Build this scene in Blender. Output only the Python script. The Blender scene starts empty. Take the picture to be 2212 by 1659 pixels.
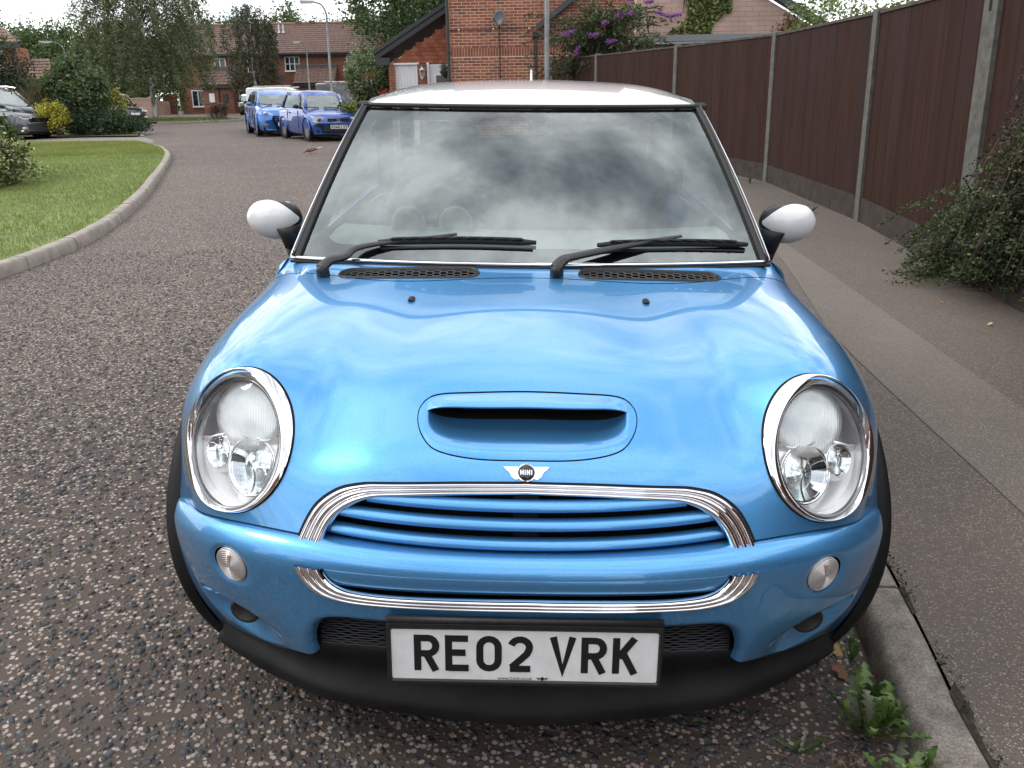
import bpy, math, random
import numpy as np
from mathutils import Matrix, Vector
random.seed(7); RNG = np.random.default_rng(11)
R = math.radians
SC = bpy.context.scene
COL = SC.collection
# ---------------------------------------------------------------- camera
cam = bpy.data.cameras.new('camera'); CAM = bpy.data.objects.new('camera', cam); COL.objects.link(CAM)
cam.sensor_width = 36.0; cam.lens = 1789.0 / 2212.0 * 36.0; cam.clip_start = .02; cam.clip_end = 2500
CAM.matrix_world = Matrix(((.99961, .00865, .02667, 0), (.0232, .2793, -.95992, 0), (-.01575, .96016, .27899, 1.469), (0, 0, 0, 1)))
SC.camera = CAM
# ---------------------------------------------------------------- sky: thin cloud over a clear blue, sun behind it
SUN_EL, SUN_AZ = R(46), R(-98)          # azimuth from +Y towards +X
W = bpy.data.worlds.new('World'); SC.world = W; W.use_nodes = True
nt = W.node_tree; nt.nodes.clear()
def wn(t, **k):
    n = nt.nodes.new(t)
    for a, b in k.items(): setattr(n, a, b)
    return n
out = wn('ShaderNodeOutputWorld'); bg = wn('ShaderNodeBackground')
sky = wn('ShaderNodeTexSky', sky_type='NISHITA', sun_disc=False, sun_elevation=SUN_EL, sun_rotation=SUN_AZ, air_density=1.0, dust_density=1.5, ozone_density=1.2)
tc = wn('ShaderNodeTexCoord')
sep = wn('ShaderNodeSeparateXYZ'); nt.links.new(tc.outputs['Generated'], sep.inputs[0])
# project the view direction on a cloud deck so clouds flatten towards the horizon
mx = wn('ShaderNodeMath', operation='MAXIMUM'); mx.inputs[1].default_value = .0; nt.links.new(sep.outputs[2], mx.inputs[0])
ad = wn('ShaderNodeMath', operation='ADD'); ad.inputs[1].default_value = .22; nt.links.new(mx.outputs[0], ad.inputs[0])
dx = wn('ShaderNodeMath', operation='DIVIDE'); nt.links.new(sep.outputs[0], dx.inputs[0]); nt.links.new(ad.outputs[0], dx.inputs[1])
dy = wn('ShaderNodeMath', operation='DIVIDE'); nt.links.new(sep.outputs[1], dy.inputs[0]); nt.links.new(ad.outputs[0], dy.inputs[1])
cmb = wn('ShaderNodeCombineXYZ'); nt.links.new(dx.outputs[0], cmb.inputs[0]); nt.links.new(dy.outputs[0], cmb.inputs[1])
n1 = wn('ShaderNodeTexNoise'); n1.inputs['Scale'].default_value = 1.9; n1.inputs['Detail'].default_value = 6; n1.inputs['Roughness'].default_value = .58; n1.inputs['Distortion'].default_value = .35
nt.links.new(cmb.outputs[0], n1.inputs['Vector'])
r1 = wn('ShaderNodeValToRGB'); r1.color_ramp.elements[0].position = .36; r1.color_ramp.elements[1].position = .52
r1.color_ramp.elements[0].color = (.30, .30, .30, 1); r1.color_ramp.elements[1].color = (1, 1, 1, 1)
nt.links.new(n1.outputs[0], r1.inputs[0])
n2 = wn('ShaderNodeTexNoise'); n2.inputs['Scale'].default_value = 3.8; n2.inputs['Detail'].default_value = 5; n2.inputs['Roughness'].default_value = .6
nt.links.new(cmb.outputs[0], n2.inputs['Vector'])
r2 = wn('ShaderNodeValToRGB'); r2.color_ramp.elements[0].position = .38; r2.color_ramp.elements[1].position = .62
r2.color_ramp.elements[0].color = (10, 10.4, 11, 1); r2.color_ramp.elements[1].color = (20, 20.2, 20.6, 1)
nt.links.new(n2.outputs[0], r2.inputs[0])
mix = wn('ShaderNodeMixRGB'); nt.links.new(r1.outputs[0], mix.inputs[0]); nt.links.new(sky.outputs[0], mix.inputs[1]); nt.links.new(r2.outputs[0], mix.inputs[2])
nt.links.new(mix.outputs[0], bg.inputs[0]); bg.inputs[1].default_value = .10
nt.links.new(bg.outputs[0], out.inputs[0])
# ---------------------------------------------------------------- sun, veiled by cloud
sl = bpy.data.lights.new('sun', 'SUN'); SUN = bpy.data.objects.new('sun', sl); COL.objects.link(SUN)
sl.energy = 0.95; sl.angle = R(16); sl.color = (1.0, .955, .88)
_d = Vector((math.sin(SUN_AZ) * math.cos(SUN_EL), math.cos(SUN_AZ) * math.cos(SUN_EL), math.sin(SUN_EL)))
SUN.rotation_euler = _d.to_track_quat('Z', 'Y').to_euler()
SC.view_settings.view_transform = 'Standard'; SC.view_settings.look = 'None'; SC.view_settings.gamma = 1
SC.view_settings.exposure = 0.40; SC.view_settings.use_curve_mapping = False
SC.cycles.max_bounces = 8; SC.cycles.transparent_max_bounces = 12; SC.cycles.glossy_bounces = 5; SC.cycles.transmission_bounces = 6
SC.cycles.sample_clamp_indirect = 8.0; SC.cycles.caustics_reflective = False; SC.cycles.caustics_refractive = False
SC.cycles.use_denoising = True
# ---------------------------------------------------------------- helpers
def nrm(v):
    v = np.asarray(v, float); return v / (np.linalg.norm(v, axis=-1, keepdims=True) + 1e-12)
def mesh_data(name, V, F, mat=None, smooth=True, sharp=None, mi=None):
    me = bpy.data.meshes.new(name)
    V = np.asarray(V, np.float32).reshape(-1, 3)
    if isinstance(F, np.ndarray):
        k = F.shape[1]; nf = F.shape[0]
        me.vertices.add(len(V)); me.vertices.foreach_set('co', V.ravel())
        me.loops.add(nf * k); me.loops.foreach_set('vertex_index', F.ravel().astype(np.int32))
        me.polygons.add(nf); me.polygons.foreach_set('loop_start', np.arange(0, nf * k, k, dtype=np.int32))
        me.update(calc_edges=True)
    else:
        me.from_pydata(V.tolist(), [], [tuple(int(i) for i in f) for f in F])
    if smooth:
        me.polygons.foreach_set('use_smooth', np.ones(len(me.polygons), bool))
        if sharp: me.set_sharp_from_angle(angle=R(sharp))
    if mat:
        for m in (mat if isinstance(mat, (list, tuple)) else [mat]): me.materials.append(m)
    if mi is not None: me.polygons.foreach_set('material_index', np.asarray(mi, np.int32))
    me.validate(clean_customdata=False); me.update()
    return me
def add(name, me, parent=None, **props):
    o = bpy.data.objects.new(name, me); COL.objects.link(o)
    if parent is not None: o.parent = parent
    for k, v in props.items(): o[k] = v
    return o
def obj(name, V, F, mat, parent=None, smooth=True, sharp=None, mi=None, **props):
    return add(name, mesh_data(name, V, F, mat, smooth, sharp, mi), parent, **props)
def empty(name, loc=(0, 0, 0), rz=0.0, label=None, category=None, group=None):
    e = bpy.data.objects.new(name, None); COL.objects.link(e); e.empty_display_size = .1
    e.location = loc; e.rotation_euler = (0, 0, rz)
    tag(e, label, category, group); return e
def tag(o, label=None, category=None, group=None, kind=None):
    if label: o['label'] = label
    if category: o['category'] = category
    if group: o['group'] = group
    if kind: o['kind'] = kind
    return o
def copy_tree(o, parent=None):
    c = o.copy(); COL.objects.link(c)
    if parent is not None: c.parent = parent
    for ch in list(o.children): copy_tree(ch, c)
    return c
class MB:
    """collects simple shapes into one mesh"""
    def __init__(s): s.V = []; s.F = []; s.n = 0
    def add(s, V, F):
        V = np.asarray(V, float).reshape(-1, 3); s.V.append(V); s.F += [tuple(int(i) + s.n for i in f) for f in F]; s.n += len(V); return s
    def box(s, c, d, rz=0, bev=0.0, M=None):
        x, y, z = [k / 2 for k in d]
        if bev > 0:
            b = min(bev, .49 * min(d)); pts = []
            for sz in (-1, 1):
                for ins in ((1, 0) if sz < 0 else (0, 1)):
                    zz = sz * (z if ins else z - b); xx = x - (b if ins else 0); yy = y - (b if ins else 0)
                    k = 0 if ins else b
                    for (ax, ay) in ((-1, -1), (1, -1), (1, 1), (-1, 1)):
                        if ins: pts.append((ax * xx, ay * yy, zz))
                        else: pts.append((ax * x, ay * y, zz))
            V = np.array(pts); F = [(3, 2, 1, 0), (12, 13, 14, 15)]
            for r in range(3):
                for q in range(4): F.append((r * 4 + q, r * 4 + (q + 1) % 4, r * 4 + 4 + (q + 1) % 4, r * 4 + 4 + q))
        else:
            V = np.array([(a * x, b_ * y, c_ * z) for c_ in (-1, 1) for (a, b_) in ((-1, -1), (1, -1), (1, 1), (-1, 1))])
            F = [(3, 2, 1, 0), (4, 5, 6, 7), (0, 1, 5, 4), (1, 2, 6, 5), (2, 3, 7, 6), (3, 0, 4, 7)]
        if rz:
            ca, sa = math.cos(rz), math.sin(rz); V = np.stack([V[:, 0] * ca - V[:, 1] * sa, V[:, 0] * sa + V[:, 1] * ca, V[:, 2]], 1)
        V = V + np.asarray(c, float)
        return s.add(V, F)
    def tube(s, P, r, n=8, caps=True, sq=1.0, up=None):
        P = np.asarray(P, float); m = len(P); r = np.broadcast_to(np.asarray(r, float), (m,))
        T = nrm(np.gradient(P, axis=0)); V = []
        ref = np.array(up, float) if up is not None else (np.array([0, 0, 1.]) if abs(T[0][2]) < .9 else np.array([1., 0, 0]))
        for i in range(m):
            a = nrm(np.cross(T[i], ref)) if np.linalg.norm(np.cross(T[i], ref)) > 1e-4 else np.array([1., 0, 0]); b = np.cross(a, T[i])
            if up is None: ref = b
            for k in range(n):
                t = 2 * math.pi * k / n; V.append(P[i] + r[i] * (math.cos(t) * a + sq * math.sin(t) * b))
        F = [(i * n + k, i * n + (k + 1) % n, (i + 1) * n + (k + 1) % n, (i + 1) * n + k) for i in range(m - 1) for k in range(n)]
        if caps: F += [tuple(range(n - 1, -1, -1)), tuple((m - 1) * n + k for k in range(n))]
        return s.add(V, F)
    def prism(s, poly, c, A, B, N, h0, h1):
        """polygon (a,b) in the plane c + a*A + b*B, extruded along N from h0 to h1"""
        poly = np.asarray(poly, float); c, A, B, N = [np.asarray(k, float) for k in (c, A, B, N)]
        base = c + poly[:, :1] * A + poly[:, 1:2] * B; n = len(poly)
        V = np.concatenate([base + N * h0, base + N * h1])
        F = [tuple(range(n - 1, -1, -1)), tuple(range(n, 2 * n))] + [(k, (k + 1) % n, n + (k + 1) % n, n + k) for k in range(n)]
        return s.add(V, F)
    def lathe(s, prof, c, A, B, N, n=24, ea=1.0, eb=1.0):
        """profile [(radius, height)] turned about N at c"""
        c, A, B, N = [np.asarray(k, float) for k in (c, A, B, N)]; m = len(prof); V = []
        for (r, h) in prof:
            for k in range(n):
                t = 2 * math.pi * k / n; V.append(c + r * (ea * math.cos(t) * A + eb * math.sin(t) * B) + N * h)
        F = [(i * n + k, i * n + (k + 1) % n, (i + 1) * n + (k + 1) % n, (i + 1) * n + k) for i in range(m - 1) for k in range(n)]
        if prof[0][0] > 1e-6: F.append(tuple(range(n - 1, -1, -1)))
        if prof[-1][0] > 1e-6: F.append(tuple((m - 1) * n + k for k in range(n)))
        return s.add(V, F)
    def grid(s, P):
        P = np.asarray(P, float); a, b = P.shape[:2]
        return s.add(P.reshape(-1, 3), [(i * b + j, i * b + j + 1, (i + 1) * b + j + 1, (i + 1) * b + j) for i in range(a - 1) for j in range(b - 1)])
    def stroke(s, pts, w, c, A, B, N, h0, h1, closed=False):
        """flat pen stroke of width w along 2D points"""
        P = np.asarray(pts, float); m = len(P); L = []; Rr = []
        for i in range(m):
            a = P[i] - P[i - 1] if (i > 0 or closed) else P[1] - P[0]
            b = P[(i + 1) % m] - P[i] if (i < m - 1 or closed) else P[m - 1] - P[m - 2]
            a = a / np.linalg.norm(a); b = b / np.linalg.norm(b); na = np.array([-a[1], a[0]]); nb = np.array([-b[1], b[0]])
            q = na + nb; q = q / max(np.linalg.norm(q), 1e-6); q = q / max(q @ na, .5)
            L.append(P[i] + q * w / 2); Rr.append(P[i] - q * w / 2)
        e = m if closed else m - 1
        for i in range(e):
            j = (i + 1) % m; s.prism([L[i], Rr[i], Rr[j], L[j]], c, A, B, N, h0, h1)
        return s
    def obj(s, name, mat, parent=None, smooth=False, sharp=None, **props):
        V = np.concatenate(s.V) if s.V else np.zeros((0, 3))
        return obj(name, V, s.F, mat, parent, smooth or bool(sharp), sharp, **props)
    def data(s, name, mat, smooth=False, sharp=None):
        return mesh_data(name, np.concatenate(s.V), s.F, mat, smooth or bool(sharp), sharp)
def grid_faces(a, b):
    i, j = np.meshgrid(np.arange(a - 1), np.arange(b - 1), indexing='ij'); k = (i * b + j).ravel()
    return np.stack([k, k + 1, k + b + 1, k + b], 1)
def inside(poly, x, y):
    poly = np.asarray(poly); c = np.zeros(np.shape(x), bool); n = len(poly)
    for i in range(n):
        x1, y1 = poly[i]; x2, y2 = poly[(i + 1) % n]
        if y1 == y2: continue
        c ^= ((y1 > y) != (y2 > y)) & (x < (x2 - x1) * (y - y1) / (y2 - y1) + x1)
    return c
def nearest_on(poly, x, y, closed=True):
    P = np.asarray(poly, float); Q = np.roll(P, -1, 0) if closed else P[1:]; P0 = P if closed else P[:-1]
    p = np.stack([x, y], -1)[:, None]; d = Q - P0
    t = np.clip(((p - P0) * d).sum(-1) / ((d * d).sum(-1) + 1e-12), 0, 1); q = P0 + t[..., None] * d
    k = ((q - p) ** 2).sum(-1).argmin(1); return q[np.arange(len(x)), k]
def curve(pts, n, closed=False):
    """smooth 2D/3D curve through points (Catmull-Rom), n samples"""
    P = np.asarray(pts, float); m = len(P)
    seg = m if closed else m - 1; t = np.linspace(0, seg, n, endpoint=not closed); i = np.minimum(t.astype(int), seg - 1); f = (t - i)[:, None]
    g = (lambda k: P[k % m]) if closed else (lambda k: np.where(((k >= 0) & (k < m))[:, None], P[np.clip(k, 0, m - 1)], np.where((k < 0)[:, None], 2 * P[0] - P[1], 2 * P[-1] - P[-2])))
    a, b, c, d = g(i - 1), g(i), g(i + 1), g(i + 2)
    return .5 * (2 * b + (c - a) * f + (2 * a - 5 * b + 4 * c - d) * f ** 2 + (3 * b - a - 3 * c + d) * f ** 3)
# ---------------------------------------------------------------- materials
MATS = {}
def mat(name, col=(.5, .5, .5), rough=.5, metal=0.0, coat=0.0, spec=.5, **kw):
    if name in MATS: return MATS[name]
    m = bpy.data.materials.new(name); m.use_nodes = True; b = m.node_tree.nodes['Principled BSDF']
    b.inputs['Base Color'].default_value = (*col, 1); b.inputs['Roughness'].default_value = rough; b.inputs['Metallic'].default_value = metal
    b.inputs['Coat Weight'].default_value = coat; b.inputs['Coat Roughness'].default_value = kw.get('coat_rough', .03); b.inputs['Specular IOR Level'].default_value = spec
    if 'trans' in kw: b.inputs['Transmission Weight'].default_value = kw['trans']
    if 'ior' in kw: b.inputs['IOR'].default_value = kw['ior']
    if 'sheen' in kw: b.inputs['Sheen Weight'].default_value = kw['sheen']
    if 'sub' in kw: b.inputs['Subsurface Weight'].default_value = kw['sub']
    MATS[name] = m; return m
class Nodes:
    def __init__(s, m): s.t = m.node_tree; s.b = s.t.nodes['Principled BSDF']; s.o = s.t.nodes['Material Output']
    def n(s, t, **k):
        q = s.t.nodes.new(t)
        for a, b in k.items():
            if a.startswith('i_'):
                key = a[2:]; q.inputs[int(key) if key.isdigit() else key.replace('_', ' ')].default_value = b
            else: setattr(q, a, b)
        return q
    def l(s, a, b): s.t.links.new(a, b)
    def coord(s, kind='Object', scale=(1, 1, 1)):
        tc = s.n('ShaderNodeTexCoord'); mp = s.n('ShaderNodeMapping'); mp.inputs['Scale'].default_value = scale; s.l(tc.outputs[kind], mp.inputs[0]); return mp.outputs[0]
    def geo(s, scale=(1, 1, 1)):
        g = s.n('ShaderNodeNewGeometry'); mp = s.n('ShaderNodeMapping'); mp.inputs['Scale'].default_value = scale; s.l(g.outputs['Position'], mp.inputs[0]); return mp.outputs[0]
    def noise(s, vec, scale, detail=4, rough=.55):
        q = s.n('ShaderNodeTexNoise'); q.inputs['Scale'].default_value = scale; q.inputs['Detail'].default_value = detail; q.inputs['Roughness'].default_value = rough
        s.l(vec, q.inputs['Vector']); return q.outputs[0]
    def ramp(s, fac, stops, mode='LINEAR'):
        q = s.n('ShaderNodeValToRGB'); q.color_ramp.interpolation = mode; e = q.color_ramp.elements
        while len(e) < len(stops): e.new(.5)
        for k, (p, c) in zip(e, stops): k.position = p; k.color = (*c, 1) if len(c) == 3 else c
        s.l(fac, q.inputs[0]); return q.outputs[0]
    def mix(s, fac, a, b, mode='MIX'):
        q = s.n('ShaderNodeMixRGB', blend_type=mode)
        for k, v in ((0, fac), (1, a), (2, b)):
            if hasattr(v, 'links') or hasattr(v, 'is_linked'): s.l(v, q.inputs[k])
            else: q.inputs[k].default_value = v if k == 0 else ((*v, 1) if len(v) == 3 else v)
        return q.outputs[0]
    def math(s, op, a, b=0.0):
        q = s.n('ShaderNodeMath', operation=op)
        for k, v in ((0, a), (1, b)):
            if hasattr(v, 'is_linked'): s.l(v, q.inputs[k])
            else: q.inputs[k].default_value = v
        return q.outputs[0]
    def color(s, c): s.l(c, s.b.inputs['Base Color']); return s
    def rough(s, c): s.l(c, s.b.inputs['Roughness']); return s
    def bump(s, h, dist=.01, strength=1.0):
        q = s.n('ShaderNodeBump'); q.inputs['Distance'].default_value = dist; q.inputs['Strength'].default_value = strength
        s.l(h, q.inputs['Height']); s.l(q.outputs[0], s.b.inputs['Normal']); return s
def noisy(name, c1, c2, scale=8, rough=.6, detail=5, bump=0.0, kind='geo', lo=.35, hi=.65, sc=(1, 1, 1), **kw):
    if name in MATS: return MATS[name]
    m = mat(name, c1, rough, **kw); q = Nodes(m); v = q.geo(sc) if kind == 'geo' else q.coord('Object', sc)
    n = q.noise(v, scale, detail); q.color(q.ramp(n, [(lo, c1), (hi, c2)]))
    if bump: q.bump(n, bump)
    return m
# ---------------------------------------------------------------- spline surfaces for the car body
def _solve_ctrl(Q):
    """control points of a uniform cubic B-spline interpolating Q along axis 0 (natural ends)"""
    m = Q.shape[0]
    A = np.zeros((m + 2, m + 2)); B = np.zeros((m + 2,) + Q.shape[1:])
    for i in range(m):
        A[i + 1, i], A[i + 1, i + 1], A[i + 1, i + 2] = 1 / 6, 4 / 6, 1 / 6; B[i + 1] = Q[i]
    A[0, 0:3] = (1, -2, 1); A[m + 1, m - 1:m + 2] = (1, -2, 1)
    return np.linalg.solve(A, B.reshape(m + 2, -1)).reshape((m + 2,) + Q.shape[1:])
def _basis(t):
    return np.stack([(1 - t) ** 3, 3 * t ** 3 - 6 * t ** 2 + 4, -3 * t ** 3 + 3 * t ** 2 + 3 * t + 1, t ** 3], -1) / 6
def _dbasis(t):
    return np.stack([-(1 - t) ** 2, 3 * t ** 2 - 4 * t, -3 * t ** 2 + 2 * t + 1, t ** 2], -1) / 2
class Surf:
    """tensor cubic spline; Q[column][row] is the half from x=0 outward, mirrored to the full width"""
    def __init__(s, Q, mirror=True, relax=0.0):
        Q = np.array(Q, float)
        if mirror:
            M = Q[:0:-1].copy(); M[..., 0] *= -1; Q = np.concatenate([M, Q])
        s.nc, s.nr = Q.shape[:2]
        P = _solve_ctrl(Q)
        P = np.swapaxes(_solve_ctrl(np.swapaxes(P, 0, 1)), 0, 1)
        s.P = P
    def ev(s, u, v, du=0, dv=0):
        u = np.asarray(u, float); v = np.asarray(v, float)
        i = np.clip(np.floor(u).astype(int), 0, s.nc - 2); j = np.clip(np.floor(v).astype(int), 0, s.nr - 2)
        bu = (_dbasis if du else _basis)(u - i); bv = (_dbasis if dv else _basis)(v - j)
        out = 0
        for a in range(4):
            for b in range(4):
                out = out + (bu[..., a] * bv[..., b])[..., None] * s.P[i + a, j + b]
        return out
    def nor(s, u, v):
        n = np.cross(s.ev(u, v, du=1), s.ev(u, v, dv=1))
        return n / np.linalg.norm(n, axis=-1, keepdims=True)
    def find(s, x, z, u0=None, v0=None, ax=(0, 2)):
        """parameters of the surface point with the given two coordinates"""
        x = np.asarray(x, float); z = np.asarray(z, float)
        if u0 is None:
            U, V = np.meshgrid(np.linspace(0, s.nc - 1, 73), np.linspace(0, s.nr - 1, 43), indexing='ij')
            G = s.ev(U, V).reshape(-1, 3)[:, list(ax)].astype(np.float32); X = np.stack([x.ravel(), z.ravel()], 1).astype(np.float32); k = np.empty(len(X), int)
            for c in range(0, len(X), 4000): k[c:c + 4000] = ((G ** 2).sum(1)[None] - 2 * X[c:c + 4000] @ G.T).argmin(1)
            u = U.ravel()[k].reshape(x.shape); v = V.ravel()[k].reshape(x.shape)
        else: u, v = np.array(u0, float), np.array(v0, float)
        for _ in range(9):
            p = s.ev(u, v); a = s.ev(u, v, du=1); b = s.ev(u, v, dv=1)
            ex = x - p[..., ax[0]]; ez = z - p[..., ax[1]]
            det = a[..., ax[0]] * b[..., ax[1]] - a[..., ax[1]] * b[..., ax[0]]
            det = np.where(np.abs(det) < 1e-7, 1e-7, det)
            su = np.clip((ex * b[..., ax[1]] - ez * b[..., ax[0]]) / det, -.5, .5)
            sv = np.clip((a[..., ax[0]] * ez - a[..., ax[1]] * ex) / det, -.5, .5)
            u = np.clip(u + su, -.3, s.nc - .7); v = np.clip(v + sv, -.3, s.nr - .7)
        return u, v
# bonnet clamshell: columns from the centre line outward, rows from the windscreen base to the bumper gap; (x lateral, y back, z up)
_bx = [0, .16, .30, .42, .51, .60, .69, .755, .795, .817]
_bonnet = [
 [(.985,.937),(.90,.918),(.68,.905),(.48,.882),(.32,.847),(.19,.788),(.085,.722),(.018,.594)],
 [(.988,.936),(.898,.914),(.68,.899),(.48,.878),(.32,.846),(.192,.787),(.088,.721),(.021,.595)],
 [(1.0,.934),(.893,.908),(.68,.889),(.48,.870),(.322,.839),(.20,.784),(.10,.718),(.034,.598)],
 [(1.015,.932),(.905,.906),(.69,.888),(.49,.865),(.335,.831),(.226,.774),(.130,.709),(.058,.600)],
 [(1.035,.931),(.93,.907),(.70,.897),(.49,.884),(.315,.858),(.215,.795),(.15,.71),(.088,.598)],
 [(1.06,.930),(.965,.908),(.72,.904),(.49,.900),(.29,.882),(.205,.805),(.165,.70),(.128,.590)],
 [(1.088,.929),(1.0,.900),(.745,.893),(.51,.884),(.33,.854),(.25,.785),(.212,.69),(.182,.577)],
 [(1.12,.905),(1.045,.872),(.77,.858),(.54,.838),(.385,.80),(.31,.745),(.272,.665),(.245,.561)],
 [(1.17,.850),(1.085,.828),(.785,.808),(.57,.782),(.43,.742),(.365,.695),(.325,.63),(.292,.546)],
 [(1.20,.76),(1.11,.752),(.80,.738),(.60,.71),(.48,.665),(.41,.615),(.36,.57),(.325,.535)]]
_xo = {8: [.793,.797,.80,.80,.797,.79,.782,.775], 9: [.812,.815,.82,.82,.818,.813,.807,.80], 7: [.75,.755,.757,.757,.755,.75,.745,.74]}
BON = Surf([[( _xo.get(i, [_bx[i]] * 8)[j], y, z) for j, (y, z) in enumerate(c)] for i, c in enumerate(_bonnet)])
# bumper skin: rows from the hidden top flange down to the black lip
_bump = [
 [(0,.045,.586),(0,.010,.590),(0,-.014,.576),(0,-.024,.550),(0,-.021,.50),(0,-.014,.43),(0,-.003,.37),(0,.012,.325)],
 [(.16,.048,.587),(.16,.013,.591),(.16,-.011,.577),(.16,-.021,.551),(.16,-.018,.50),(.16,-.011,.43),(.16,-.001,.37),(.16,.013,.325)],
 [(.30,.061,.590),(.30,.026,.594),(.30,.001,.579),(.30,-.009,.552),(.30,-.006,.50),(.30,.0,.43),(.30,.008,.37),(.30,.02,.326)],
 [(.42,.085,.592),(.42,.050,.596),(.42,.025,.580),(.42,.014,.551),(.42,.015,.50),(.42,.018,.43),(.42,.023,.37),(.42,.034,.326)],
 [(.51,.113,.590),(.51,.079,.594),(.51,.054,.577),(.51,.042,.547),(.51,.044,.49),(.51,.05,.42),(.505,.062,.36),(.50,.076,.311)],
 [(.60,.152,.582),(.60,.119,.586),(.602,.095,.568),(.605,.085,.538),(.605,.089,.475),(.60,.10,.405),(.592,.12,.34),(.585,.142,.284)],
 [(.68,.205,.569),(.682,.172,.573),(.686,.15,.555),(.69,.142,.522),(.69,.148,.455),(.683,.162,.38),(.672,.183,.315),(.66,.205,.262)],
 [(.745,.265,.555),(.747,.235,.557),(.751,.215,.538),(.755,.209,.503),(.752,.216,.43),(.743,.228,.352),(.728,.243,.29),(.71,.258,.24)],
 [(.785,.312,.540),(.787,.285,.542),(.791,.268,.523),(.793,.263,.486),(.788,.267,.408),(.777,.275,.33),(.758,.282,.268),(.738,.29,.222)],
 [(.80,.345,.528),(.803,.325,.530),(.805,.313,.512),(.805,.307,.472),(.798,.307,.395),(.786,.31,.318),(.767,.312,.256),(.747,.315,.21)]]
BUM = Surf(_bump)
# ---------------------------------------------------------------- shared car materials
def paint(name, col, flake=.04, metal=.55, rough=.32, dirt=0.0):
    if name in MATS: return MATS[name]
    m = mat(name, col, rough, metal, coat=1.0, coat_rough=.02); q = Nodes(m); q.b.inputs['Coat IOR'].default_value = 1.52
    v = q.coord('Object'); n = q.noise(v, 900, 2); c2 = tuple(min(1, k * 1.18 + .01) for k in col); c1 = tuple(k * .85 for k in col)
    c = q.ramp(n, [(.38, c1), (.62, c2)])
    if dirt:
        d = q.noise(v, 7, 8, .7); c = q.mix(q.ramp(d, [(.5, (0, 0, 0)), (.85, (dirt,) * 3)]), c, (.28, .25, .22))
    vo = q.n('ShaderNodeTexVoronoi'); vo.inputs['Scale'].default_value = 9.0; q.l(v, vo.inputs['Vector']); sp = q.n('ShaderNodeSeparateColor'); q.l(vo.outputs['Color'], sp.inputs[0]); th = q.math('MULTIPLY', q.math('MAXIMUM', q.math('SUBTRACT', sp.outputs[0], .55), 0.0), .055); c = q.mix(q.math('LESS_THAN', vo.outputs['Distance'], th), c, (.02, .022, .025))
    q.color(c); return m
def clear_glass(name, tint=(1, 1, 1), ior=1.5, boost=1.0, rough=0.0):
    """thin pane: passes light straight through, reflects by Fresnel"""
    if name in MATS: return MATS[name]
    m = mat(name); q = Nodes(m); q.t.nodes.remove(q.b)
    t = q.n('ShaderNodeBsdfTransparent'); t.inputs[0].default_value = (*tint, 1); g = q.n('ShaderNodeBsdfGlossy'); g.inputs['Roughness'].default_value = rough; g.inputs['Color'].default_value = (.93, 1, .985, 1)
    ge = q.n('ShaderNodeNewGeometry'); dp = q.n('ShaderNodeVectorMath', operation='DOT_PRODUCT'); q.l(ge.outputs['Normal'], dp.inputs[0]); q.l(ge.outputs['Incoming'], dp.inputs[1])
    f0 = ((ior - 1) / (ior + 1)) ** 2 * boost; k = q.math('ADD', q.math('MULTIPLY', q.math('POWER', q.math('SUBTRACT', 1.0, q.math('ABSOLUTE', dp.outputs['Value'])), 5.0), 1 - f0), f0)
    x = q.n('ShaderNodeMixShader'); q.l(k, x.inputs[0]); q.l(t.outputs[0], x.inputs[1]); q.l(g.outputs[0], x.inputs[2]); q.l(x.outputs[0], q.o.inputs[0]); return m
M_BLUE = paint('paint_light_blue', (.078, .318, .655), metal=.72, rough=.36, dirt=.12)
M_WHITE = mat('paint_white', (.76, .77, .78), .3, coat=1.0)
M_CHROME = mat('chrome', (.80, .80, .82), .04, 1.0)
M_SATIN = mat('satin_metal', (.72, .72, .74), .22, 1.0)
M_BLACKG = mat('gloss_black', (.006, .006, .007), .07, coat=.5)
M_PLAST = noisy('black_plastic', (.007, .007, .008), (.014, .014, .015), 60, .5, bump=.0004, kind='obj')
M_LIP = noisy('grey_black_plastic', (.004, .0042, .005), (.014, .014, .015), 5, .6, detail=9, kind='obj', bump=.0006, spec=.25)
M_RUBBER = mat('rubber', (.012, .012, .012), .7)
M_TYRE = noisy('tyre_rubber', (.012, .012, .012), (.03, .028, .026), 30, .8, kind='obj')
M_VOID = mat('dark_void', (.004, .004, .004), .9)
M_LENS = clear_glass('lamp_lens', (.97, .98, .98), 1.45, 1.0)
M_SCREEN = clear_glass('windscreen_glass', (.64, .73, .70), 1.52, 4.4)
M_SIDEGL = clear_glass('car_side_glass', (.55, .60, .60), 1.5, 1.5)
M_FRIT = mat('black_glass_border', (.004, .004, .005), .6, spec=.1)
M_REFL = mat('lamp_reflector', (.90, .90, .91), .2, .55, coat=.5)
M_SHROUD = mat('lamp_shroud_silver', (.93, .93, .93), .25, .35, coat=.6)
M_FLUTE = mat('fluted_glass', (.62, .64, .64), .1, .25, spec=.8, coat=1.0)
M_PLATEW = noisy('plate_white', (.74, .75, .76), (.66, .66, .66), 30, .35, kind='obj')
M_INK = mat('plate_black', (.008, .008, .009), .35)
M_DASH = mat('dashboard_grey', (.24, .25, .245), .7)
M_SEAT = mat('seat_grey', (.11, .115, .112), .8)
M_AMBER = mat('amber_bulb', (.85, .30, .10), .3)
M_ALLOY = mat('alloy_wheel', (.46, .47, .48), .3, .9)
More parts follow.
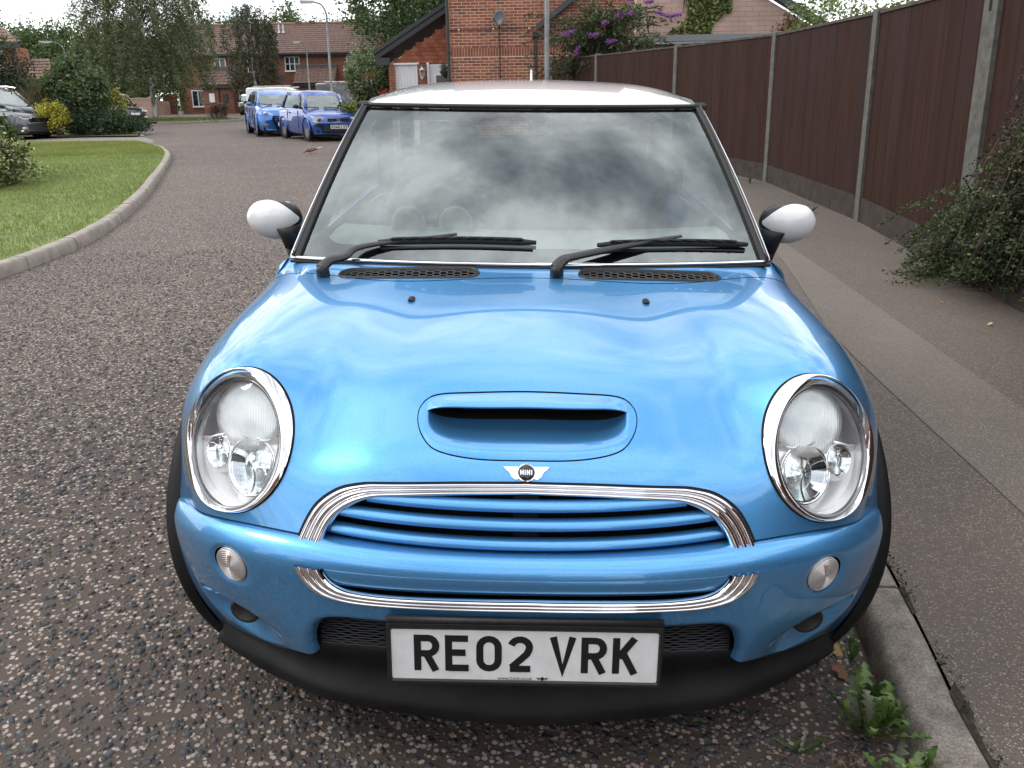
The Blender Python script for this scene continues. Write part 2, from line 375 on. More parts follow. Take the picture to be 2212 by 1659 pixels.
# pen strokes of plate lettering, on a 50 x 79 grid (stroke 14)
def _arc(cx, cy, rx, ry, a0, a1, n=9):
    t = np.radians(np.linspace(a0, a1, n)); return [(cx + rx * math.cos(k), cy + ry * math.sin(k)) for k in t]
GLYPH = {
 'R': [[(7, 0), (7, 79)], [(7, 72), (28, 72)] + _arc(28, 55, 15, 17, 90, -90)[1:] + [(7, 38)], [(24, 38), (42.5, 0)]],
 'E': [[(7, 0), (7, 79)], [(7, 72), (45, 72)], [(7, 41), (40, 41)], [(7, 7), (46, 7)]],
 '0': [_arc(25, 54, 18, 18, 0, 180) + _arc(25, 25, 18, 18, 180, 360)],
 '2': [_arc(25, 55, 18, 17, 165, -20, 10) + [(38, 40), (8, 10)], [(5, 7), (45, 7)]],
 'V': [[(6, 79), (25, 4), (44, 79)]],
 'K': [[(7, 0), (7, 79)], [(42, 79), (12, 36)], [(21, 45), (43.5, 0)]],
 'W': [[(5, 79), (14, 4), (25, 62), (36, 4), (45, 79)]],
 '5': [[(44, 72), (12, 72), (9, 42)], [(9, 42)] + _arc(25, 28, 18, 21, 110, -155, 12)],
 '4': [[(34, 0), (34, 79)], [(34, 74), (6, 24)], [(4, 20), (47, 20)]],
 '6': [_arc(25, 25, 18, 18, 0, 360, 16)[:-1], [(7, 28)] + _arc(26, 52, 19, 20, 180, 40, 8)],
 'L': [[(7, 0), (7, 79)], [(7, 7), (44, 7)]],
 'M': [[(6, 0), (6, 79)], [(6, 74), (25, 24), (44, 74)], [(44, 0), (44, 79)]],
 'I': [[(25, 0), (25, 79)]], 'N': [[(7, 0), (7, 79)], [(7, 74), (43, 5)], [(43, 0), (43, 79)]]}
CLOSED = {('0', 0), ('6', 0)}
def letters(text, c, A, B, N, h, unit, mat_, parent, gap=33, adv=61, name='character', narrow={'I': 30}):
    """separate raised characters along A, centred on c; unit = metres per glyph unit"""
    wd = [gap if ch == ' ' else narrow.get(ch, 50) for ch in text]; sp = adv - 50
    tot = sum(wd) + sp * (len(text) - 1 - 2 * text.count(' ')); x = -tot / 2
    A, B, N = [np.asarray(k, float) for k in (A, B, N)]
    for i, ch in enumerate(text):
        if ch != ' ':
            m = MB(); off = x + (wd[i] - 50) / 2
            for k, st in enumerate(GLYPH[ch]):
                m.stroke(np.array(st, float) + (off, -39.5), 14, c, A * unit, B * unit, N, h * (.2 + .05 * k), h * (1 + .06 * k), closed=(ch, k) in CLOSED)
            m.obj(name, mat_, parent)
        x += wd[i] + (sp if ch != ' ' and (i + 1 < len(text) and text[i + 1] != ' ') else 0)
# ---------------------------------------------------------------- lie of the land: a street climbing away from the camera
def S(y):
    y = np.asarray(y, float); a, b, y0, w = .0845, .058, 5., 2.
    z = a * y + (b - a) * w * (np.logaddexp(0, (y - y0) / w) - math.log1p(math.exp(-y0 / w)))
    return np.where(y > 95, z - .058 * (y - 95), z)
def G(x, y):
    x, y = np.asarray(x, float), np.asarray(y, float); k = np.clip((25 - y) / 15, 0, 1)
    return S(y) + k * np.where(x > -1.6, -.022 * np.minimum(x, 3), .0352 + .022 * (np.maximum(x, -6) + 1.6))
def on(x, y, dz=0.0): return np.array([x, y, float(G(x, y)) + dz])
def sheet(name, poly, dz, m_, step=1.0, **kw):
    """ground sheet inside a polygon, following the slope"""
    P = np.asarray(poly, float); x0, y0 = P.min(0); x1, y1 = P.max(0); nx, ny = max(2, int((x1 - x0) / step) + 2), max(2, int((y1 - y0) / step) + 2)
    X, Y = np.meshgrid(np.linspace(x0 - .01, x1 + .01, nx), np.linspace(y0 - .01, y1 + .01, ny), indexing='ij'); q = np.stack([X.ravel(), Y.ravel()], 1); ins = inside(P, q[:, 0], q[:, 1])
    F = grid_faces(nx, ny); keep = ins[F].sum(1) > 0; F = F[keep]; us = np.unique(F); out_ = us[~ins[us]]; q[out_] = nearest_on(P, q[out_, 0], q[out_, 1])
    mp = np.zeros(len(q), int); mp[us] = np.arange(len(us)); q = q[us]; d = dz(q[:, 0], q[:, 1]) if callable(dz) else dz
    return obj(name, np.stack([q[:, 0], q[:, 1], G(q[:, 0], q[:, 1]) + d], 1), mp[F], m_, **kw)
# surface-dressed road: brown binder with dark slate and pink chippings
def chip_mat(name, binder, darkc, pinkc, scale, share=.5, bump=.004):
    m = mat(name, binder, .85); q = Nodes(m); v = q.geo((1, 1, 0))
    vo = q.n('ShaderNodeTexVoronoi', feature='F1'); vo.inputs['Scale'].default_value = scale; vo.inputs['Randomness'].default_value = 1.0; q.l(v, vo.inputs['Vector'])
    sp = q.n('ShaderNodeSeparateColor'); q.l(vo.outputs['Color'], sp.inputs[0])
    st = q.ramp(sp.outputs[0], [(0, darkc), (share - .02, tuple(k * 1.5 for k in darkc)), (share + .02, pinkc), (1, tuple(k * 1.35 for k in pinkc))])
    gap = q.ramp(q.math('ADD', vo.outputs['Distance'], q.math('MULTIPLY', sp.outputs[1], .18)), [(.40, (0, 0, 0)), (.56, (1, 1, 1))])
    big = q.noise(v, .5, 5); bn = q.mix(q.ramp(big, [(.35, (0, 0, 0)), (.65, (1, 1, 1))]), tuple(k * .8 for k in binder), tuple(k * 1.25 for k in binder))
    c = q.mix(gap, st, bn); big2 = q.noise(v, .23, 6, .6); c = q.mix(1.0, c, q.ramp(big2, [(.3, (.82, .82, .82)), (.7, (1.15, 1.13, 1.1))]), 'MULTIPLY')
    q.color(c); q.bump(q.math('SUBTRACT', 1.0, gap), bump, .8); return m
M_ROAD = chip_mat('road_chippings', (.068, .049, .038), (.062, .061, .061), (.30, .25, .222), 62, .38, .004)
M_PAVE = chip_mat('pavement_tarmac', (.112, .091, .076), (.10, .083, .072), (.26, .218, .186), 150, .5, .003)
M_BAND = chip_mat('trench_tarmac', (.145, .123, .105), (.12, .103, .09), (.25, .215, .186), 170, .5, .0015)
M_DRIVE = chip_mat('drive_tarmac', (.17, .145, .13), (.14, .13, .12), (.27, .23, .20), 60, .5, .002)
ys = np.concatenate([np.linspace(-30, 0, 12), np.linspace(.25, 30, 120), np.linspace(31, 110, 70), np.array([140, 220, 500, 1500])]); xs = np.concatenate([[-1500, -400, -150], np.linspace(-80, -7, 50), np.linspace(-6.6, 3.2, 54), np.linspace(3.6, 60, 40), [150, 400, 1500]])
X, Y = np.meshgrid(xs, ys, indexing='ij'); tag(obj('road', np.stack([X, Y, G(X, Y)], -1).reshape(-1, 3), grid_faces(len(xs), len(ys)), M_ROAD), kind='structure')
# loose and embedded stones near the camera
def stones(name, pts, size, flat, cols, proud, seed):
    r = np.random.default_rng(seed); n = len(pts); a = np.arange(6) * math.pi / 3; ang = a[None] + r.uniform(-.32, .32, (n, 6)); rad = r.uniform(.62, 1.15, (n, 6)); st = r.uniform(.48, .95, (n, 1)); rot = r.uniform(0, math.pi, (n, 1))
    bx_, by_ = np.cos(ang) * rad, np.sin(ang) * rad * st; cx_, sx_ = np.cos(rot), np.sin(rot); dx_, dy_ = (bx_ * cx_ - by_ * sx_) * size[:, None] / 2, (bx_ * sx_ + by_ * cx_) * size[:, None] / 2
    tx, ty = r.normal(0, .22, (n, 1)), r.normal(0, .22, (n, 1)); z0 = G(pts[:, 0], pts[:, 1])[:, None]
    topz = z0 + proud[:, None] + tx * dx_ * .7 + ty * dy_ * .7 + r.uniform(-.06, .06, (n, 6)) * size[:, None]; k = flat
    T = np.stack([pts[:, :1] + dx_ * k, pts[:, 1:2] + dy_ * k, topz], -1); B = np.stack([pts[:, :1] + dx_, pts[:, 1:2] + dy_, np.broadcast_to(z0 - .004, (n, 6))], -1)
    V = np.concatenate([T, B], 1).reshape(-1, 3); o = (np.arange(n) * 12)[:, None, None]
    f = np.array([[0, 1, 2, 3], [0, 3, 4, 5]] + [[6 + i, 6 + (i + 1) % 6, (i + 1) % 6, i] for i in range(6)]); F = (f[None] + o).reshape(-1, 4)
    me = mesh_data(name, V, F, leaf_like('stone_chips', .75, 0), smooth=False); at = me.color_attributes.new('Col', 'FLOAT_COLOR', 'POINT')
    c = np.repeat(np.concatenate([cols, np.ones((n, 1))], 1), 12, 0).astype(np.float32); at.data.foreach_set('color', c.ravel()); return add(name, me)
def leaf_like(name, rough, trans):
    """material that reads its colour from the mesh"""
    if name in MATS: return MATS[name]
    m = mat(name, (.5, .5, .5), rough, spec=.3); q = Nodes(m); a = q.n('ShaderNodeAttribute', attribute_name='Col'); q.color(a.outputs['Color'])
    if trans:
        t = q.n('ShaderNodeBsdfTranslucent'); q.l(q.mix(1.0, a.outputs['Color'], (1.15, 1.25, .7), 'MULTIPLY'), t.inputs[0]); x = q.n('ShaderNodeMixShader'); x.inputs[0].default_value = trans
        q.l(q.b.outputs[0], x.inputs[1]); q.l(t.outputs[0], x.inputs[2]); q.l(x.outputs[0], q.o.inputs[0])
    return m
def chip_field():
    r = np.random.default_rng(3); P = []
    def area(x0, x1, y0, y1, dens): n = int((x1 - x0) * (y1 - y0) * dens); P.append(np.stack([r.uniform(x0, x1, n), r.uniform(y0, y1, n)], 1))
    area(-2.3, .93, .85, 2.05, 4000); area(-3.4, -.62, 2.05, 3.4, 3300); area(-4.3, -.7, 3.4, 5.4, 2100); area(-4.3, -.75, 5.4, 7.6, 1100)
    P = np.concatenate(P); clump = np.sin(P[:, 0] * 5.1 + 1.3 * np.sin(P[:, 1] * 3.7)) * np.sin(P[:, 1] * 4.3 + 1.7 * np.sin(P[:, 0] * 2.9)); P = P[r.random(len(P)) < .72 + .28 * clump]
    ke = kerb_r_x(P[:, 1]) if True else 0; P = P[P[:, 0] < ke - .03]
    dark = r.random(len(P)) < .40; D_, K = P[dark], P[~dark & (r.random(len(P)) < .58)]; nd, nk = len(D_), len(K)
    c = r.uniform(.7, 1.5, (nd, 1)) * np.array([[.050, .053, .058]]) * r.uniform(.92, 1.08, (nd, 3)); tag(stones('slate_chippings', D_, r.uniform(.011, .027, nd), .84, c, r.uniform(.0022, .0052, nd), 5), 'dark grey slate chippings bedded in the road surface', None, None, 'stuff')
    w = r.random((nk, 1)); c = (w * np.array([[.20, .15, .125]]) + (1 - w) * np.array([[.155, .135, .115]])) * r.uniform(.5, 1.5, (nk, 1)); c[r.random(nk) < .06] *= np.array([1.25, .8, .62]); tag(stones('pink_chippings', K, r.uniform(.007, .0175, nk), .85, c, r.uniform(.0008, .0035, nk), 6), 'small pink and buff chippings bedded in the road surface', None, None, 'stuff')
# kerbs
def speckle(m, amt=.35, scale=160):
    q = Nodes(m); old = q.b.inputs['Base Color'].links[0].from_socket; n = q.noise(q.geo(), scale, 3, .7); q.color(q.mix(1.0, old, q.ramp(n, [(.35, (1 - amt,) * 3), (.5, (1, 1, 1)), (.68, (1 + amt * 1.6,) * 3)]), 'MULTIPLY')); return m
M_KERB = speckle(noisy('kerb_concrete', (.115, .100, .084), (.25, .222, .19), 14, .85, detail=9, bump=.003, lo=.3, hi=.7))
def kerb(name, line, h, width, side, m_, n_len=.91, drop=None, gap=.013, flush=.0):
    """separate stones along a road edge; side = +1 when the verge lies to the right of the line"""
    P = np.asarray(line, float); P = curve(P, 600); L = np.r_[0, np.cumsum(np.linalg.norm(np.diff(P, axis=0), axis=1))]; root = tag(empty(name), kind='structure'); k = 0; s = 0.0
    while s + .3 < L[-1]:
        e = min(s + n_len, L[-1]); t = np.linspace(s + gap / 2, e - gap / 2, 5); c = np.stack([np.interp(t, L, P[:, i]) for i in (0, 1)], 1)
        d = np.gradient(c, axis=0); d /= np.linalg.norm(d, axis=1, keepdims=True); nn = np.stack([d[:, 1], -d[:, 0]], 1) * side
        hh = h if drop is None else drop((s + e) / 2) ; jz = random.uniform(-.006, .006); jx = random.uniform(-.005, .005)
        prof = [(.0, -.08), (.002, hh * .35), (.012, hh * .8), (.022, hh - .008), (.032, hh), (width - .01, hh + .001), (width, hh - .006), (width, -.06)]
        V = np.array([[(c[i, 0] + nn[i, 0] * (a + jx), c[i, 1] + nn[i, 1] * (a + jx), float(G(c[i, 0], c[i, 1])) + b + jz) for a, b in prof] for i in range(5)]); nprof = len(prof)
        Vv, F = strip_(V); F += [tuple(range(nprof - 1, -1, -1)), tuple(4 * nprof + q for q in range(nprof))]
        obj('kerb_stone', Vv, F, m_, root, sharp=50); s = e; k += 1
    return root
def strip_(P):
    a, b = P.shape[:2]; return P.reshape(-1, 3), [(i * b + j, i * b + j + 1, (i + 1) * b + j + 1, (i + 1) * b + j) for i in range(a - 1) for j in range(b - 1)]
KR = np.array([(.60, -1.5), (.80, .2), (.827, 1.46), (.905, 2.15), (1.10, 4.2), (1.22, 7), (1.12, 11), (.55, 15), (-.75, 19), (-2.6, 22.6), (-4.6, 25.2), (-7.2, 28.4), (-9.5, 31.5)])
_krc = curve(KR, 300)
def kerb_r_x(y): return np.interp(y, _krc[:, 1], _krc[:, 0])
kerb('right_kerb', KR, .10, .125, 1, M_KERB)
chip_field()
FEN = np.array([(2.62, -1.0), (2.85, 2.4), (3.08, 6.0), (3.32, 8.6), (3.36, 12.25), (2.60, 15.8), (1.48, 19.75), (.55, 22.6)])
edge = curve(KR[:10], 60) + (.132, 0); pav = np.concatenate([edge, [(-.3, 23.6)], FEN[::-1] + (.3, 0)]); sheet('pavement', pav, .097, M_PAVE, .35, kind='structure')
sheet('trench_patch', np.concatenate([curve([(1.52, -.6), (1.60, 2.0), (1.645, 4.3), (1.79, 5.4), (2.0, 6.93), (2.13, 8.6)], 24), curve([(2.24, 8.7), (2.19, 7.2), (2.16, 5.6), (2.13, 4.4), (2.10, 2.0), (2.05, -.6)], 24)]), .101, M_BAND, .2, kind='structure')
M_SOIL = noisy('soil', (.022, .017, .012), (.05, .038, .028), 40, .95, detail=8, bump=.01)
sheet('soil_joint', np.concatenate([curve(KR[1:8], 80) + (.123, 0), (curve(KR[1:8], 80) + np.stack([.140 + .012 * np.sin(np.arange(80) * 1.7) + .009 * np.sin(np.arange(80) * 4.1), np.zeros(80)], 1))[::-1]]), .0995, M_SOIL, .06, kind='structure')
# left verge: lawn, drives, far lawn
KL = np.array([(-4.55, -3.0), (-4.42, 2.0), (-4.34, 6.5), (-4.33, 7.3), (-4.5, 8.6), (-5.22, 11.1), (-6.45, 14.6), (-7.4, 17.2), (-8.4, 19.8), (-9.5, 22.1), (-10.6, 23.9), (-11.5, 25.2)])
kerb('left_kerb', KL, .11, .13, -1, noisy('kerb_concrete_buff', (.19, .165, .14), (.33, .295, .255), 7, .85, detail=9, bump=.003, lo=.3, hi=.7))
M_GRASS = noisy('lawn_soil_green', (.085, .12, .028), (.17, .21, .055), 3.5, .9, detail=9)
LAWN = np.concatenate([curve(KL, 60) + (-.125, 0), [(-12.6, 25.6), (-15.5, 26.2), (-22, 26.0), (-22, -3)]]); sheet('lawn', LAWN, .105, M_GRASS, .6, kind='structure')
sheet('drive', [(-11.3, 25.4), (-12.6, 25.75), (-15.5, 26.4), (-30, 26.2), (-30, 31.0), (-18, 30.6), (-13.6, 29.9), (-12.2, 27.6)], .012, M_DRIVE, 1.0, kind='structure')
M_GRASS2 = noisy('far_lawn_green', (.07, .095, .025), (.15, .155, .05), 1.2, .9, detail=8)
sheet('drive_apron', [(-19.8, 42.2), (-17.2, 45.2), (-22.5, 45.6), (-28, 45.0), (-28, 34), (-21.5, 36)], .010, M_DRIVE, 1.2, kind='structure')
sheet('far_lawn', [(-19.3, 44.7), (-16.4, 44.9), (-16.2, 47.5), (-19.0, 53.0), (-25, 56), (-38, 55), (-38, 46)], .10, M_GRASS2, 1.5, kind='structure')
kerb('far_kerb', [(-19.4, 44.5), (-17.6, 44.5), (-16.4, 45.0), (-15.9, 46.2), (-16.1, 48.2), (-17.4, 51)], .12, .14, -1, M_KERB)
kerb('apron_kerb', [(-13.6, 30.0), (-15.0, 33.2), (-16.6, 37.0), (-18.4, 41.0), (-19.6, 43.8)], .05, .13, -1, M_KERB)
sheet('far_verge', [(-13.9, 30.2), (-15.2, 33.2), (-16.8, 37.0), (-18.6, 41.0), (-19.9, 43.6), (-30, 41), (-40, 36), (-40, 30.8)], .06, M_GRASS2, 1.5, kind='structure')
def blades(name, n, poly, h, w, dz, seed, c0, c1, lean=.5):
    r = np.random.default_rng(seed); P = np.asarray(poly); lo, hi = P.min(0), P.max(0); q = r.uniform(lo, hi, (int(n * 2.2), 2)); q = q[inside(P, q[:, 0], q[:, 1])][:n]; n = len(q); a = r.uniform(0, 2 * math.pi, n); hh = h * r.uniform(.5, 1.5, n); ln = r.uniform(0, lean, n) * hh; b = r.uniform(0, 2 * math.pi, n)
    z = G(q[:, 0], q[:, 1]) + dz; cx_, sx_ = np.cos(a) * w / 2, np.sin(a) * w / 2
    V = np.stack([np.stack([q[:, 0] - cx_, q[:, 1] - sx_, z], 1), np.stack([q[:, 0] + cx_, q[:, 1] + sx_, z], 1), np.stack([q[:, 0] + np.cos(b) * ln, q[:, 1] + np.sin(b) * ln, z + hh], 1)], 1).reshape(-1, 3)
    me = mesh_data(name, V, np.arange(3 * n).reshape(-1, 3), leaf_like('grass_blade', .6, .25), smooth=False); at = me.color_attributes.new('Col', 'FLOAT_COLOR', 'POINT')
    pat = .5 + .5 * np.sin(q[:, 0] * 1.1 + np.sin(q[:, 1] * .9) * 2) * np.sin(q[:, 1] * .8 + np.sin(q[:, 0] * 1.3) * 2); t = np.clip(.55 * pat + .45 * r.random(n), 0, 1)[:, None]; c = np.array(c0) * (1 - t) + np.array(c1) * t; c *= r.uniform(.8, 1.2, (n, 1))
    at.data.foreach_set('color', np.repeat(np.concatenate([c, np.ones((n, 1))], 1), 3, 0).astype(np.float32).ravel()); return tag(add(name, me), None, None, None, 'stuff')
near_l = np.concatenate([curve(KL[1:9], 40) + (-.13, 0), [(-10, 20), (-14, 20), (-9.5, 6), (-8, 2)]])
tag(blades('lawn_grass', 110000, near_l, .034, .009, .10, 21, (.135, .18, .042), (.265, .305, .095)), 'short mown grass of the kerbside lawn')
tag(blades('lawn_grass', 45000, np.concatenate([curve(KL[8:], 12) + (-.13, 0), [(-15.5, 26), (-22, 26), (-14, 19)]]), .04, .018, .10, 22, (.15, .18, .045), (.28, .295, .095)), 'short mown grass at the far end of the lawn')
tag(blades('verge_grass', 9000, [(-19.3, 44.7), (-16.5, 45.0), (-16.2, 47.5), (-19.0, 53.0), (-25, 56), (-32, 50)], .05, .05, .09, 23, (.09, .12, .03), (.17, .18, .06)), 'thin grass of the far verge under the birch')
# ---------------------------------------------------------------- brown board fence on concrete posts and gravel boards
M_POST = noisy('post_concrete', (.070, .069, .060), (.135, .13, .115), 14, .9, detail=9, bump=.004, lo=.3, hi=.7)
M_GRAVEL = noisy('gravel_board', (.024, .016, .013), (.046, .034, .028), 8, .9, detail=9, bump=.004)
def board_mat(i):
    k = .88 + .24 * random.random(); n = 'fence_board_%d' % i
    m = mat(n, (.04, .02, .015), .8, spec=.12); q = Nodes(m); v = q.geo((14, 14, .8)); g = q.noise(v, 1.6, 7, .6)
    a, b = (.026 * k, .0120 * k, .0090 * k), (.047 * k, .0222 * k, .0166 * k); c = q.ramp(g, [(.3, a), (.7, b)])
    w = q.noise(q.geo((9, 9, .35)), 2.2, 8, .7); c = q.mix(q.ramp(w, [(.70, (0, 0, 0)), (.80, (.55, .55, .55))]), c, (.085, .065, .056)); s2 = q.noise(q.geo((3, 3, .5)), 1.0, 4); c = q.mix(q.ramp(s2, [(.45, (0, 0, 0)), (.75, (.5, .5, .5))]), c, (.035, .03, .034))
    q.color(c); q.bump(g, .002, .5); return m
BOARDM = [board_mat(i) for i in range(6)]
fence = tag(empty('panel_fence', on(2.9, 6.0)), 'tall dark brown board fence with concrete posts beside the pavement', 'fence'); fence.location = (0, 0, 0)
TOP = 1.965
def fz(x, y): return float(G(x, y)) + .097
for i, p in enumerate(FEN):
    d = FEN[min(i + 1, len(FEN) - 1)] - FEN[max(i - 1, 0)]; rz = math.atan2(d[1], d[0]); z = fz(*p); wide = .21 if i == 2 else .125
    b = MB(); b.box((p[0], p[1], z + TOP / 2 - .08), (wide, .105, TOP + .20), rz, bev=.012)
    o = b.obj('concrete_post', M_POST, fence)
    if i == 2:
        b = MB(); n2 = np.array([-d[1], d[0]]) / np.linalg.norm(d); b.box((p[0] + n2[0] * .045, p[1] + n2[1] * .045, z + TOP - .14), (.034, .022, .11), rz); b.obj('fixing_slot', M_VOID, o)
for i in range(len(FEN) - 1):
    a, b_ = FEN[i], FEN[i + 1]; d = b_ - a; L = np.linalg.norm(d); d /= L; rz = math.atan2(d[1], d[0]); n2 = np.array([-d[1], d[0]])
    nb = max(6, int(round((L - .13) / .150))); wb = (L - .125) / nb; za, zb = fz(*a), fz(*b_)
    for j in range(nb):
        t = (.0625 + (j + .5) * wb) / L; c = a + (b_ - a) * t; z0 = za + (zb - za) * t; top = z0 + TOP - .03 + random.uniform(-.004, .004); bot = z0 + .24; off = .012 + (.0014 if j % 2 else 0) + random.uniform(-.0006, .0006)
        m = MB(); lean = d * 0
        V = []
        for zz in (bot, top):
            for u, w in ((-wb / 2 + .0002, -.009), (wb / 2 - .0002, -.009), (wb / 2 - .0002, .009), (-wb / 2 + .0002, .009)):
                q = c + d * u + n2 * (off + w); V.append((q[0], q[1], zz + (zb - za) / L * u))
        m.add(V, [(3, 2, 1, 0), (4, 5, 6, 7), (0, 1, 5, 4), (1, 2, 6, 5), (2, 3, 7, 6), (3, 0, 4, 7)]); m.obj('board', BOARDM[(j * 7 + i * 3) % 6], fence)
    c = (a + b_) / 2; sl_ = (zb - za) / L; V = []
    for u in (-L / 2 + .06, L / 2 - .06):
        for w, h in ((-.02, -.15), (.03, -.15), (.03, .235), (-.02, .235)): q = c + d * u + n2 * w; V.append((q[0], q[1], (za + zb) / 2 + sl_ * u + h))
    m = MB(); m.add(V, [(0, 1, 2, 3), (7, 6, 5, 4), (0, 4, 5, 1), (1, 5, 6, 2), (2, 6, 7, 3), (3, 7, 4, 0)]); m.obj('gravel_board', M_GRAVEL, fence)
    V = []
    for u in (-L / 2 + .062, L / 2 - .062):
        for w, h in ((-.015, TOP - .032), (.035, TOP - .032), (.035, TOP - .004), (-.015, TOP - .004)): q = c + d * u + n2 * w; V.append((q[0], q[1], (za + zb) / 2 + sl_ * u + h))
    m = MB(); m.add(V, [(0, 1, 2, 3), (7, 6, 5, 4), (0, 4, 5, 1), (1, 5, 6, 2), (2, 6, 7, 3), (3, 7, 4, 0)]); m.obj('capping_rail', noisy('capping_wood', (.04, .028, .022), (.09, .074, .064), 12, .85, sc=(1, 1, 1)), fence)
# ---------------------------------------------------------------- the blue hatchback in front of the camera
# car frame: x to the photo's right, y away from the camera, z up from the road; origin below the nose
MINI = empty('hatchback_car', label='light blue hatchback with white roof and mirrors parked nose-on in the foreground', category='car')
MINI.matrix_world = Matrix(((.99976, 0, .02212, -.0325), (.00185, .99648, -.0838, 1.4713), (-.02204, .08382, .99624, .1195), (0, 0, 0, 1)))
_t = np.linspace(0, 2 * math.pi, 97)[:-1]
def shrink(poly, d):
    P = np.asarray(poly); T = np.roll(P, -1, 0) - np.roll(P, 1, 0); T = T / np.linalg.norm(T, axis=1, keepdims=True); n = np.stack([T[:, 1], -T[:, 0]], 1)
    area = .5 * np.sum(P[:, 0] * np.roll(P[:, 1], -1) - np.roll(P[:, 0], -1) * P[:, 1]); return P + n * (-d if area > 0 else d)
_LO = [(.7405,.7034),(.7337,.728),(.7246,.7523),(.7132,.7764),(.6989,.8007),(.6811,.8248),(.6591,.8473),(.6331,.8654),(.6042,.8749),(.575,.8728),(.5478,.8603),(.5252,.8419),(.5082,.8215),(.4964,.8017),(.4887,.7834),(.4841,.7665),(.4822,.7503),(.4827,.7343),(.4858,.7179),(.4916,.7005),(.5008,.6819),(.5142,.6623),(.5331,.642),(.5588,.6225),(.5913,.6065),(.6276,.5984),(.6623,.6004),(.6918,.6101),(.7161,.6225),(.7339,.637),(.7428,.6563),(.7442,.6791)]
def lamp_outline(s, off=0.0):
    P = np.array(_LO)
    for _ in range(3): P = .5 * P + .25 * (np.roll(P, 1, 0) + np.roll(P, -1, 0))
    P = .05 * (P - P.mean(0)) + P; P = curve(P, 96, True)
    if off: P = shrink(P, off)
    P[:, 0] *= s; return P
GRILLE_OUT = [(.450, .590), (.436, .622), (.417, .652), (.392, .672), (.365, .687), (.332, .696), (.299, .702), (.15, .709), (0, .7115)]
GRILLE_IN = [(.403, .590), (.391, .617), (.376, .637), (.356, .654), (.334, .666), (.310, .675), (.283, .6815), (.15, .690), (0, .6935)]
def chaikin(P, k=4):
    P = np.asarray(P, float)
    for _ in range(k): Q = np.empty((2 * len(P), 2)); Q[0] = P[0]; Q[-1] = P[-1]; Q[1:-1:2] = .75 * P[:-1] + .25 * P[1:]; Q[2::2] = .25 * P[:-1] + .75 * P[1:]; P = Q
    return P
def both(half, n): # half outline from side to centre -> full, evenly spaced
    h = chaikin(half); L = np.r_[0, np.cumsum(np.linalg.norm(np.diff(h, axis=0), axis=1))]; t = np.linspace(0, L[-1], n); h = np.stack([np.interp(t, L, h[:, k]) for k in (0, 1)], 1); h[-1, 0] = 0
    m = h[::-1][1:].copy(); m[:, 0] *= -1; return np.concatenate([h, m])
SCOOP = [(0, .828), (.11, .826), (.189, .8225), (.2185, .811), (.2255, .7925), (.211, .7705), (.178, .7535), (.104, .7445), (0, .7435)]
_sc = SCOOP + [(-x, z) for x, z in SCOOP[-2:0:-1]]
SCOOP_C = curve(_sc, 128, True)
def surf_mesh(name, S_, u0, u1, v0, v1, nu, nv, holes, m_, parent, ax=(0, 2), disp=None, thick=0.0, flip=False):
    U, V = np.meshgrid(np.linspace(u0, u1, nu), np.linspace(v0, v1, nv), indexing='ij'); P = S_.ev(U, V).reshape(-1, 3); N_ = S_.nor(U, V).reshape(-1, 3)
    F = grid_faces(nu, nv); dead = np.zeros(len(F), bool); uu, vv = U.ravel().copy(), V.ravel().copy()
    for H in holes:
        ins = inside(H, P[:, ax[0]], P[:, ax[1]]); cnt = ins[F].sum(1); dead |= cnt == 4
        edge = np.unique(F[(cnt > 0) & (cnt < 4)]); edge = edge[ins[edge]]
        if len(edge):
            q = nearest_on(H, P[edge, ax[0]], P[edge, ax[1]]); a, b = S_.find(q[:, 0], q[:, 1], uu[edge], vv[edge], ax)
            P[edge] = S_.ev(a, b); N_[edge] = S_.nor(a, b)
    F = F[~dead]; used = np.unique(F); mp = -np.ones(len(P), int); mp[used] = np.arange(len(used)); P = P[used]; N_ = N_[used]; F = mp[F]
    if disp is not None: P = P + disp(P, N_)
    if flip: F = F[:, ::-1]
    return obj(name, P, F, m_, parent)
def outward(S_, u, v):
    n = S_.nor(u, v); return n if (n[..., 1] - n[..., 2]).mean() < 0 else -n
def ribbon(S_, outer, inner, prof, ns=9):
    """strip on a surface between two matched outlines; prof(s) gives its height"""
    s = np.linspace(0, 1, ns); G = outer[:, None] * (1 - s[None, :, None]) + inner[:, None] * s[None, :, None]
    u, v = S_.find(G[..., 0], G[..., 1]); return S_.ev(u, v) + outward(S_, u, v) * np.array([prof(k) for k in s])[None, :, None]
def strip(P, closed):
    a, b = P.shape[:2]; F = []
    for i in range(a if closed else a - 1):
        for j in range(b - 1): F.append((i * b + j, i * b + j + 1, ((i + 1) % a) * b + j + 1, ((i + 1) % a) * b + j))
    return P.reshape(-1, 3), F
LAMP_L, LAMP_R = lamp_outline(-1), lamp_outline(1)
_gr = both([(a * .5 + c * .5, b * .5 + d * .5) for (a, b), (c, d) in zip(GRILLE_OUT, GRILLE_IN)], 60); _gr = np.concatenate([_gr, [(-.43, .4), (.43, .4)]])
nose_holes = [shrink(LAMP_L, .006), shrink(LAMP_R, .006), _gr, SCOOP_C]
surf_mesh('bonnet', BON, .0, 18, 1.015, 7.0, 241, 150, nose_holes, M_BLUE, MINI)
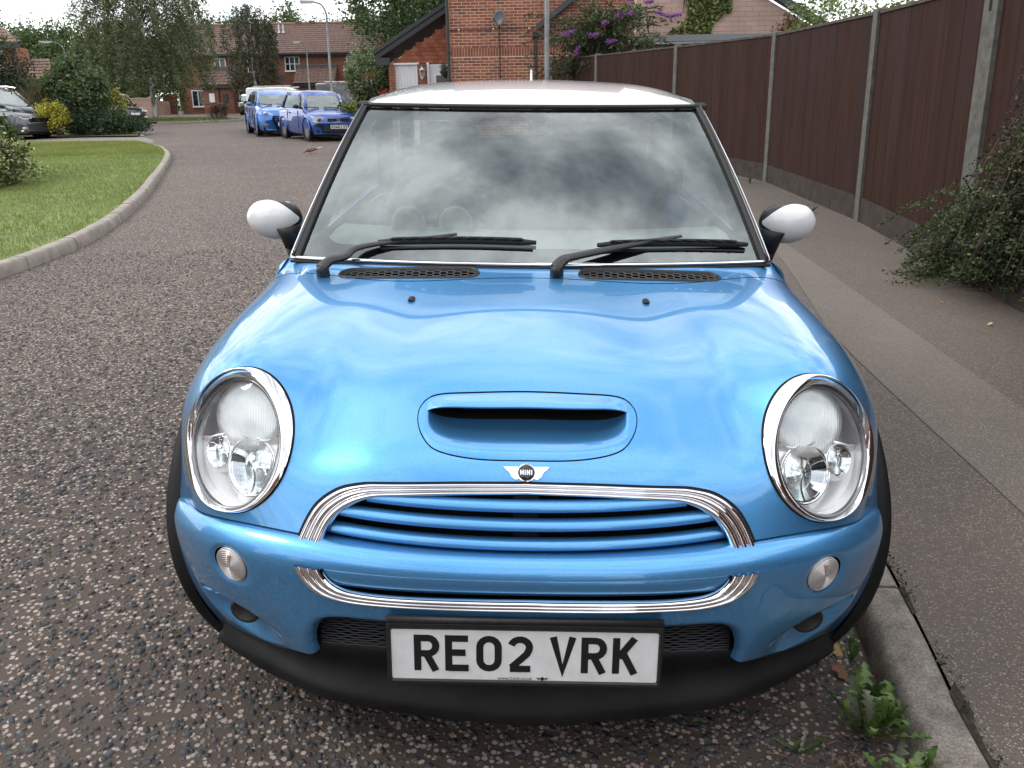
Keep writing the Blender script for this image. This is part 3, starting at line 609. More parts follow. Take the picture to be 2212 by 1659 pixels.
# scuttle panel between bonnet and windscreen, with slots for the vents
def slot(x0, x1, y0, y1, n=10):
    r = (y1 - y0) / 2; a = [(x0 + r + r * math.cos(t), (y0 + y1) / 2 + r * math.sin(t)) for t in np.linspace(math.pi / 2, 1.5 * math.pi, n)]
    return np.array(a + [(x1 - r + r * math.cos(t), (y0 + y1) / 2 + r * math.sin(t)) for t in np.linspace(-math.pi / 2, math.pi / 2, n)])
VENTS = []
for s in (-1, 1):
    q = slot(.143, .540, -.03, .03); sl_ = (.017) / .4; q[:, 1] += .938 + (q[:, 0] - .143) * .055; q[:, 0] *= s; VENTS.append(q)
surf_mesh('scuttle_panel', BON, .0, 18, -.05, .985, 241, 30, VENTS, M_BLUE, MINI, ax=(0, 1))
under = surf_mesh('bonnet_seal', BON, .1, 17.9, .9, 1.1, 120, 6, [], mat('seal_blue', (.03, .10, .2), .6), MINI, disp=lambda P, N_: np.array([0, 0, -.007]) + 0 * P)
def vent(q):
    e = obj('air_vent', *_vent_ring(q), M_PLAST, MINI, sharp=60)
    cx_ = q[:, 0].mean(); m = MB(); hx = .0165; seg = []; qi = shrink(q, .004)
    for i in range(-14, 15):
        for j in range(-4, 5):
            a = cx_ + i * hx * 1.2; b = .938 + (abs(a) - .143) * .055 + (j + (i % 2) * .5) * hx * .95
            for k in range(3):
                t0, t1 = math.pi / 3 * k, math.pi / 3 * (k + 1); seg.append([(a + hx * .8 * math.cos(t), b + hx * .55 * math.sin(t)) for t in (t0, t1)])
    seg = np.array(seg); ok = inside(qi, seg[:, 0, 0], seg[:, 0, 1]) & inside(qi, seg[:, 1, 0], seg[:, 1, 1]); seg = seg[ok]
    u, v = BON.find(seg[..., 0], seg[..., 1], ax=(0, 1)); z = BON.ev(u, v)[..., 2] - .004
    for p, zz in zip(seg, z): m.tube([(*p[0], zz[0]), (*p[1], zz[1])], .0011, 4, False)
    m.obj('honeycomb', mat('vent_mesh', (.06, .062, .066), .4), e, kind='stuff')
    u, v = BON.find(q[:, 0], q[:, 1], ax=(0, 1)); P = BON.ev(u, v); P[:, 2] -= .03; n = len(P)
    obj('duct', np.concatenate([P, P + (0, 0, .03)]), [tuple(range(n))] + [(k, (k + 1) % n, n + (k + 1) % n, n + k) for k in range(n)], M_VOID, e)
def _vent_ring(q):
    s = np.linspace(0, 1, 6); qo, qi = shrink(q, -.005), shrink(q, .006); G = qo[:, None] * (1 - s[None, :, None]) + qi[:, None] * s[None, :, None]
    u, v = BON.find(G[..., 0], G[..., 1], ax=(0, 1)); P = BON.ev(u, v); P[..., 2] += np.array([0, .004, .005, .004, .001, -.008])[None]
    return strip(P, True)
for q in VENTS: vent(q)
# scoop insert: raised hood above, ramp below, dark duct between
def scoop():
    e = empty('bonnet_scoop'); e.parent = MINI; C_ = shrink(SCOOP_C, .0020); i0, i1 = C_[:, 0].argmin(), C_[:, 0].argmax(); n = len(C_)
    def path(a, b): k = np.arange(a, a + (b - a) % n + 1) % n; q = C_[k]; return q[q[:, 0].argsort()]
    pa, pb = path(i0, i1), path(i1, i0); top, bot = (pa, pb) if pa[:, 1].mean() > pb[:, 1].mean() else (pb, pa)
    xs = C_[:, 0].max() * .9995 * np.sin(np.linspace(-math.pi / 2, math.pi / 2, 97)); zt, zb = np.interp(xs, top[:, 0], top[:, 1]), np.interp(xs, bot[:, 0], bot[:, 1])
    E = np.clip(1 - (np.abs(xs) / .2045) ** 9, 0, 1); wl = .70
    def patch(ws, hf):
        W_ = np.array([ws(k) for k in E]); Z = zb[:, None] + (zt - zb)[:, None] * W_; X_ = np.repeat(xs[:, None], W_.shape[1], 1); u, v = BON.find(X_, Z); return BON.ev(u, v) + outward(BON, u, v) * hf(W_, E[:, None])[..., None]
    U_ = patch(lambda k: np.linspace(1, wl, 16), lambda w, k: .016 * k * np.sin(np.clip((1 - w) / (1 - wl), 0, 1) * math.pi / 2) ** 1.4)
    lip = U_[:, -1]; U_ = np.concatenate([U_, (lip + np.array([0, .003, -.004]) * E[:, None])[:, None], (lip + np.array([0, .012, -.006]) * E[:, None])[:, None]], 1); obj('scoop_hood', *strip(U_, False), M_BLUE, e)
    def sm(t): t = np.clip(t, 0, 1); return t * t * (3 - 2 * t)
    L_ = patch(lambda k: np.linspace(0, wl + .10 * k, 26), lambda w, k: .003 * np.sin(np.clip(w / .22, 0, 1) * math.pi) * k - .043 * k * sm((w - .12) / .62) ** 1.15); obj('scoop_ramp', *strip(L_, False), M_BLUE, e)
    ed = L_[:, -1]; obj('air_duct', *strip(np.stack([ed, ed + np.array([0, .10, -.01]) * E[:, None], lip + np.array([0, .10, .0]) * E[:, None], lip + np.array([0, .012, -.006]) * E[:, None]], 1), False), M_VOID, e)
    P0 = ribbon(BON, shrink(SCOOP_C, -.0005), shrink(SCOOP_C, .004), lambda s: -.004, 3); obj('scoop_gap', *strip(P0, True), M_VOID, e)
scoop()
# grille: ridged chrome surround, three body-colour slats, dark core
def ridged(s, h0=.002, h1=.0085): return h0 + (h1 - h0) * (abs(math.sin(s * 3 * math.pi)) ** .6) - (.006 if s < .02 or s > .98 else 0)
g = empty('radiator_grille'); g.parent = MINI
go, gi = both(GRILLE_OUT, 70), both(GRILLE_IN, 70)
obj('chrome_surround', *strip(ribbon(BON, go, gi, ridged, 31), False), M_CHROME, g, sharp=70)
gl = ribbon(BON, shrink(np.concatenate([go]), 0) + 0, go * 1.0 + np.stack([np.sign(go[:, 0]) * .0035, np.full(len(go), .0035)], 1), lambda s: .0015, 3)
obj('surround_gap', *strip(gl, False), M_VOID, g)
for zc, yc, hw in ((.674, .060, .312), (.641, .046, .372), (.604, .036, .402)):
    xs = np.linspace(-hw, hw, 61); P = []
    for k in np.linspace(0, 1, 15):
        a = k * 2 * math.pi; dy = -.017 * math.cos(a) - .004; dz = .0122 * math.sin(a)
        bow = yc + .27 * xs ** 2 + .45 * xs ** 4; P.append(np.stack([xs, bow + dy, zc + dz + .004 * (xs / .4) ** 2], 1))
    obj('slat', *strip(np.stack(P, 1), False), M_BLUE, g)
m = MB(); xs = np.linspace(-.44, .44, 23); m.grid(np.stack([np.stack([xs, .11 + .3 * xs ** 2, np.full(23, z)], 1) for z in (.56, .63, .71)], 1)); m.obj('grille_core', M_VOID, g)
m = MB(); m.box((-.0, .085, .63), (.05, .02, .12)); m.box((0, .087, .612), (.16, .02, .02)); m.obj('latch_bracket', mat('bracket_dark', (.02, .021, .024), .6), g)
# winged badge
def badge():
    u, v = BON.find(np.array([0.]), np.array([.7275])); c = BON.ev(u, v)[0]; N_ = outward(BON, u, v)[0]; A = np.array([1., 0, 0]); B = np.cross(N_, A); N_ = np.cross(A, B)
    if B[2] < 0: B = -B; N_ = -N_
    if N_[1] > 0: N_ = -N_
    e = empty('badge'); e.parent = MINI; m = MB()
    m.lathe([(.0185, 0), (.0185, .0035), (.0165, .0042), (.0155, .003)], c, A, B, N_, 32); m.obj('badge_rim', M_CHROME, e, sharp=50)
    m = MB(); m.lathe([(.0158, .0), (.0158, .0033), (.008, .0041), (0.0001, .0044)], c, A, B, N_, 32); m.obj('badge_disc', M_BLACKG, e, smooth=True)
    for s in (-1, 1):
        w = MB(); w.prism([(s * .016, .0125), (s * .0455, .0125), (s * .040, .006), (s * .033, .0), (s * .029, -.008), (s * .022, -.0135), (s * .015, -.0125)], c, A, B, N_, .0, .0022)
        for k in range(4):
            z = .0115 - k * .006; w.prism([(s * .0165, z), (s * (.0445 - k * .0055), z), (s * (.0415 - k * .006), z - .0034), (s * .0165, z - .0034)], c, A, B, N_, .0015, .0042)
        w.obj('wing', mat('badge_silver', (.78, .78, .8), .14, 1.0), e)
    letters('MINI', c, A, B, N_, .0055, .000132, mat('badge_letter', (.8, .8, .82), .2, .6), e, adv=58)
badge()
# headlamps
def headlamp(s):
    flip = np.array([s, 1, 1.]); c = np.array([.6035, .2124, .7302]) * flip; A = np.array([.1331, .0470, -.0239]) * flip; B = np.array([.0103, .0789, .1379]) * flip
    N_ = nrm(np.array([.368, -.819, .4405])) * flip; e = empty('headlight'); e.parent = MINI
    o_ = lamp_outline(s); u, v = BON.find(o_[:, 0], o_[:, 1]); O = BON.ev(u, v)
    t_ = np.linspace(0, 2 * math.pi, 97)[:-1]; dv = np.stack([np.cos(t_), np.sin(t_)], 1); Vi = np.array([[.4598, -.888], [-.888, -.4598]])
    ri = 1 / np.linalg.norm((dv @ Vi.T) / (.8636, .765), axis=1)
    def inner(k): q_ = dv * ri[:, None] * k + (.067, -.0254); return c + q_[:, :1] * A + q_[:, 1:] * B
    I = inner(1.03); ss = np.linspace(0, 1, 15); hh = .003 + .011 * np.sin(math.pi * np.clip(.06 + ss * .94, 0, 1)) ** .75
    R_ = O[:, None] * (1 - ss)[None, :, None] + I[:, None] * ss[None, :, None] + N_ * hh[None, :, None]; obj('chrome_ring', *strip(R_, True), M_CHROME, e)
    obj('ring_gap', *strip(ribbon(BON, lamp_outline(s, -.0013), lamp_outline(s, .003), lambda k: .0006, 3), True), M_VOID, e)
    obj('lens_rim', *strip(np.stack([I + N_ * .003, inner(1.012) + N_ * .004, inner(.99) + N_ * .002, inner(.975) - N_ * .006], 1), True), mat('lamp_rim_grey', (.25, .25, .26), .25, .8), e)
    # domed lens
    rim = inner(.985); cc = rim.mean(0); rr = np.linspace(1, 0.001, 10)
    D_ = np.stack([cc + (rim - cc) * k + N_ * (.021 * (1 - k * k)) for k in rr], 1); obj('lens', *strip(D_, True), M_LENS, e)
    # housing bowl behind
    H_ = np.stack([cc + (rim - cc) * k - N_ * d for k, d in ((1, .001), (.985, .02), (.95, .045), (.8, .062), (.4, .068), (.001, .07))], 1)
    obj('reflector_bowl', *strip(H_, True), M_REFL, e)
    def at(a, b, d): return c + a * A + b * B - N_ * d
    # shroud plate carrying the two lower lamps
    i3 = cc + (rim - cc) * .975; ab = np.linalg.lstsq(np.stack([A, B], 1), (i3 - c).T, rcond=None)[0].T
    top = lambda a: .085 + .05 * math.sin(a * 6.5 + .6) + .06 * a
    low = [tuple(k) for k in ab if k[1] < top(k[0])]; low.sort(key=lambda k: -math.atan2(k[1] + .3, k[0]) if True else 0)
    angs = sorted(ab.tolist(), key=lambda k: math.atan2(k[1] - .1, k[0])); low = [k for k in angs if k[1] < top(k[0])]
    xs = np.linspace(max(k[0] for k in low if k[1] > -.25), min(k[0] for k in low if k[1] > -.25), 14)[1:-1]
    edge = [(a, top(a)) for a in xs]; poly = np.array(low + edge)
    L1 = (.44, -.133, .215, .20); L2 = (-.17, -.327, .40, .365)
    g_ = 60; aa, bb = np.meshgrid(np.linspace(-.9, .9, 2 * g_ + 1), np.linspace(-.95, .25, 2 * g_ + 1), indexing='ij'); q = np.stack([aa.ravel(), bb.ravel()], 1)
    ins = inside(poly, q[:, 0], q[:, 1]); F = grid_faces(2 * g_ + 1, 2 * g_ + 1); keep = ins[F].sum(1) >= 1; ed = np.unique(F[keep]); ed = ed[~ins[ed]]
    q[ed] = nearest_on(poly, q[ed, 0], q[ed, 1])
    for (a, b, ra, rb) in (L1, L2):
        k = np.hypot((q[:, 0] - a) / ra, (q[:, 1] - b) / rb); keep &= (k < 1)[F].sum(1) < 4; z = (k < 1); near = z & np.isin(np.arange(len(q)), np.unique(F[keep]))
        q[near] = np.array([a, b]) + (q[near] - (a, b)) / k[near, None]
    dep = .012 + .018 * np.clip(.5 - q[:, 1], 0, 1.4) ** .5 - .012 * np.exp(-((q[:, 1] - np.array([top(k) for k in q[:, 0]])) / .05) ** 2)
    for (a, b, ra, rb) in (L1, L2): dep -= .010 * np.exp(-((np.hypot((q[:, 0] - a) / ra, (q[:, 1] - b) / rb) - 1) / .25) ** 2)
    P = c + q[:, :1] * A + q[:, 1:] * B - N_ * dep[:, None]; F = F[keep]; us = np.unique(F); mp = np.zeros(len(P), int); mp[us] = np.arange(len(us)); obj('shroud', P[us], mp[F], M_SHROUD, e)
    for (a, b, ra, rb), nm in ((L1, 'side_lamp'), (L2, 'main_beam_lamp')):
        p = e_ = None; cen = at(a, b, .012); m = MB(); m.lathe([(1.02, 0), (.97, -.012), (.85, -.03), (.6, -.043), (.3, -.05), (.12, -.052)], cen, A * ra, B * rb, N_, 32); o = m.obj(nm, mat('lamp_mirror', (.84, .85, .87), .05, 1.0), e, smooth=True); m = MB(); m.lathe([(1.0, -.002), (1.02, .003), (1.09, .003), (1.12, -.003)], cen, A * ra, B * rb, N_, 36); m.obj('lamp_bezel', M_CHROME, o, smooth=True)
        m = MB(); w = np.linspace(1, .001, 8); m.lathe([(k, .006 * (1 - k * k) + .001) for k in w], cen, A * ra * .97, B * rb * .97, N_, 32); m.obj('lamp_glass', M_LENS, o, smooth=True)
        m = MB(); m.lathe([(.24, -.05), (.24, -.036), (.16, -.032), (.14, -.018), (.001, -.016)], cen, A * ra, B * rb, N_, 16); m.obj('bulb', mat('bulb_grey', (.10, .10, .105), .2, .6), o, smooth=True)
        if nm == 'main_beam_lamp': # moulded ribs across the lower glass
            m = MB()
            for x in np.linspace(-.62, .62, 9): y0 = -math.sqrt(1 - x * x) * .9; m.tube([cen + A * ra * x + B * rb * y0 + N_ * .003, cen + A * ra * x + B * rb * (-.08) + N_ * .006], .0016, 4)
            m.obj('lens_ribs', M_LENS, o)
    # upper dipped-beam lamp with fluted glass
    cen = at(-.12, .36, .022); m = MB(); ra, rb = .60, .47
    m.lathe([(1.0, .012), (1.04, .004), (1.0, -.03)], cen, A * ra, B * rb, N_, 40); o = m.obj('dipped_beam_lamp', M_REFL, e, smooth=True)
    xs = np.linspace(-.985, .985, 84); ys = np.linspace(-1, 1, 15)
    P = np.array([[cen + A * ra * x + B * rb * y * math.sqrt(1 - x * x) + N_ * (.010 + .006 * (1 - x * x) * (1 - y * y) + (.0013 if i % 2 else 0) ) for y in ys] for i, x in enumerate(xs)])
    V_, F_ = strip(P, False); obj('fluted_glass', V_, F_, M_FLUTE, o, smooth=False)
for s in (-1, 1): headlamp(s)
# bumper skin
IND = (.607, .508); TOW = (.605, .376)
LOW_OUT = [(.453, .5555), (.447, .538), (.435, .519), (.418, .503), (.394, .492), (.36, .486), (.325, .4845), (.16, .4865), (0, .4875)]
LOW_IN = [(.399, .5555), (.392, .541), (.380, .526), (.362, .516), (.340, .5115), (.30, .509), (.254, .5085), (.13, .5105), (0, .5115)]
lo, li = both(LOW_OUT, 60), both(LOW_IN, 60)
_slot = np.concatenate([li * (1, 1) + (0, -.006), [(-.399, .5565), (-.25, .5575), (0, .557), (.25, .5575), (.399, .5565)]])
INTAKE = np.array([(.424, .30), (.430, .355), (.427, .382), (.419, .405), (.407, .419), (.389, .427), (.36, .43)] + [(-.36, .43), (-.389, .427), (-.407, .419), (-.419, .405), (-.427, .382), (-.430, .355), (-.424, .30)])
def circ(s, r=.0385): return np.array([(s * IND[0] + r * 1.06 * math.cos(t), IND[1] + r * math.sin(t)) for t in np.linspace(0, 2 * math.pi, 41)[:-1]])
def bdisp(P, N_):
    d = np.zeros_like(P)
    for s in (-1, 1):
        dx_ = (P[:, 0] - s * (TOW[0] + .012)) / .108; dz_ = (P[:, 2] - TOW[1] + .02 - .18 * (s * P[:, 0] - TOW[0])) ; zz = np.where(dz_ > 0, dz_ / .040, dz_ / .066); r = dx_ ** 2 + zz ** 2
        k = np.clip(1 - r, 0, 1); d[:, 1] += .036 * np.where(dz_ > 0, np.sqrt(k) * k ** .2, k ** 1.3); d[:, 0] -= s * .008 * k
        ri = np.hypot((P[:, 0] - s * IND[0]) / 1.06, P[:, 2] - IND[1]); d[:, 1] += .006 * np.exp(-((ri - .0385) / .006) ** 2)
    # rolled edge of the intake
    q = nearest_on(INTAKE, P[:, 0], P[:, 2]); k = np.hypot(q[:, 0] - P[:, 0], q[:, 1] - P[:, 2]); d[:, 1] += .022 * np.clip(1 - k / .022, 0, 1) ** 2
    return d
surf_mesh('front_bumper', BUM, .0, 18, .05, 6.98, 241, 170, [_slot, INTAKE, circ(-1), circ(1)], M_BLUE, MINI, disp=bdisp)
lg = empty('lower_grille'); lg.parent = MINI
obj('chrome_surround', *strip(ribbon(BUM, lo, li, ridged, 31), False), M_CHROME, lg, sharp=70)
xs = np.linspace(-.41, .41, 51); P = [np.stack([xs, -.006 + .10 * xs ** 2 + .62 * xs ** 4 + dy, .540 + dz + .0 * xs], 1) for dy, dz in ((.02, .018), (-.004, .015), (-.009, .008), (-.010, .0), (-.009, -.013), (-.006, -.024), (.004, -.031), (.02, -.034))]
obj('slat', *strip(np.stack(P, 1), False), M_BLUE, lg)
P = [np.stack([xs, .025 + .12 * xs ** 2 + .55 * xs ** 4, np.full(51, z)], 1) for z in (.49, .56)]; obj('grille_core', *strip(np.stack(P, 1), False), M_VOID, lg)
for s in (-1, 1): # front indicators: moulded rings over a silver bowl
    u, v = BUM.find(np.array([s * IND[0]]), np.array([IND[1]])); c = BUM.ev(u, v)[0]; N_ = outward(BUM, u, v)[0]; A = nrm(np.cross([0, 0, 1.], N_)); B = np.cross(N_, A)
    e = empty('front_indicator'); e.parent = MINI; rr = np.linspace(.0385, .0005, 72)
    m = MB(); m.lathe([(.0395, -.008)] + [(r, .006 * (1 - (r / .0385) ** 2) + (.0012 * math.sin(r / .0385 * 9 * 2 * math.pi))) for i, r in enumerate(rr)], c - N_ * .002, A, B, N_, 48); m.obj('lens', mat('indicator_lens', (.50, .48, .47), .22, .15, coat=1.0), e, smooth=True)
    m = MB(); m.prism([(-.003 - s * .002, .002), (.003 - s * .002, .002), (.004 - s * .008, .030), (-.003 - s * .008, .030)], c, A, B, N_, .001, .0052); m.obj('bulb', mat('amber_tint', (.48, .32, .28), .25, .1, coat=1.0), e)
    # tow-eye / fog lamp plug in its recess
    c = np.array([s * .606, .131, .364]); N_ = nrm(np.array([s * .25, -.93, .12])); A = nrm(np.cross([0, 0, 1.], N_)); B = np.cross(N_, A)
    m = MB(); m.lathe([(.036, -.01), (.036, .0), (.031, .004), (.026, .001), (.0001, -.003)], c, A, B, N_, 28, 1.0, .78); m.obj('fog_lamp_blank', M_PLAST, MINI, smooth=True)
# lower intake mesh
e = empty('lower_intake'); e.parent = MINI; m = MB(); xs = np.linspace(-.43, .43, 23)
m.grid(np.stack([np.stack([xs, .075 + .12 * xs ** 2, np.full(23, z)], 1) for z in (.27, .36, .45)], 1)); m.obj('intake_back', M_VOID, e)
m = MB()
for i, z in enumerate(np.arange(.325, .43, .0062)):
    xx = np.linspace(-.425, .425, 60); pts = np.stack([xx, .045 + .12 * xx ** 2 + .0, z + .0016 * np.sin(xx * 260 + i * 3.1)], 1); m.tube(pts, .0015, 4, False)
m.obj('intake_bars', mat('mesh_dark', (.010, .012, .017), .5), e, kind='stuff')
# black lower lip
_lx = [0, .16, .30, .42, .50, .585, .66, .71, .738, .747]; _ly = [.006, .020, .040, .070, .108, .154, .204, .236, .258, .276]
rows = []
for i in range(10):
    x7, y7, z7 = _bump[i][7]; yl = _ly[i]; tuck = .05 if i < 4 else .035; xl = x7 - (.0 if i < 5 else .022 * ((i - 4) / 5) ** 1.5)
    rows.append([(x7, y7 + tuck, z7 + (.02 if i < 4 else .002)), (x7, y7 + (.03 if i < 4 else -.001), z7 - (.004 if i < 4 else .002)), (xl, yl + .020, .27 - .012 * max(0, i - 4) / 2 if i < 8 else z7 - .015), (xl, yl - .003, .228 - .006 * max(0, i - 5)), (xl, yl - .010, .206 - .004 * max(0, i - 5)), (xl, yl - .004, .186), (xl, yl + .02, .174), (xl, yl + .06, .172)])
LIP = Surf(rows); surf_mesh('lower_lip', LIP, 0, 18, 0, 7, 121, 43, [], M_LIP, MINI)
# number plate
pl = empty('number_plate'); pl.parent = MINI
pc = np.array([0, -.0275, .390]); A = np.array([1., 0, 0]); B = nrm([0, .10, 1.0]); N_ = np.array([0, -B[2], B[1]])
def rrect(w, h, r, n=5): return [(sx * (w - r) + r * math.cos(t), sy * (h - r) + r * math.sin(t)) for sx, sy, a in ((1, 1, 0), (-1, 1, 90), (-1, -1, 180), (1, -1, 270)) for t in np.radians(np.linspace(a, a + 90, n))]
m = MB(); m.prism(rrect(.2665, .0655, .006), pc + B * .002, A, B, N_, -.03, .002)
m.obj('plate_holder', M_PLAST, pl)
fr = np.array(rrect(.2695, .070, .007)); fi = np.array(rrect(.2595, .0535, .004)); prf = [(0, -.02), (0, .004), (.25, .009), (.7, .009), (1, .003)]
P = np.stack([pc + ((fr * (1 - s) + fi * s)[:, :1]) * A + ((fr * (1 - s) + fi * s)[:, 1:] + .004 * (1 - s)) * B + N_ * h for s, h in prf], 1); obj('plate_surround', *strip(P, True), M_PLAST, pl, sharp=40)
m = MB(); m.tube([pc + A * x + B * (.0765 - .0) + N_ * .004 for x in (-.268, 0, .268)], .008, 8); m.obj('upper_rib', M_PLAST, pl, smooth=True)
m = MB(); m.prism(rrect(.2605, .0555, .006), pc, A, B, N_, .0, .0045); m.obj('plate_face', M_PLATEW, pl)
letters('RE02 VRK', pc + B * .004 + A * .003, A, B, N_, .0052, .001, M_INK, pl)
def text_mesh(txt, size, c, A, B, N_, mat_, name, parent, h=.0003):
    cu = bpy.data.curves.new('t', 'FONT'); cu.body = txt; cu.size = size; cu.align_x = 'CENTER'; cu.align_y = 'CENTER'; o = bpy.data.objects.new('t', cu); COL.objects.link(o)
    me = bpy.data.meshes.new_from_object(o); bpy.data.objects.remove(o); V = np.array([v.co[:] for v in me.vertices]); F = [tuple(p.vertices) for p in me.polygons]
    return obj(name, np.asarray(c) + V[:, :1] * np.asarray(A) + V[:, 1:2] * np.asarray(B) + np.asarray(N_) * h, F, mat_, parent, smooth=False)
text_mesh('www.Lind.co.uk', .0105, pc - B * .0502 + A * -.018 + N_ * .0049, A, B, N_, M_INK, 'dealer_text', pl)
m = MB(); q = pc - B * .0502 + A * .036 + N_ * .0046
m.lathe([(.0038, 0), (.0038, .0006)], q, A, B, N_, 16)
for s in (-1, 1):
    for k in range(3): m.prism([(s * .0045, .002 - k * .0017), (s * (.0125 - k * .002), .002 - k * .0017), (s * (.0115 - k * .002), .0011 - k * .0017), (s * .0045, .0011 - k * .0017)], q, A, B, N_, 0, .0005)
m.obj('dealer_emblem', M_INK, pl)
# ---------------------------------------------------------------- glasshouse, roof, sides, mirrors, wipers, wheels, cabin
def WS(u, v, h=0.0):
    u, v = np.asarray(u, float), np.asarray(v, float); b = .018 * 4 * v * (1 - v) + h
    return np.stack([(.70 - .132 * v) * u, .985 + .525 * v + .104 * u * u - .6 * b, .938 + .395 * v - .008 * u * u * (1 - v) + .8 * b], -1)
ws = empty('windscreen'); ws.parent = MINI
U, V = np.meshgrid(np.linspace(-1, 1, 61), np.linspace(0, 1, 41), indexing='ij'); obj('glass', WS(U, V).reshape(-1, 3), grid_faces(61, 41), M_SCREEN, ws)
def rr_uv(u, v0, v1, ru, rv, n=8): return [(sx * (u - ru) + ru * math.cos(t), (v1 - rv if sy > 0 else v0 + rv) + rv * math.sin(t)) for sx, sy, a in ((1, 1, 0), (-1, 1, 90), (-1, -1, 180), (1, -1, 270)) for t in np.radians(np.linspace(a, a + 90, n))]
def uv_ring(o, i, h, ns=8):
    o, i = np.array(o), np.array(i); s = np.linspace(0, 1, ns)[None, :, None]; o = np.concatenate([curve(o[k * 8:(k + 1) * 8], 8) if False else o[k * 8:(k + 1) * 8] for k in range(4)])
    def dens(P): return np.concatenate([np.linspace(P[k], P[(k + 1) % len(P)], 10)[:-1] for k in range(len(P))])
    O, I = dens(o), dens(i); G = O[:, None] * (1 - s) + I[:, None] * s; return strip(WS(G[..., 0], G[..., 1], h), True)
obj('glass_border', *uv_ring(rr_uv(1, 0, 1, .001, .001), rr_uv(.905, .082, .984, .10, .10), -.002), M_FRIT, ws)
U, V = np.meshgrid(np.linspace(-.93, .93, 41), np.linspace(0, 1, 6), indexing='ij'); V = (.905 + .012 * np.cos(U * 2.2) - .02 * np.exp(-(U / .12) ** 2)) * (1 - V) + .985 * V
obj('shade_band', WS(U, V, -.003).reshape(-1, 3), grid_faces(41, 6), clear_glass('shade_band', (.30, .26, .27), 1.1), ws)
# lower chrome strip, roof seal, pillar trims
uu = np.linspace(-1.012, 1.012, 49); m = MB(); P = WS(uu, np.full(49, -.006), .004); P[:, 1] -= .006; m.tube(P, .0075, 8, sq=.8); m.obj('lower_chrome_strip', M_CHROME, ws, smooth=True)
m = MB(); P = WS(uu, np.full(49, -.022), .001); P[:, 1] -= .006; m.tube(P, .005, 6); m.obj('lower_seal', M_RUBBER, ws, smooth=True)
m = MB(); uu = np.linspace(-1.0, 1.0, 41); P = WS(uu, np.full(41, 1.012), .006); m.tube(P, .0095, 8, sq=.8); m.obj('upper_seal', M_PLAST, ws, smooth=True)
for s in (-1, 1):
    e = empty('windscreen_pillar'); e.parent = MINI; vv = np.linspace(-.01, 1.015, 30)
    def col(du, h): return WS(np.full(30, s * (1 + du)), vv, h) + np.array([0, .0, 0])
    P = np.stack([col(-.022, .0), col(-.022, .009), col(-.012, .013), col(.0, .014), col(.012, .012), col(.02, .006), col(.022, .0) + (0, .012, 0), col(.028, 0) + (0, .03, 0)], 1); obj('pillar_cover', *strip(P, False), M_PLAST, e, sharp=50)
    m = MB(); m.tube(col(.0265, -.003) + (0, .008, 0), .0042, 6); m.obj('bright_trim', M_CHROME, e, smooth=True)
    m = MB(); m.tube(col(.0035, .0138), .0045, 6); m.obj('pillar_rib', M_BLACKG, e, smooth=True)
    m = MB(); c0 = WS(s * 1.0, 1.012, .006); m.box(c0 + (s * .004, .0, -.002), (.045, .03, .026), bev=.008); m.obj('seal_end', M_PLAST, e)
# roof
_ry = [1.52, 1.62, 1.80, 2.10, 2.45, 2.85, 3.20, 3.38]; _rz = [1.345, 1.366, 1.388, 1.405, 1.411, 1.403, 1.382, 1.36]; rows = []
for x, k in ((0, 0), (.2, .12), (.38, .42), (.48, .8), (.545, 1.35), (.585, 2.2)):
    r_ = []
    for j, (y, z) in enumerate(zip(_ry, _rz)):
        f = min(1, j / 2.5); xx = x * (1 + .05 * f); yy = y + (.104 * (x / .568) ** 2) * max(0, 1 - j / 4)
        r_.append((xx, yy, z - (.006 + .026 * f) * k - (.0 if j else .012 * (k > 2))))
    rows.append(r_)
ROOF = Surf(rows); surf_mesh('roof', ROOF, 0, 10, 0, 7, 81, 71, [], M_WHITE, MINI)
m = MB(); m.lathe([(.013, 0), (.012, .01), (.006, .016), (.0045, .055), (.003, .062), (.0005, .064)], (0, 3.12, 1.386), (1, 0, 0), (0, 1, 0), (0, -.25, 1), 12, 1, 1.4); m.obj('roof_aerial', mat('aerial_grey', (.75, .75, .76), .4), MINI, smooth=True)
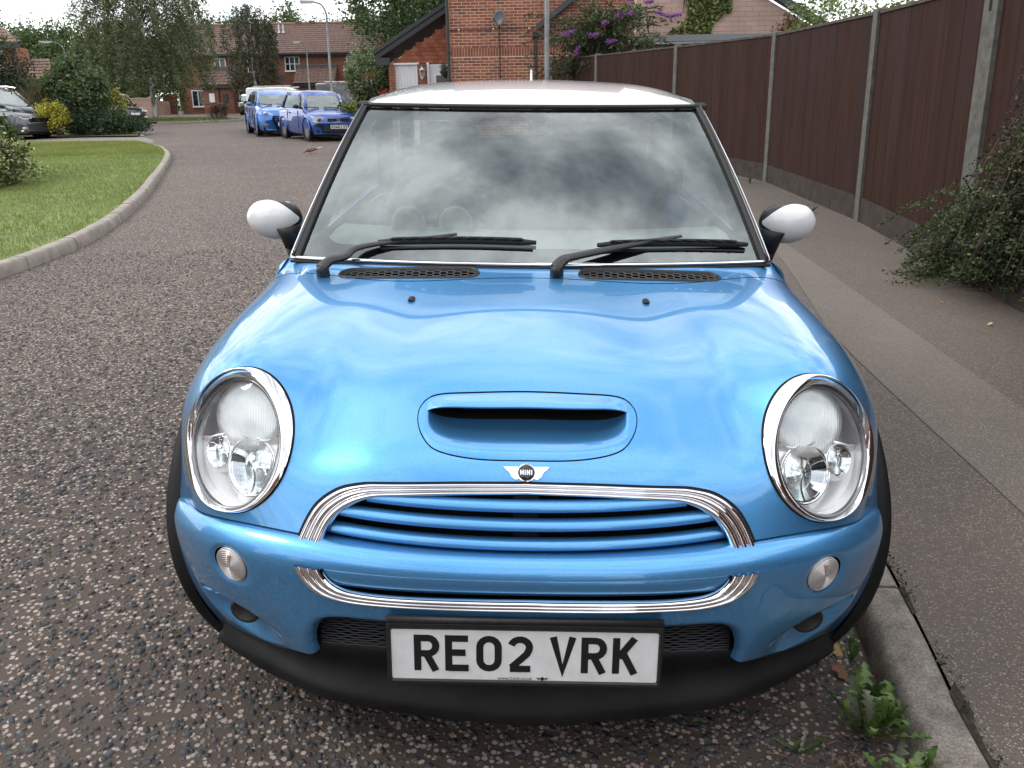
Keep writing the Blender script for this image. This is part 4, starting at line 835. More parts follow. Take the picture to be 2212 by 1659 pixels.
# side panels with wheel openings
WHEEL_Y, WHEEL_Z, ARCH_R = (.70, 3.167), .305, .352
def side(s):
    rows = []
    for y, bx_, sx, mx, lx in ((1.00, .80, .812, .814, .785), (1.20, .79, .811, .818, .79), (1.7, .79, .813, .822, .795), (2.3, .79, .813, .822, .795), (2.9, .785, .812, .822, .795), (3.3, .75, .79, .808, .78), (3.5, .67, .72, .745, .72), (3.60, .52, .57, .60, .57), (3.635, .28, .30, .31, .30), (3.645, 0, 0, 0, 0)):
        t = 0 if y < 1.5 else 0
        rows.append([(s * bx_, y, .80 if y < 1.15 else .845), (s * sx, y, .755), (s * mx, y, .60), (s * mx * .995, y, .45), (s * lx, y, .30), (s * (lx - .03), y, .22)])
    S_ = Surf(rows, mirror=False); hole = [np.array([(WHEEL_Y[k] + ARCH_R * math.cos(t), WHEEL_Z + ARCH_R * math.sin(t)) for t in np.linspace(0, 2 * math.pi, 60)[:-1]]) for k in (0, 1)]
    surf_mesh('body_side', S_, .0, 9, .2 if True else 0, 4.2, 160, 50, hole, M_BLUE, MINI, ax=(1, 2))
    # belt shoulder from the door top to the side panel
    P = np.array([[(s * bw, y, zb), (s * (bw + .03), y, zb - .004), (s * (.76 if y < 3.3 else bw + .06), y, .895 if y > 1.2 else .88), (s * (.79 if y < 3.2 else bw + .09), y, .835)] for y, bw, zb in ((1.10, .70, .925), (1.3, .71, .93), (1.8, .715, .935), (2.5, .715, .94), (3.0, .70, .945), (3.3, .64, .945), (3.5, .50, .94), (3.58, .25, .935), (3.6, 0, .935))])
    obj('shoulder_panel', *strip(P, False), M_BLUE, MINI)
    G = np.array([[(s * (bw * (1 - t) + tw * t), y0 * (1 - t) + y1 * t, .935 * (1 - t) + zt * t) for t in np.linspace(0, 1, 6)] for y0, y1, bw, tw, zt in ((1.13, 1.66, .705, .578, 1.338), (1.6, 1.9, .712, .595, 1.352), (2.4, 2.4, .714, .607, 1.358), (2.9, 2.85, .70, .60, 1.35), (3.25, 3.1, .65, .585, 1.335), (3.50, 3.33, .50, .45, 1.33), (3.58, 3.38, .25, .2, 1.335), (3.6, 3.39, 0, 0, 1.34))])
    obj('side_glass', *strip(G, False), M_SIDEGL, MINI)
    for y in (2.42, 3.12):
        m = MB(); m.box((s * .64, y, 1.12), (.06, .09, .36)); m.obj('door_pillar', M_BLACKG, MINI)
    for k, y in enumerate(WHEEL_Y): # wheel arch cladding, inner liner, wheel
        a = np.radians(np.linspace(-14 if k == 0 else -10, 205 if k == 0 else 190, 50)) # from the rear over the top to the front
        r0, r1 = .345, .428; prof = [(r1, .806), (r1 + .003, .822), (r1 - .004, .838), (r1 - .02, .846), (r0 + .02, .846), (r0 + .003, .840), (r0, .82), (r0, .72)]
        def xin(r, x, t): # follows the bumper corner inward at the low front
            z = WHEEL_Z + r * math.sin(t); return x - .14 * max(0, (.55 - z) / .45) ** 2.2
        P = np.array([[(s * xin(r, x, t), y + r * math.cos(t), WHEEL_Z + r * math.sin(t)) for r, x in prof] for t in a]); obj('wheel_arch', *strip(P, False), M_LIP, MINI)
        m = MB(); n = 30; t = np.linspace(0, 2 * math.pi, n + 1); P = np.array([[(s * x, y + .352 * math.cos(k_), WHEEL_Z + .352 * math.sin(k_)) for x in (.80, .5)] for k_ in t]); m.grid(P)
        m.lathe([(.352, 0), (.001, .001)], (s * .52, y, WHEEL_Z), (0, 1, 0), (0, 0, 1), (s, 0, 0), 30); m.obj('arch_liner', M_VOID, MINI)
        w = empty('wheel'); w.parent = MINI; c = (s * .735, y, WHEEL_Z); ax = ((0, 1, 0), (0, 0, 1), (s, 0, 0))
        m = MB(); m.lathe([(.215, -.09), (.27, -.098), (.297, -.08), (.305, -.05), (.306, 0), (.305, .05), (.297, .08), (.27, .098), (.215, .09)], c, *ax, 48); m.obj('tyre', M_TYRE, w, smooth=True)
        m = MB(); m.lathe([(.216, -.09), (.205, -.06), (.20, .06), (.216, .092), (.21, .085), (.195, .04)], c, *ax, 40)
        for q in range(5):
            b = 2 * math.pi * q / 5; d = np.array([0, math.cos(b), math.sin(b)]); e_ = np.array([0, -math.sin(b), math.cos(b)])
            for o_ in (-.03, .03): m.tube([np.array(c) + s * np.array([.06, 0, 0]) + d * .03 + e_ * o_ * .5, np.array(c) + s * np.array([.075, 0, 0]) + d * .20 + e_ * o_], .014, 6)
        m.lathe([(.045, .05), (.045, .085), (.03, .09), (.001, .09)], c, *ax, 20); m.obj('rim', M_ALLOY, w, sharp=50)
    m = MB(); m.box((s * .795, 1.93, .23), (.05, 1.75, .11), bev=.02); m.obj('sill_cover', M_LIP, MINI)
for s in (-1, 1): side(s)
m = MB(); m.box((0, 1.9, .20), (1.36, 3.2, .05)); m.box((0, .40, .42), (1.0, .45, .35)); m.obj('underbody', M_VOID, MINI)
# door mirrors
WCAP = (np.array([(268, 560), (285, 470), (330, 395), (420, 345), (560, 320), (700, 345), (830, 420), (915, 500), (945, 545), (920, 590), (840, 635), (765, 668), (715, 710), (690, 755), (700, 806), (620, 812), (540, 800), (430, 752), (330, 670)], float) - (606, 565)) / (345, 248) * (-1, -1)
for s in (-1, 1):
    e = empty('door_mirror'); e.parent = MINI; c = np.array([s * .862, 1.452, .981]); hx, hz, hy = .0905, .066, .062
    poly = curve(WCAP, 80, True); n = 41; aa, bb = np.meshgrid(np.linspace(-1.02, 1.02, n), np.linspace(-1.02, 1.02, n), indexing='ij'); q = np.stack([aa.ravel(), bb.ravel()], 1); ins = inside(poly, q[:, 0], q[:, 1])
    F = grid_faces(n, n); cnt = ins[F].sum(1); keep = cnt > 0; ed = np.unique(F[keep]); ed = ed[~ins[ed]]; q[ed] = nearest_on(poly, q[ed, 0], q[ed, 1])
    def bulge(q, k=1.06): r = np.clip((q[:, 0] / k) ** 2 + (q[:, 1] / k) ** 2, 0, 1); return np.sqrt(1 - r)
    P = np.stack([c[0] + s * q[:, 0] * hx, c[1] - hy * bulge(q), c[2] + q[:, 1] * hz], 1); F = F[keep]; us = np.unique(F); mp = np.zeros(len(P), int); mp[us] = np.arange(len(us)); obj('mirror_cap', P[us], mp[F], M_WHITE, e)
    m = MB(); th = np.linspace(0, math.pi, 15); m.lathe([(max(.001, math.sin(t)), -math.cos(t)) for t in th], c + (s * -.010, .022, -.003), (s * hx * .85, 0, 0), (0, 0, hz * .88), (0, -.052, 0), 32); m.obj('mirror_shell', M_PLAST, e, smooth=True)
    m = MB(); m.lathe([(.96, .0), (.9, .03), (0.001, .03)], c + (s * -.009, .04, .0), (s * hx * .78, 0, 0), (0, 0, hz * .80), (0, 1, 0), 28); m.obj('mirror_glass', M_CHROME, e)
    m = MB(); m.tube([c + (-s * .052, -.030, -.022), c + (-s * .056, -.032, -.045), c + (-s * .062, -.026, -.088)], [.044, .035, .0295], 16); m.obj('mirror_neck', M_PLAST, e, smooth=True)
    m = MB(); m.tube([c + (-s * .0625, -.0215, -.0905), c + (-s * .068, -.012, -.125), c + (-s * .084, .01, -.175)], [.0295, .029, .033], 16); m.obj('mirror_foot', M_PLAST, e, smooth=True)
# wipers (left-hand arm crosses toward the centre)
def wiper(pivot, knee, tip, b0, b1):
    e = empty('wiper'); e.parent = MINI; p = np.array(pivot)
    m = MB(); m.lathe([(.019, -.012), (.019, .012), (.013, .026), (.001, .028)], p, (1, 0, 0), (0, 1, 0), nrm([0, -.25, 1]), 18); m.obj('pivot_cap', M_PLAST, e, smooth=True)
    pts = curve([p + (-.004, -.006, .018), p + (.018, .018, .036), p + (.055, .045, .042), np.array(knee) + (0, -.012, .016), np.array(tip) + (0, -.010, .008)], 24)
    m = MB(); m.tube(pts, np.interp(np.linspace(0, 1, 24), [0, .15, .3, .7, 1], [.020, .0185, .0175, .0125, .006]), 10, sq=.6, up=(0, -.3, 1)); m.obj('wiper_arm', mat('wiper_black', (.014, .014, .015), .38), e, smooth=True)
    m = MB(); t = np.linspace(0, 1, 22)
    def bl(k, h): return WS(b0[0] + (b1[0] - b0[0]) * k, b0[1] + (b1[1] - b0[1]) * k + .012 * np.sin(math.pi * k), h)
    m.tube(bl(t, .012), np.interp(t, [0, .1, .9, 1], [.005, .0085, .0085, .005]), 8, sq=1.2)
    bl_o = m.obj('wiper_blade', M_RUBBER, e, smooth=True)
    m = MB()
    for k in np.linspace(.12, .88, 9): m.box(bl(k, .024), (.034, .010, .006), bev=.002)
    m.tube(bl(t[2:-2], .027), .0028, 6); m.obj('blade_frame', M_PLAST, bl_o)
    m = MB(); m.tube(bl(np.linspace(.02, .98, 12), .004) + (0, -.012, -.012), .0035, 5); m.obj('blade_lip', M_RUBBER, bl_o)
wiper((-.584, .943, .912), WS(-.693, .05), WS(-.31, .142), (-.645, .084), (.03, .098))
wiper((.078, .920, .924), WS(.478, .088), WS(.654, .134), (.285, .086), (.94, .076))
for s in (-1, 1): # washer jets
    u, v = BON.find(np.array([s * .306]), np.array([.744]), ax=(0, 1)); c = BON.ev(u, v)[0]; m = MB(); m.box(c + (0, 0, .003), (.017, .026, .012), bev=.005); m.obj('washer_jet', M_PLAST, MINI)
# cabin
cb = empty('cabin'); cb.parent = MINI; m = MB()
P = np.array([[(x, y + .1 * (x / .65) ** 2, z) for y, z in ((1.03, .905), (1.15, .925), (1.35, .945), (1.50, .94), (1.56, .90), (1.58, .7))] for x in np.linspace(-.66, .66, 25)]); m.grid(P); m.obj('dashboard', M_DASH, cb, smooth=True)
m = MB(); t = np.linspace(0, 2 * math.pi, 33); c = np.array([-.33, 1.66, .95]); a_, b_ = np.array([1., 0, 0]), nrm([0, .42, .9]); m.tube([c + .185 * (math.cos(k) * a_ + math.sin(k) * b_) for k in t], .015, 8, False); m.tube([c - a_ * .18, c, c + a_ * .18], .02, 8); m.tube([c, c - b_ * .18], .02, 8); m.obj('steering_wheel', mat('wheel_dark', (.02, .02, .02), .6), cb, smooth=True)
for x in (-.41, -.25):
    m = MB(); m.lathe([(.055, 0), (.058, -.05), (.05, -.055), (.047, -.01), (.001, -.008)], (x, 1.50, .955), (1, 0, 0), nrm([0, .3, 1]), nrm([0, 1, -.3]), 24); m.obj('instrument_pod', mat('pod_grey', (.16, .16, .16), .5), cb, smooth=True)
for s in (-1, 1):
    m = MB(); P = np.array([[(s * .34 + .24 * a, y + .03 * abs(a), z) for y, z in ((1.75, .55), (2.02, .50), (2.12, .60), (2.20, .9), (2.26, 1.08), (2.30, 1.10))] for a in np.linspace(-1, 1, 7)]); m.grid(P); m.box((s * .34, 2.27, 1.17), (.24, .09, .16), bev=.04); m.obj('front_seat', M_SEAT, cb, smooth=True)
m = MB(); m.box((0, 3.02, .85), (1.15, .15, .55), bev=.05); m.obj('rear_seat', M_SEAT, cb)
m = MB(); m.box((0, 2.2, .42), (1.4, 2.4, .04)); m.obj('cabin_floor', M_VOID, cb)
m = MB(); m.tube([(0, 1.46, 1.30), (0, 1.50, 1.25)], .008, 6); m.box((0, 1.50, 1.225), (.20, .03, .06), bev=.02); m.obj('rear_view_mirror', M_PLAST, cb)
# ---------------------------------------------------------------- houses
def brick_mat(name, c1, c2, mortar, sx=1.0, var=.5):
    if name in MATS: return MATS[name]
    m = mat(name, c1, .9); q = Nodes(m); g = q.n('ShaderNodeNewGeometry'); sp = q.n('ShaderNodeSeparateXYZ'); q.l(g.outputs['Position'], sp.inputs[0]); cb_ = q.n('ShaderNodeCombineXYZ'); q.l(q.math('ADD', sp.outputs[0], sp.outputs[1]), cb_.inputs[0]); q.l(sp.outputs[2], cb_.inputs[1])
    b = q.n('ShaderNodeTexBrick'); q.l(cb_.outputs[0], b.inputs['Vector']); b.inputs['Scale'].default_value = 1.0; b.inputs['Brick Width'].default_value = .225 * sx; b.inputs['Row Height'].default_value = .075 * sx; b.inputs['Mortar Size'].default_value = .006 * sx; b.inputs['Bias'].default_value = 0
    b.inputs['Color1'].default_value = (*c1, 1); b.inputs['Color2'].default_value = (*c2, 1); b.inputs['Mortar'].default_value = (*mortar, 1)
    n = q.noise(q.geo(), .7, 6); c = q.mix(1.0, b.outputs[0], q.ramp(n, [(.3, (.78, .78, .78)), (.7, (1.15, 1.12, 1.1))]), 'MULTIPLY'); q.color(c); q.bump(b.outputs['Fac'], .006, .5); return m
def tile_mat(name, a, b):
    if name in MATS: return MATS[name]
    m = mat(name, a, .85); q = Nodes(m); n = q.noise(q.geo((3.3, 3.3, 3.3)), 1.0, 3); n2 = q.noise(q.geo(), .35, 6); c = q.ramp(n, [(.3, a), (.7, b)]); c = q.mix(q.ramp(n2, [(.45, (0, 0, 0)), (.75, (.5, .5, .5))]), c, tuple(k * .6 + .02 for k in a)); q.color(c); return m
M_TERR = brick_mat('terrace_brick', (.19, .068, .042), (.25, .098, .06), (.20, .15, .11))
M_TILE = tile_mat('concrete_tiles', (.105, .062, .05), (.165, .10, .082))
M_UPVC = mat('white_upvc', (.74, .75, .76), .35)
M_FASC = mat('black_fascia', (.014, .015, .018), .5)
M_PANE = mat('dark_pane', (.012, .014, .016), .06, spec=.7)
M_PANE2 = mat('curtain_pane', (.26, .25, .23), .15)
def tiled(name, p0, p1, q0, q1, parent, m_, tw=.30, th=.32, amp=.035):
    """tiled roof slope: p0-p1 eave, q0-q1 ridge; real steps and rolls"""
    p0, p1, q0, q1 = [np.array(k, float) for k in (p0, p1, q0, q1)]; W_ = np.linalg.norm(p1 - p0); H_ = np.linalg.norm(q0 - p0); nc = max(2, int(W_ / tw)); nr = max(2, int(H_ / th)); up = nrm(np.cross(p1 - p0, q0 - p0)); up = up if up[2] > 0 else -up
    u = np.linspace(0, 1, nc * 6 + 1); V = []; 
    for r in range(nr):
        for v, hh in ((r / nr, .035), ((r + 1) / nr + .1 / nr, .0)):
            v = min(v, 1); a = p0 + (q0 - p0) * v; b = p1 + (q1 - p1) * v; w = np.abs(np.sin(u * nc * math.pi)) ** .8 * amp
            V.append(a + (b - a) * u[:, None] + up * (w + hh + .01)[:, None])
    V = np.array(V); n = len(u); F = np.concatenate([grid_faces(2, n) + 2 * r * n for r in range(nr)]); # risers
    rz = [np.stack([np.arange(n - 1) + 2 * r * n, np.arange(1, n) + 2 * r * n, np.arange(1, n) + 2 * r * n + 100000000, np.arange(n - 1) + 2 * r * n + 100000000], 1) for r in range(0)]
    return obj(name, V.reshape(-1, 3), F, m_, parent, smooth=False, kind='stuff')
def wall(name, pts, m_, parent, base=None):
    return obj(name, pts, [tuple(range(len(pts)))], m_, parent, smooth=False)
def slab(name, c, d, m_, parent, rz=0.0, bev=0.0): m = MB(); m.box(c, d, rz, bev); return m.obj(name, m_, parent)
def window(parent, x0, x1, z0, z1, y, lights=2, transom=None, pane=None, fw=.07):
    """white framed casement in a wall facing the camera (towards -y)"""
    w = empty('window'); w.parent = parent; m = MB(); yy = y - .02; X = np.linspace(x0, x1, lights + 1)
    for k, x in enumerate(X): m.box((x + (fw / 2 if k == 0 else -fw / 2 if k == lights else 0), yy, (z0 + z1) / 2), (fw, .07, z1 - z0 - .004))
    for z in (z0 + fw / 2, z1 - fw / 2): m.box(((x0 + x1) / 2, yy - .003, z), (x1 - x0, .07, fw))
    if transom is not None: m.box(((x0 + x1) / 2, yy - .002, transom), (x1 - x0, .05, .045))
    m.obj('window_frame', M_UPVC, w)
    for k in range(lights): slab('pane', ((X[k] + X[k + 1]) / 2, yy + .02, (z0 + z1) / 2), (X[k + 1] - X[k] - fw * .5, .012, z1 - z0 - fw), pane[k] if pane else M_PANE, w)
    slab('sill', ((x0 + x1) / 2, y - .06, z0 - .03), (x1 - x0 + .1, .12, .05), M_UPVC, w); return w
# --- terrace across the end of the street
Y0 = 69.0; B0 = float(S(Y0)) - .1
T = tag(empty('terraced_house', (-20, Y0, B0)), 'long red brick terrace with brown tiled roof across the end of the street', 'house'); T.location = (0, 0, 0)
def tz(h): return B0 + h
xl, xr, yd = -28.0, -12.25, 7.0
slab('front_wall', ((xl + xr) / 2, Y0 + .15, tz(2.2)), (xr - xl, .3, 4.6), M_TERR, T)
M_GAB = brick_mat('gable_brick', (.33, .135, .075), (.38, .17, .10), (.3, .2, .14))
for x in (xl + .1, xr - .1): obj('gable_wall', [(x, Y0 + .3, tz(-.1)), (x, Y0 + yd, tz(-.1)), (x, Y0 + yd, tz(4.5)), (x, Y0 + yd / 2, tz(6.95)), (x, Y0 + .3, tz(4.5))], [(0, 1, 2, 3, 4)], M_GAB, T, smooth=False)
tiled('roof_tiles', (xl - .2, Y0 - .35, tz(4.42)), (xr + .12, Y0 - .35, tz(4.42)), (xl - .2, Y0 + yd / 2, tz(7.0)), (xr + .12, Y0 + yd / 2, tz(7.0)), T, M_TILE)
tiled('rear_roof_tiles', (xl - .2, Y0 + yd + .35, tz(4.42)), (xr + .12, Y0 + yd + .35, tz(4.42)), (xl - .2, Y0 + yd / 2, tz(7.0)), (xr + .12, Y0 + yd / 2, tz(7.0)), T, M_TILE)
m = MB(); m.tube([(xl - .2, Y0 + yd / 2, tz(7.05)), (xr + .12, Y0 + yd / 2, tz(7.05))], .13, 8); m.obj('ridge_tiles', tile_mat('ridge_tile', (.17, .095, .06), (.22, .13, .085)), T)
slab('fascia', ((xl + xr) / 2, Y0 - .32, tz(4.33)), (xr - xl + .3, .05, .22), M_FASC, T)
m = MB(); m.tube([(xl, Y0 - .42, tz(4.36)), (xr, Y0 - .42, tz(4.36))], .06, 6); m.obj('gutter', M_FASC, T)
for x, hgt in ((-20.2, 6.3), (-19.85, 6.3), (-12.7, 6.45)):
    yy = Y0 + 2.2; m = MB(); m.tube([(x, yy, tz(5.9)), (x, yy, tz(hgt + .55))], .06, 8); m.lathe([(.13, 0), (.10, .05), (.07, .12)], (x, yy, tz(6.22)), (1, 0, 0), (0, 1, 0), (0, 0, 1), 10); m.obj('flue_pipe', mat('flue_grey', (.55, .56, .56), .4), T)
for x in (-18.9, -17.8): slab('ridge_vent', (x, Y0 + yd / 2, tz(7.15)), (.45, .3, .18), M_TILE, T)
window(T, -19.33, -18.16, tz(3.15), tz(4.22), Y0, 3, tz(3.68)); window(T, -14.45, -13.26, tz(3.14), tz(4.22), Y0, 2, None, [M_PANE2, M_PANE]); window(T, -26.98, -25.98, tz(.62), tz(1.87), Y0, 2)
window(T, -22.3, -21.5, tz(3.15), tz(4.2), Y0, 2); window(T, -24.9, -24.0, tz(3.15), tz(4.2), Y0, 2); window(T, -22.1, -21.6, tz(.9), tz(1.86), Y0, 1); window(T, -18.75, -18.15, tz(.7), tz(1.85), Y0, 1)
for xa, xb, za, zb, nm in ((-25.75, -23.1, 3.47, 2.11, 'porch'), (-18.38, -15.2, 3.52, 2.12, 'porch')):
    p = empty(nm); p.parent = T; pd = 1.25
    slab('porch_wall', ((xa + xb) / 2, Y0 - pd / 2, tz(1.0)), (xb - xa - .25, pd, 2.2), M_TERR, p)
    tiled('porch_tiles', (xa, Y0 - pd - .3, tz(zb)), (xb, Y0 - pd - .3, tz(zb)), (xa, Y0, tz(za)), (xb, Y0, tz(za)), p, M_TILE)
    for x in (xa + .02, xb - .02): obj('porch_verge', [(x, Y0 - pd - .3, tz(zb - .02)), (x, Y0, tz(zb - .02)), (x, Y0, tz(za))], [(0, 1, 2)], M_TERR, p, smooth=False)
    slab('porch_fascia', ((xa + xb) / 2, Y0 - pd - .3, tz(zb - .11)), (xb - xa, .05, .2), M_FASC, p); slab('lead_flashing', ((xa + xb) / 2, Y0 - .06, tz(za + .06)), (xb - xa, .12, .12), mat('lead_grey', (.12, .12, .13), .6), p)
    m = MB(); m.tube([((xa + xb) / 2 + .1, Y0 - pd - .05, tz(zb - .1)), ((xa + xb) / 2 + .1, Y0 - pd - .05, tz(.05))], .045, 6); m.obj('downpipe', M_FASC, p)
d = empty('front_door'); d.parent = T; slab('door_frame', (-22.94, Y0 - .03, tz(.95)), (.56, .1, 1.85), M_UPVC, d); slab('door_glass', (-22.94, Y0 - .09, tz(1.25)), (.3, .02, .9), M_PANE, d)
slab('meter_box', (-23.88, Y0 - 1.29, tz(1.17)), (.38, .08, .62), M_FASC, T); slab('house_number', (-25.78, Y0 - .0, tz(1.42)), (.12, .1, .1), mat('number_blue', (.05, .12, .35), .4), T); slab('white_meter_box', (-15.9, Y0 - 1.29, tz(1.3)), (.5, .08, .5), M_UPVC, T)
m = MB(); m.lathe([(.001, 0), (.2, .03), (.28, .08)], (-19.57, Y0 - .35, tz(2.6)), (1, 0, 0), (0, .2, 1), (0, -1, .2), 14); m.tube([(-19.57, Y0, tz(2.45)), (-19.57, Y0 - .35, tz(2.55))], .025, 5); m.obj('satellite_dish', mat('dish_dark', (.03, .032, .036), .5), T)
slab('tile_hanging', (-14.7, Y0 - .05, tz(1.9)), (.5, .25, 3.4), mat('red_render', (.20, .055, .045), .8), T)
# --- brick house at the bend, wall facing the street
HY = 23.5; HB = float(S(HY)) - .05
H = tag(empty('brick_house', (0, HY, HB)), 'red brick house end wall with satellite dish and black downpipes', 'house'); H.location = (0, 0, 0)
M_MORT = noisy('mortar_buff', (.52, .42, .30), (.60, .49, .36), 30, .95)
slab('wall_core', (.30, HY + .15, HB + 3.0), (4.9, .30, 6.0), M_MORT, H)
for x in (-2.14,): slab('side_wall', (x + .02, HY + 3.2, HB + 3.0), (.28, 5.8, 6.0), M_TERR, H)
BR = [noisy('brick_red_%d' % i, tuple(k * f for k in c), tuple(k * f * 1.35 for k in c), 25, .9, kind='obj', detail=6, bump=.002) for i, (c, f) in enumerate([((.20, .062, .038), 1), ((.235, .078, .045), 1), ((.155, .052, .038), 1), ((.115, .047, .040), 1), ((.26, .095, .052), 1), ((.18, .058, .036), .9)])]
def brick_data(w, h, i): m = MB(); m.box((0, 0, 0), (w, .02, h), bev=.003); return m.data('brick', BR[i])
BD = [brick_data(.212, .062, i) for i in range(6)]; BDH = [brick_data(.1025, .065, i) for i in range(6)]; BDS = [brick_data(.065, .215, i) for i in range(6)]
rb = random.Random(5); front = []; rest = []
x0w, x1w = -2.14, 2.72
for row in range(0, 80):
    z = HB + .05 + row * .075 + .0375; band = 2.24 < z - HB < 2.46
    if band: continue
    x = x0w + (.0 if row % 2 else -.1125)
    while x < x1w:
        xa, xb = max(x, x0w), min(x + .215, x1w); half = xb - xa < .2
        if xb - xa > .08: (front if (HB + 1.42 < z < HB + 3.72 and x < .1) else rest).append(((xa + xb) / 2, z, half))
        x += .225
k = 0
for i in range(int((x1w - x0w) / .075)):
    x = x0w + .0375 + i * .075; (front if x < .1 and k < 300 else rest).append((x, HB + 2.352, 's')); k += 1
n_obj = 0; rm = MB()
for (x, z, half) in front:
    if n_obj < 300:
        j = rb.choices(range(6), (5, 4, 3, 2, 2, 3))[0]; o = bpy.data.objects.new('brick', (BDS if half == 's' else BDH if half else BD)[j]); COL.objects.link(o); o.parent = H; o.location = (x, HY + .0055 + rb.uniform(-.0015, .0015), z); n_obj += 1
    else: rest.append((x, z, half))
for (x, z, half) in rest: rm.box((x, HY + .0055, z), (.065, .02, .215) if half == 's' else (.1025 if half else .215, .02, .065))
rm.obj('brickwork', noisy('brick_mass', (.15, .05, .035), (.27, .095, .055), 6, .9, detail=3), H, kind='stuff')
m = MB(); m.tube([(-2.19, HY - .05, HB), (-2.19, HY - .05, HB + 6)], .04, 8)
for z in (1.66, 2.35): m.box((-2.19, HY - .03, HB + z), (.13, .05, .03))
m.obj('downpipe', M_FASC, H); m = MB(); m.tube([(.12, HY - .06, HB), (.12, HY - .06, HB + 2.72)], .04, 8); m.box((.12, HY - .07, HB + 2.74), (.17, .15, .16), bev=.03); m.obj('downpipe', M_FASC, H)
dsh = empty('satellite_dish'); dsh.parent = H; m = MB(); N_ = nrm([-.45, -.85, .25]); A = nrm(np.cross([0, 0, 1.], N_)); B = np.cross(N_, A); dc = np.array([-.83, HY - .30, HB + 3.14])
m.lathe([(.001, -.03), (.08, -.025), (.15, -.008), (.20, .012), (.203, .008), (.15, -.014), (.001, -.036)], dc, A, B, N_, 28, .92, 1.05); m.obj('reflector', mat('dish_grey', (.035, .037, .042), .45), dsh, smooth=True)
m = MB(); m.tube([dc - N_ * .03, (-.83, HY - .15, HB + 2.98), (-.83, HY, HB + 2.95)], .018, 6); m.tube([dc - B * .19, dc - B * .14 + N_ * .22], .010, 5); m.box(dc - B * .13 + N_ * .23, (.05, .05, .05)); m.obj('dish_bracket', M_FASC, dsh)
m = MB(); m.tube([(-2.15, HY - .03, HB + 2.895), (.1, HY - .03, HB + 2.93)], .010, 5); m.tube([(-.83, HY - .03, HB + 2.9), (-.83, HY - .03, HB + 1.0)], .014, 5); m.obj('cable_run', M_FASC, H)
for x in (-1.9, -.99, -.05): slab('cable_clip', (x, HY - .045, HB + 2.91), (.03, .03, .04), M_UPVC, H)
m = MB(); 
for s in (0,): m.add([(.14, HY - .35, HB + 2.80), (1.9, HY - .35, HB + 4.1), (1.9, HY + .1, HB + 4.1), (.14, HY + .1, HB + 2.80), (.14, HY - .35, HB + 2.96), (1.9, HY - .35, HB + 4.26), (1.9, HY + .1, HB + 4.26), (.14, HY + .1, HB + 2.96)], [(0, 1, 5, 4), (4, 5, 6, 7), (0, 3, 2, 1), (0, 4, 7, 3), (1, 2, 6, 5)])
m.obj('lean_to_verge', mat('slate_verge', (.035, .038, .044), .6), H)
# --- garage wing with tile-hung gable and white doors
GY = 25.5; GB = float(S(GY))
Gh = tag(empty('garage_wing', (-3.2, GY, GB)), 'tile-hung gable with white garage door and black bargeboard', 'garage'); Gh.location = (0, 0, 0)
obj('gable_backing', [(-4.13, GY + .06, GB), (-2.2, GY + .06, GB), (-2.2, GY + .06, GB + 3.22), (-4.13, GY + .06, GB + 2.12)], [(0, 1, 2, 3)], M_MORT, Gh, smooth=False)
pier = MB(); M_PIER = brick_mat('pier_brick', (.19, .06, .038), (.24, .085, .05), (.32, .25, .18))
pier.box((-4.02, GY - .06, GB + 1.03), (.18, .24, 2.1)); pier.obj('brick_pier', M_PIER, Gh); pier = MB(); pier.box((-3.155, GY - .06, GB + 1.03), (.25, .24, 2.1)); pier.obj('brick_pier', M_PIER, Gh)
gd = empty('garage_door'); gd.parent = Gh
for i in range(8): slab('door_plank', (-3.895 + i * .083, GY - .03, GB + 1.03), (.080, .04, 2.08), noisy('door_white', (.60, .62, .64), (.70, .71, .72), 20, .5, sc=(1, 1, .1)), gd, bev=.004)
m = MB(); m.box((-3.95, GY - .06, GB + 1.05), (.05, .1, 2.12)); m.box((-3.262, GY - .06, GB + 1.05), (.05, .1, 2.12)); m.box((-3.606, GY - .065, GB + 2.10), (.74, .1, .05)); m.obj('door_frame', M_UPVC, gd)
fd = empty('front_door'); fd.parent = Gh; slab('door_leaf', (-2.69, GY - .03, GB + 1.03), (.66, .06, 2.10), mat('door_upvc', (.60, .62, .65), .4), fd)
q = rrect(.16, .34, .02); q = [(a, b + (.06 * (1 - (a / .16) ** 2) if b > 0 else 0)) for a, b in q]; m = MB(); m.prism(np.array(rrect(.205, .40, .03)), (-2.60, GY - .06, GB + 1.42), (1, 0, 0), (0, 0, 1), (0, -1, 0), 0, .02); m.obj('glazing_bead', M_UPVC, fd); m = MB(); m.prism(q, (-2.60, GY - .08, GB + 1.42), (1, 0, 0), (0, 0, 1), (0, -1, 0), 0, .012); m.obj('door_glass', mat('bevelled_glass', (.03, .033, .035), .15, spec=.8), fd)
m = MB(); m.box((-2.98, GY - .07, GB + 1.05), (.07, .1, 2.15)); m.obj('door_frame', M_UPVC, fd)
TL = []
for i, c in enumerate([(.20, .062, .032), (.24, .08, .04), (.16, .055, .034), (.27, .095, .05)]): m = MB(); m.box((0, 0, 0), (.158, .018, .155), bev=.004); TL.append(m.data('hung_tile', noisy('hung_tile_%d' % i, c, tuple(k * 1.3 for k in c), 20, .85, kind='obj', detail=5)))
for r in range(11):
    z = GB + 2.18 + r * .108
    for i in range(13):
        x = -4.05 + i * .163 + (.08 if r % 2 else 0)
        if x < -2.28 and z + .05 < GB + 2.14 + (x + 4.13) * .585:
            o = bpy.data.objects.new('hung_tile', rb.choice(TL)); COL.objects.link(o); o.parent = Gh; o.location = (x, GY - .015, z); o.rotation_euler = (-.09, 0, rb.uniform(-.02, .02))
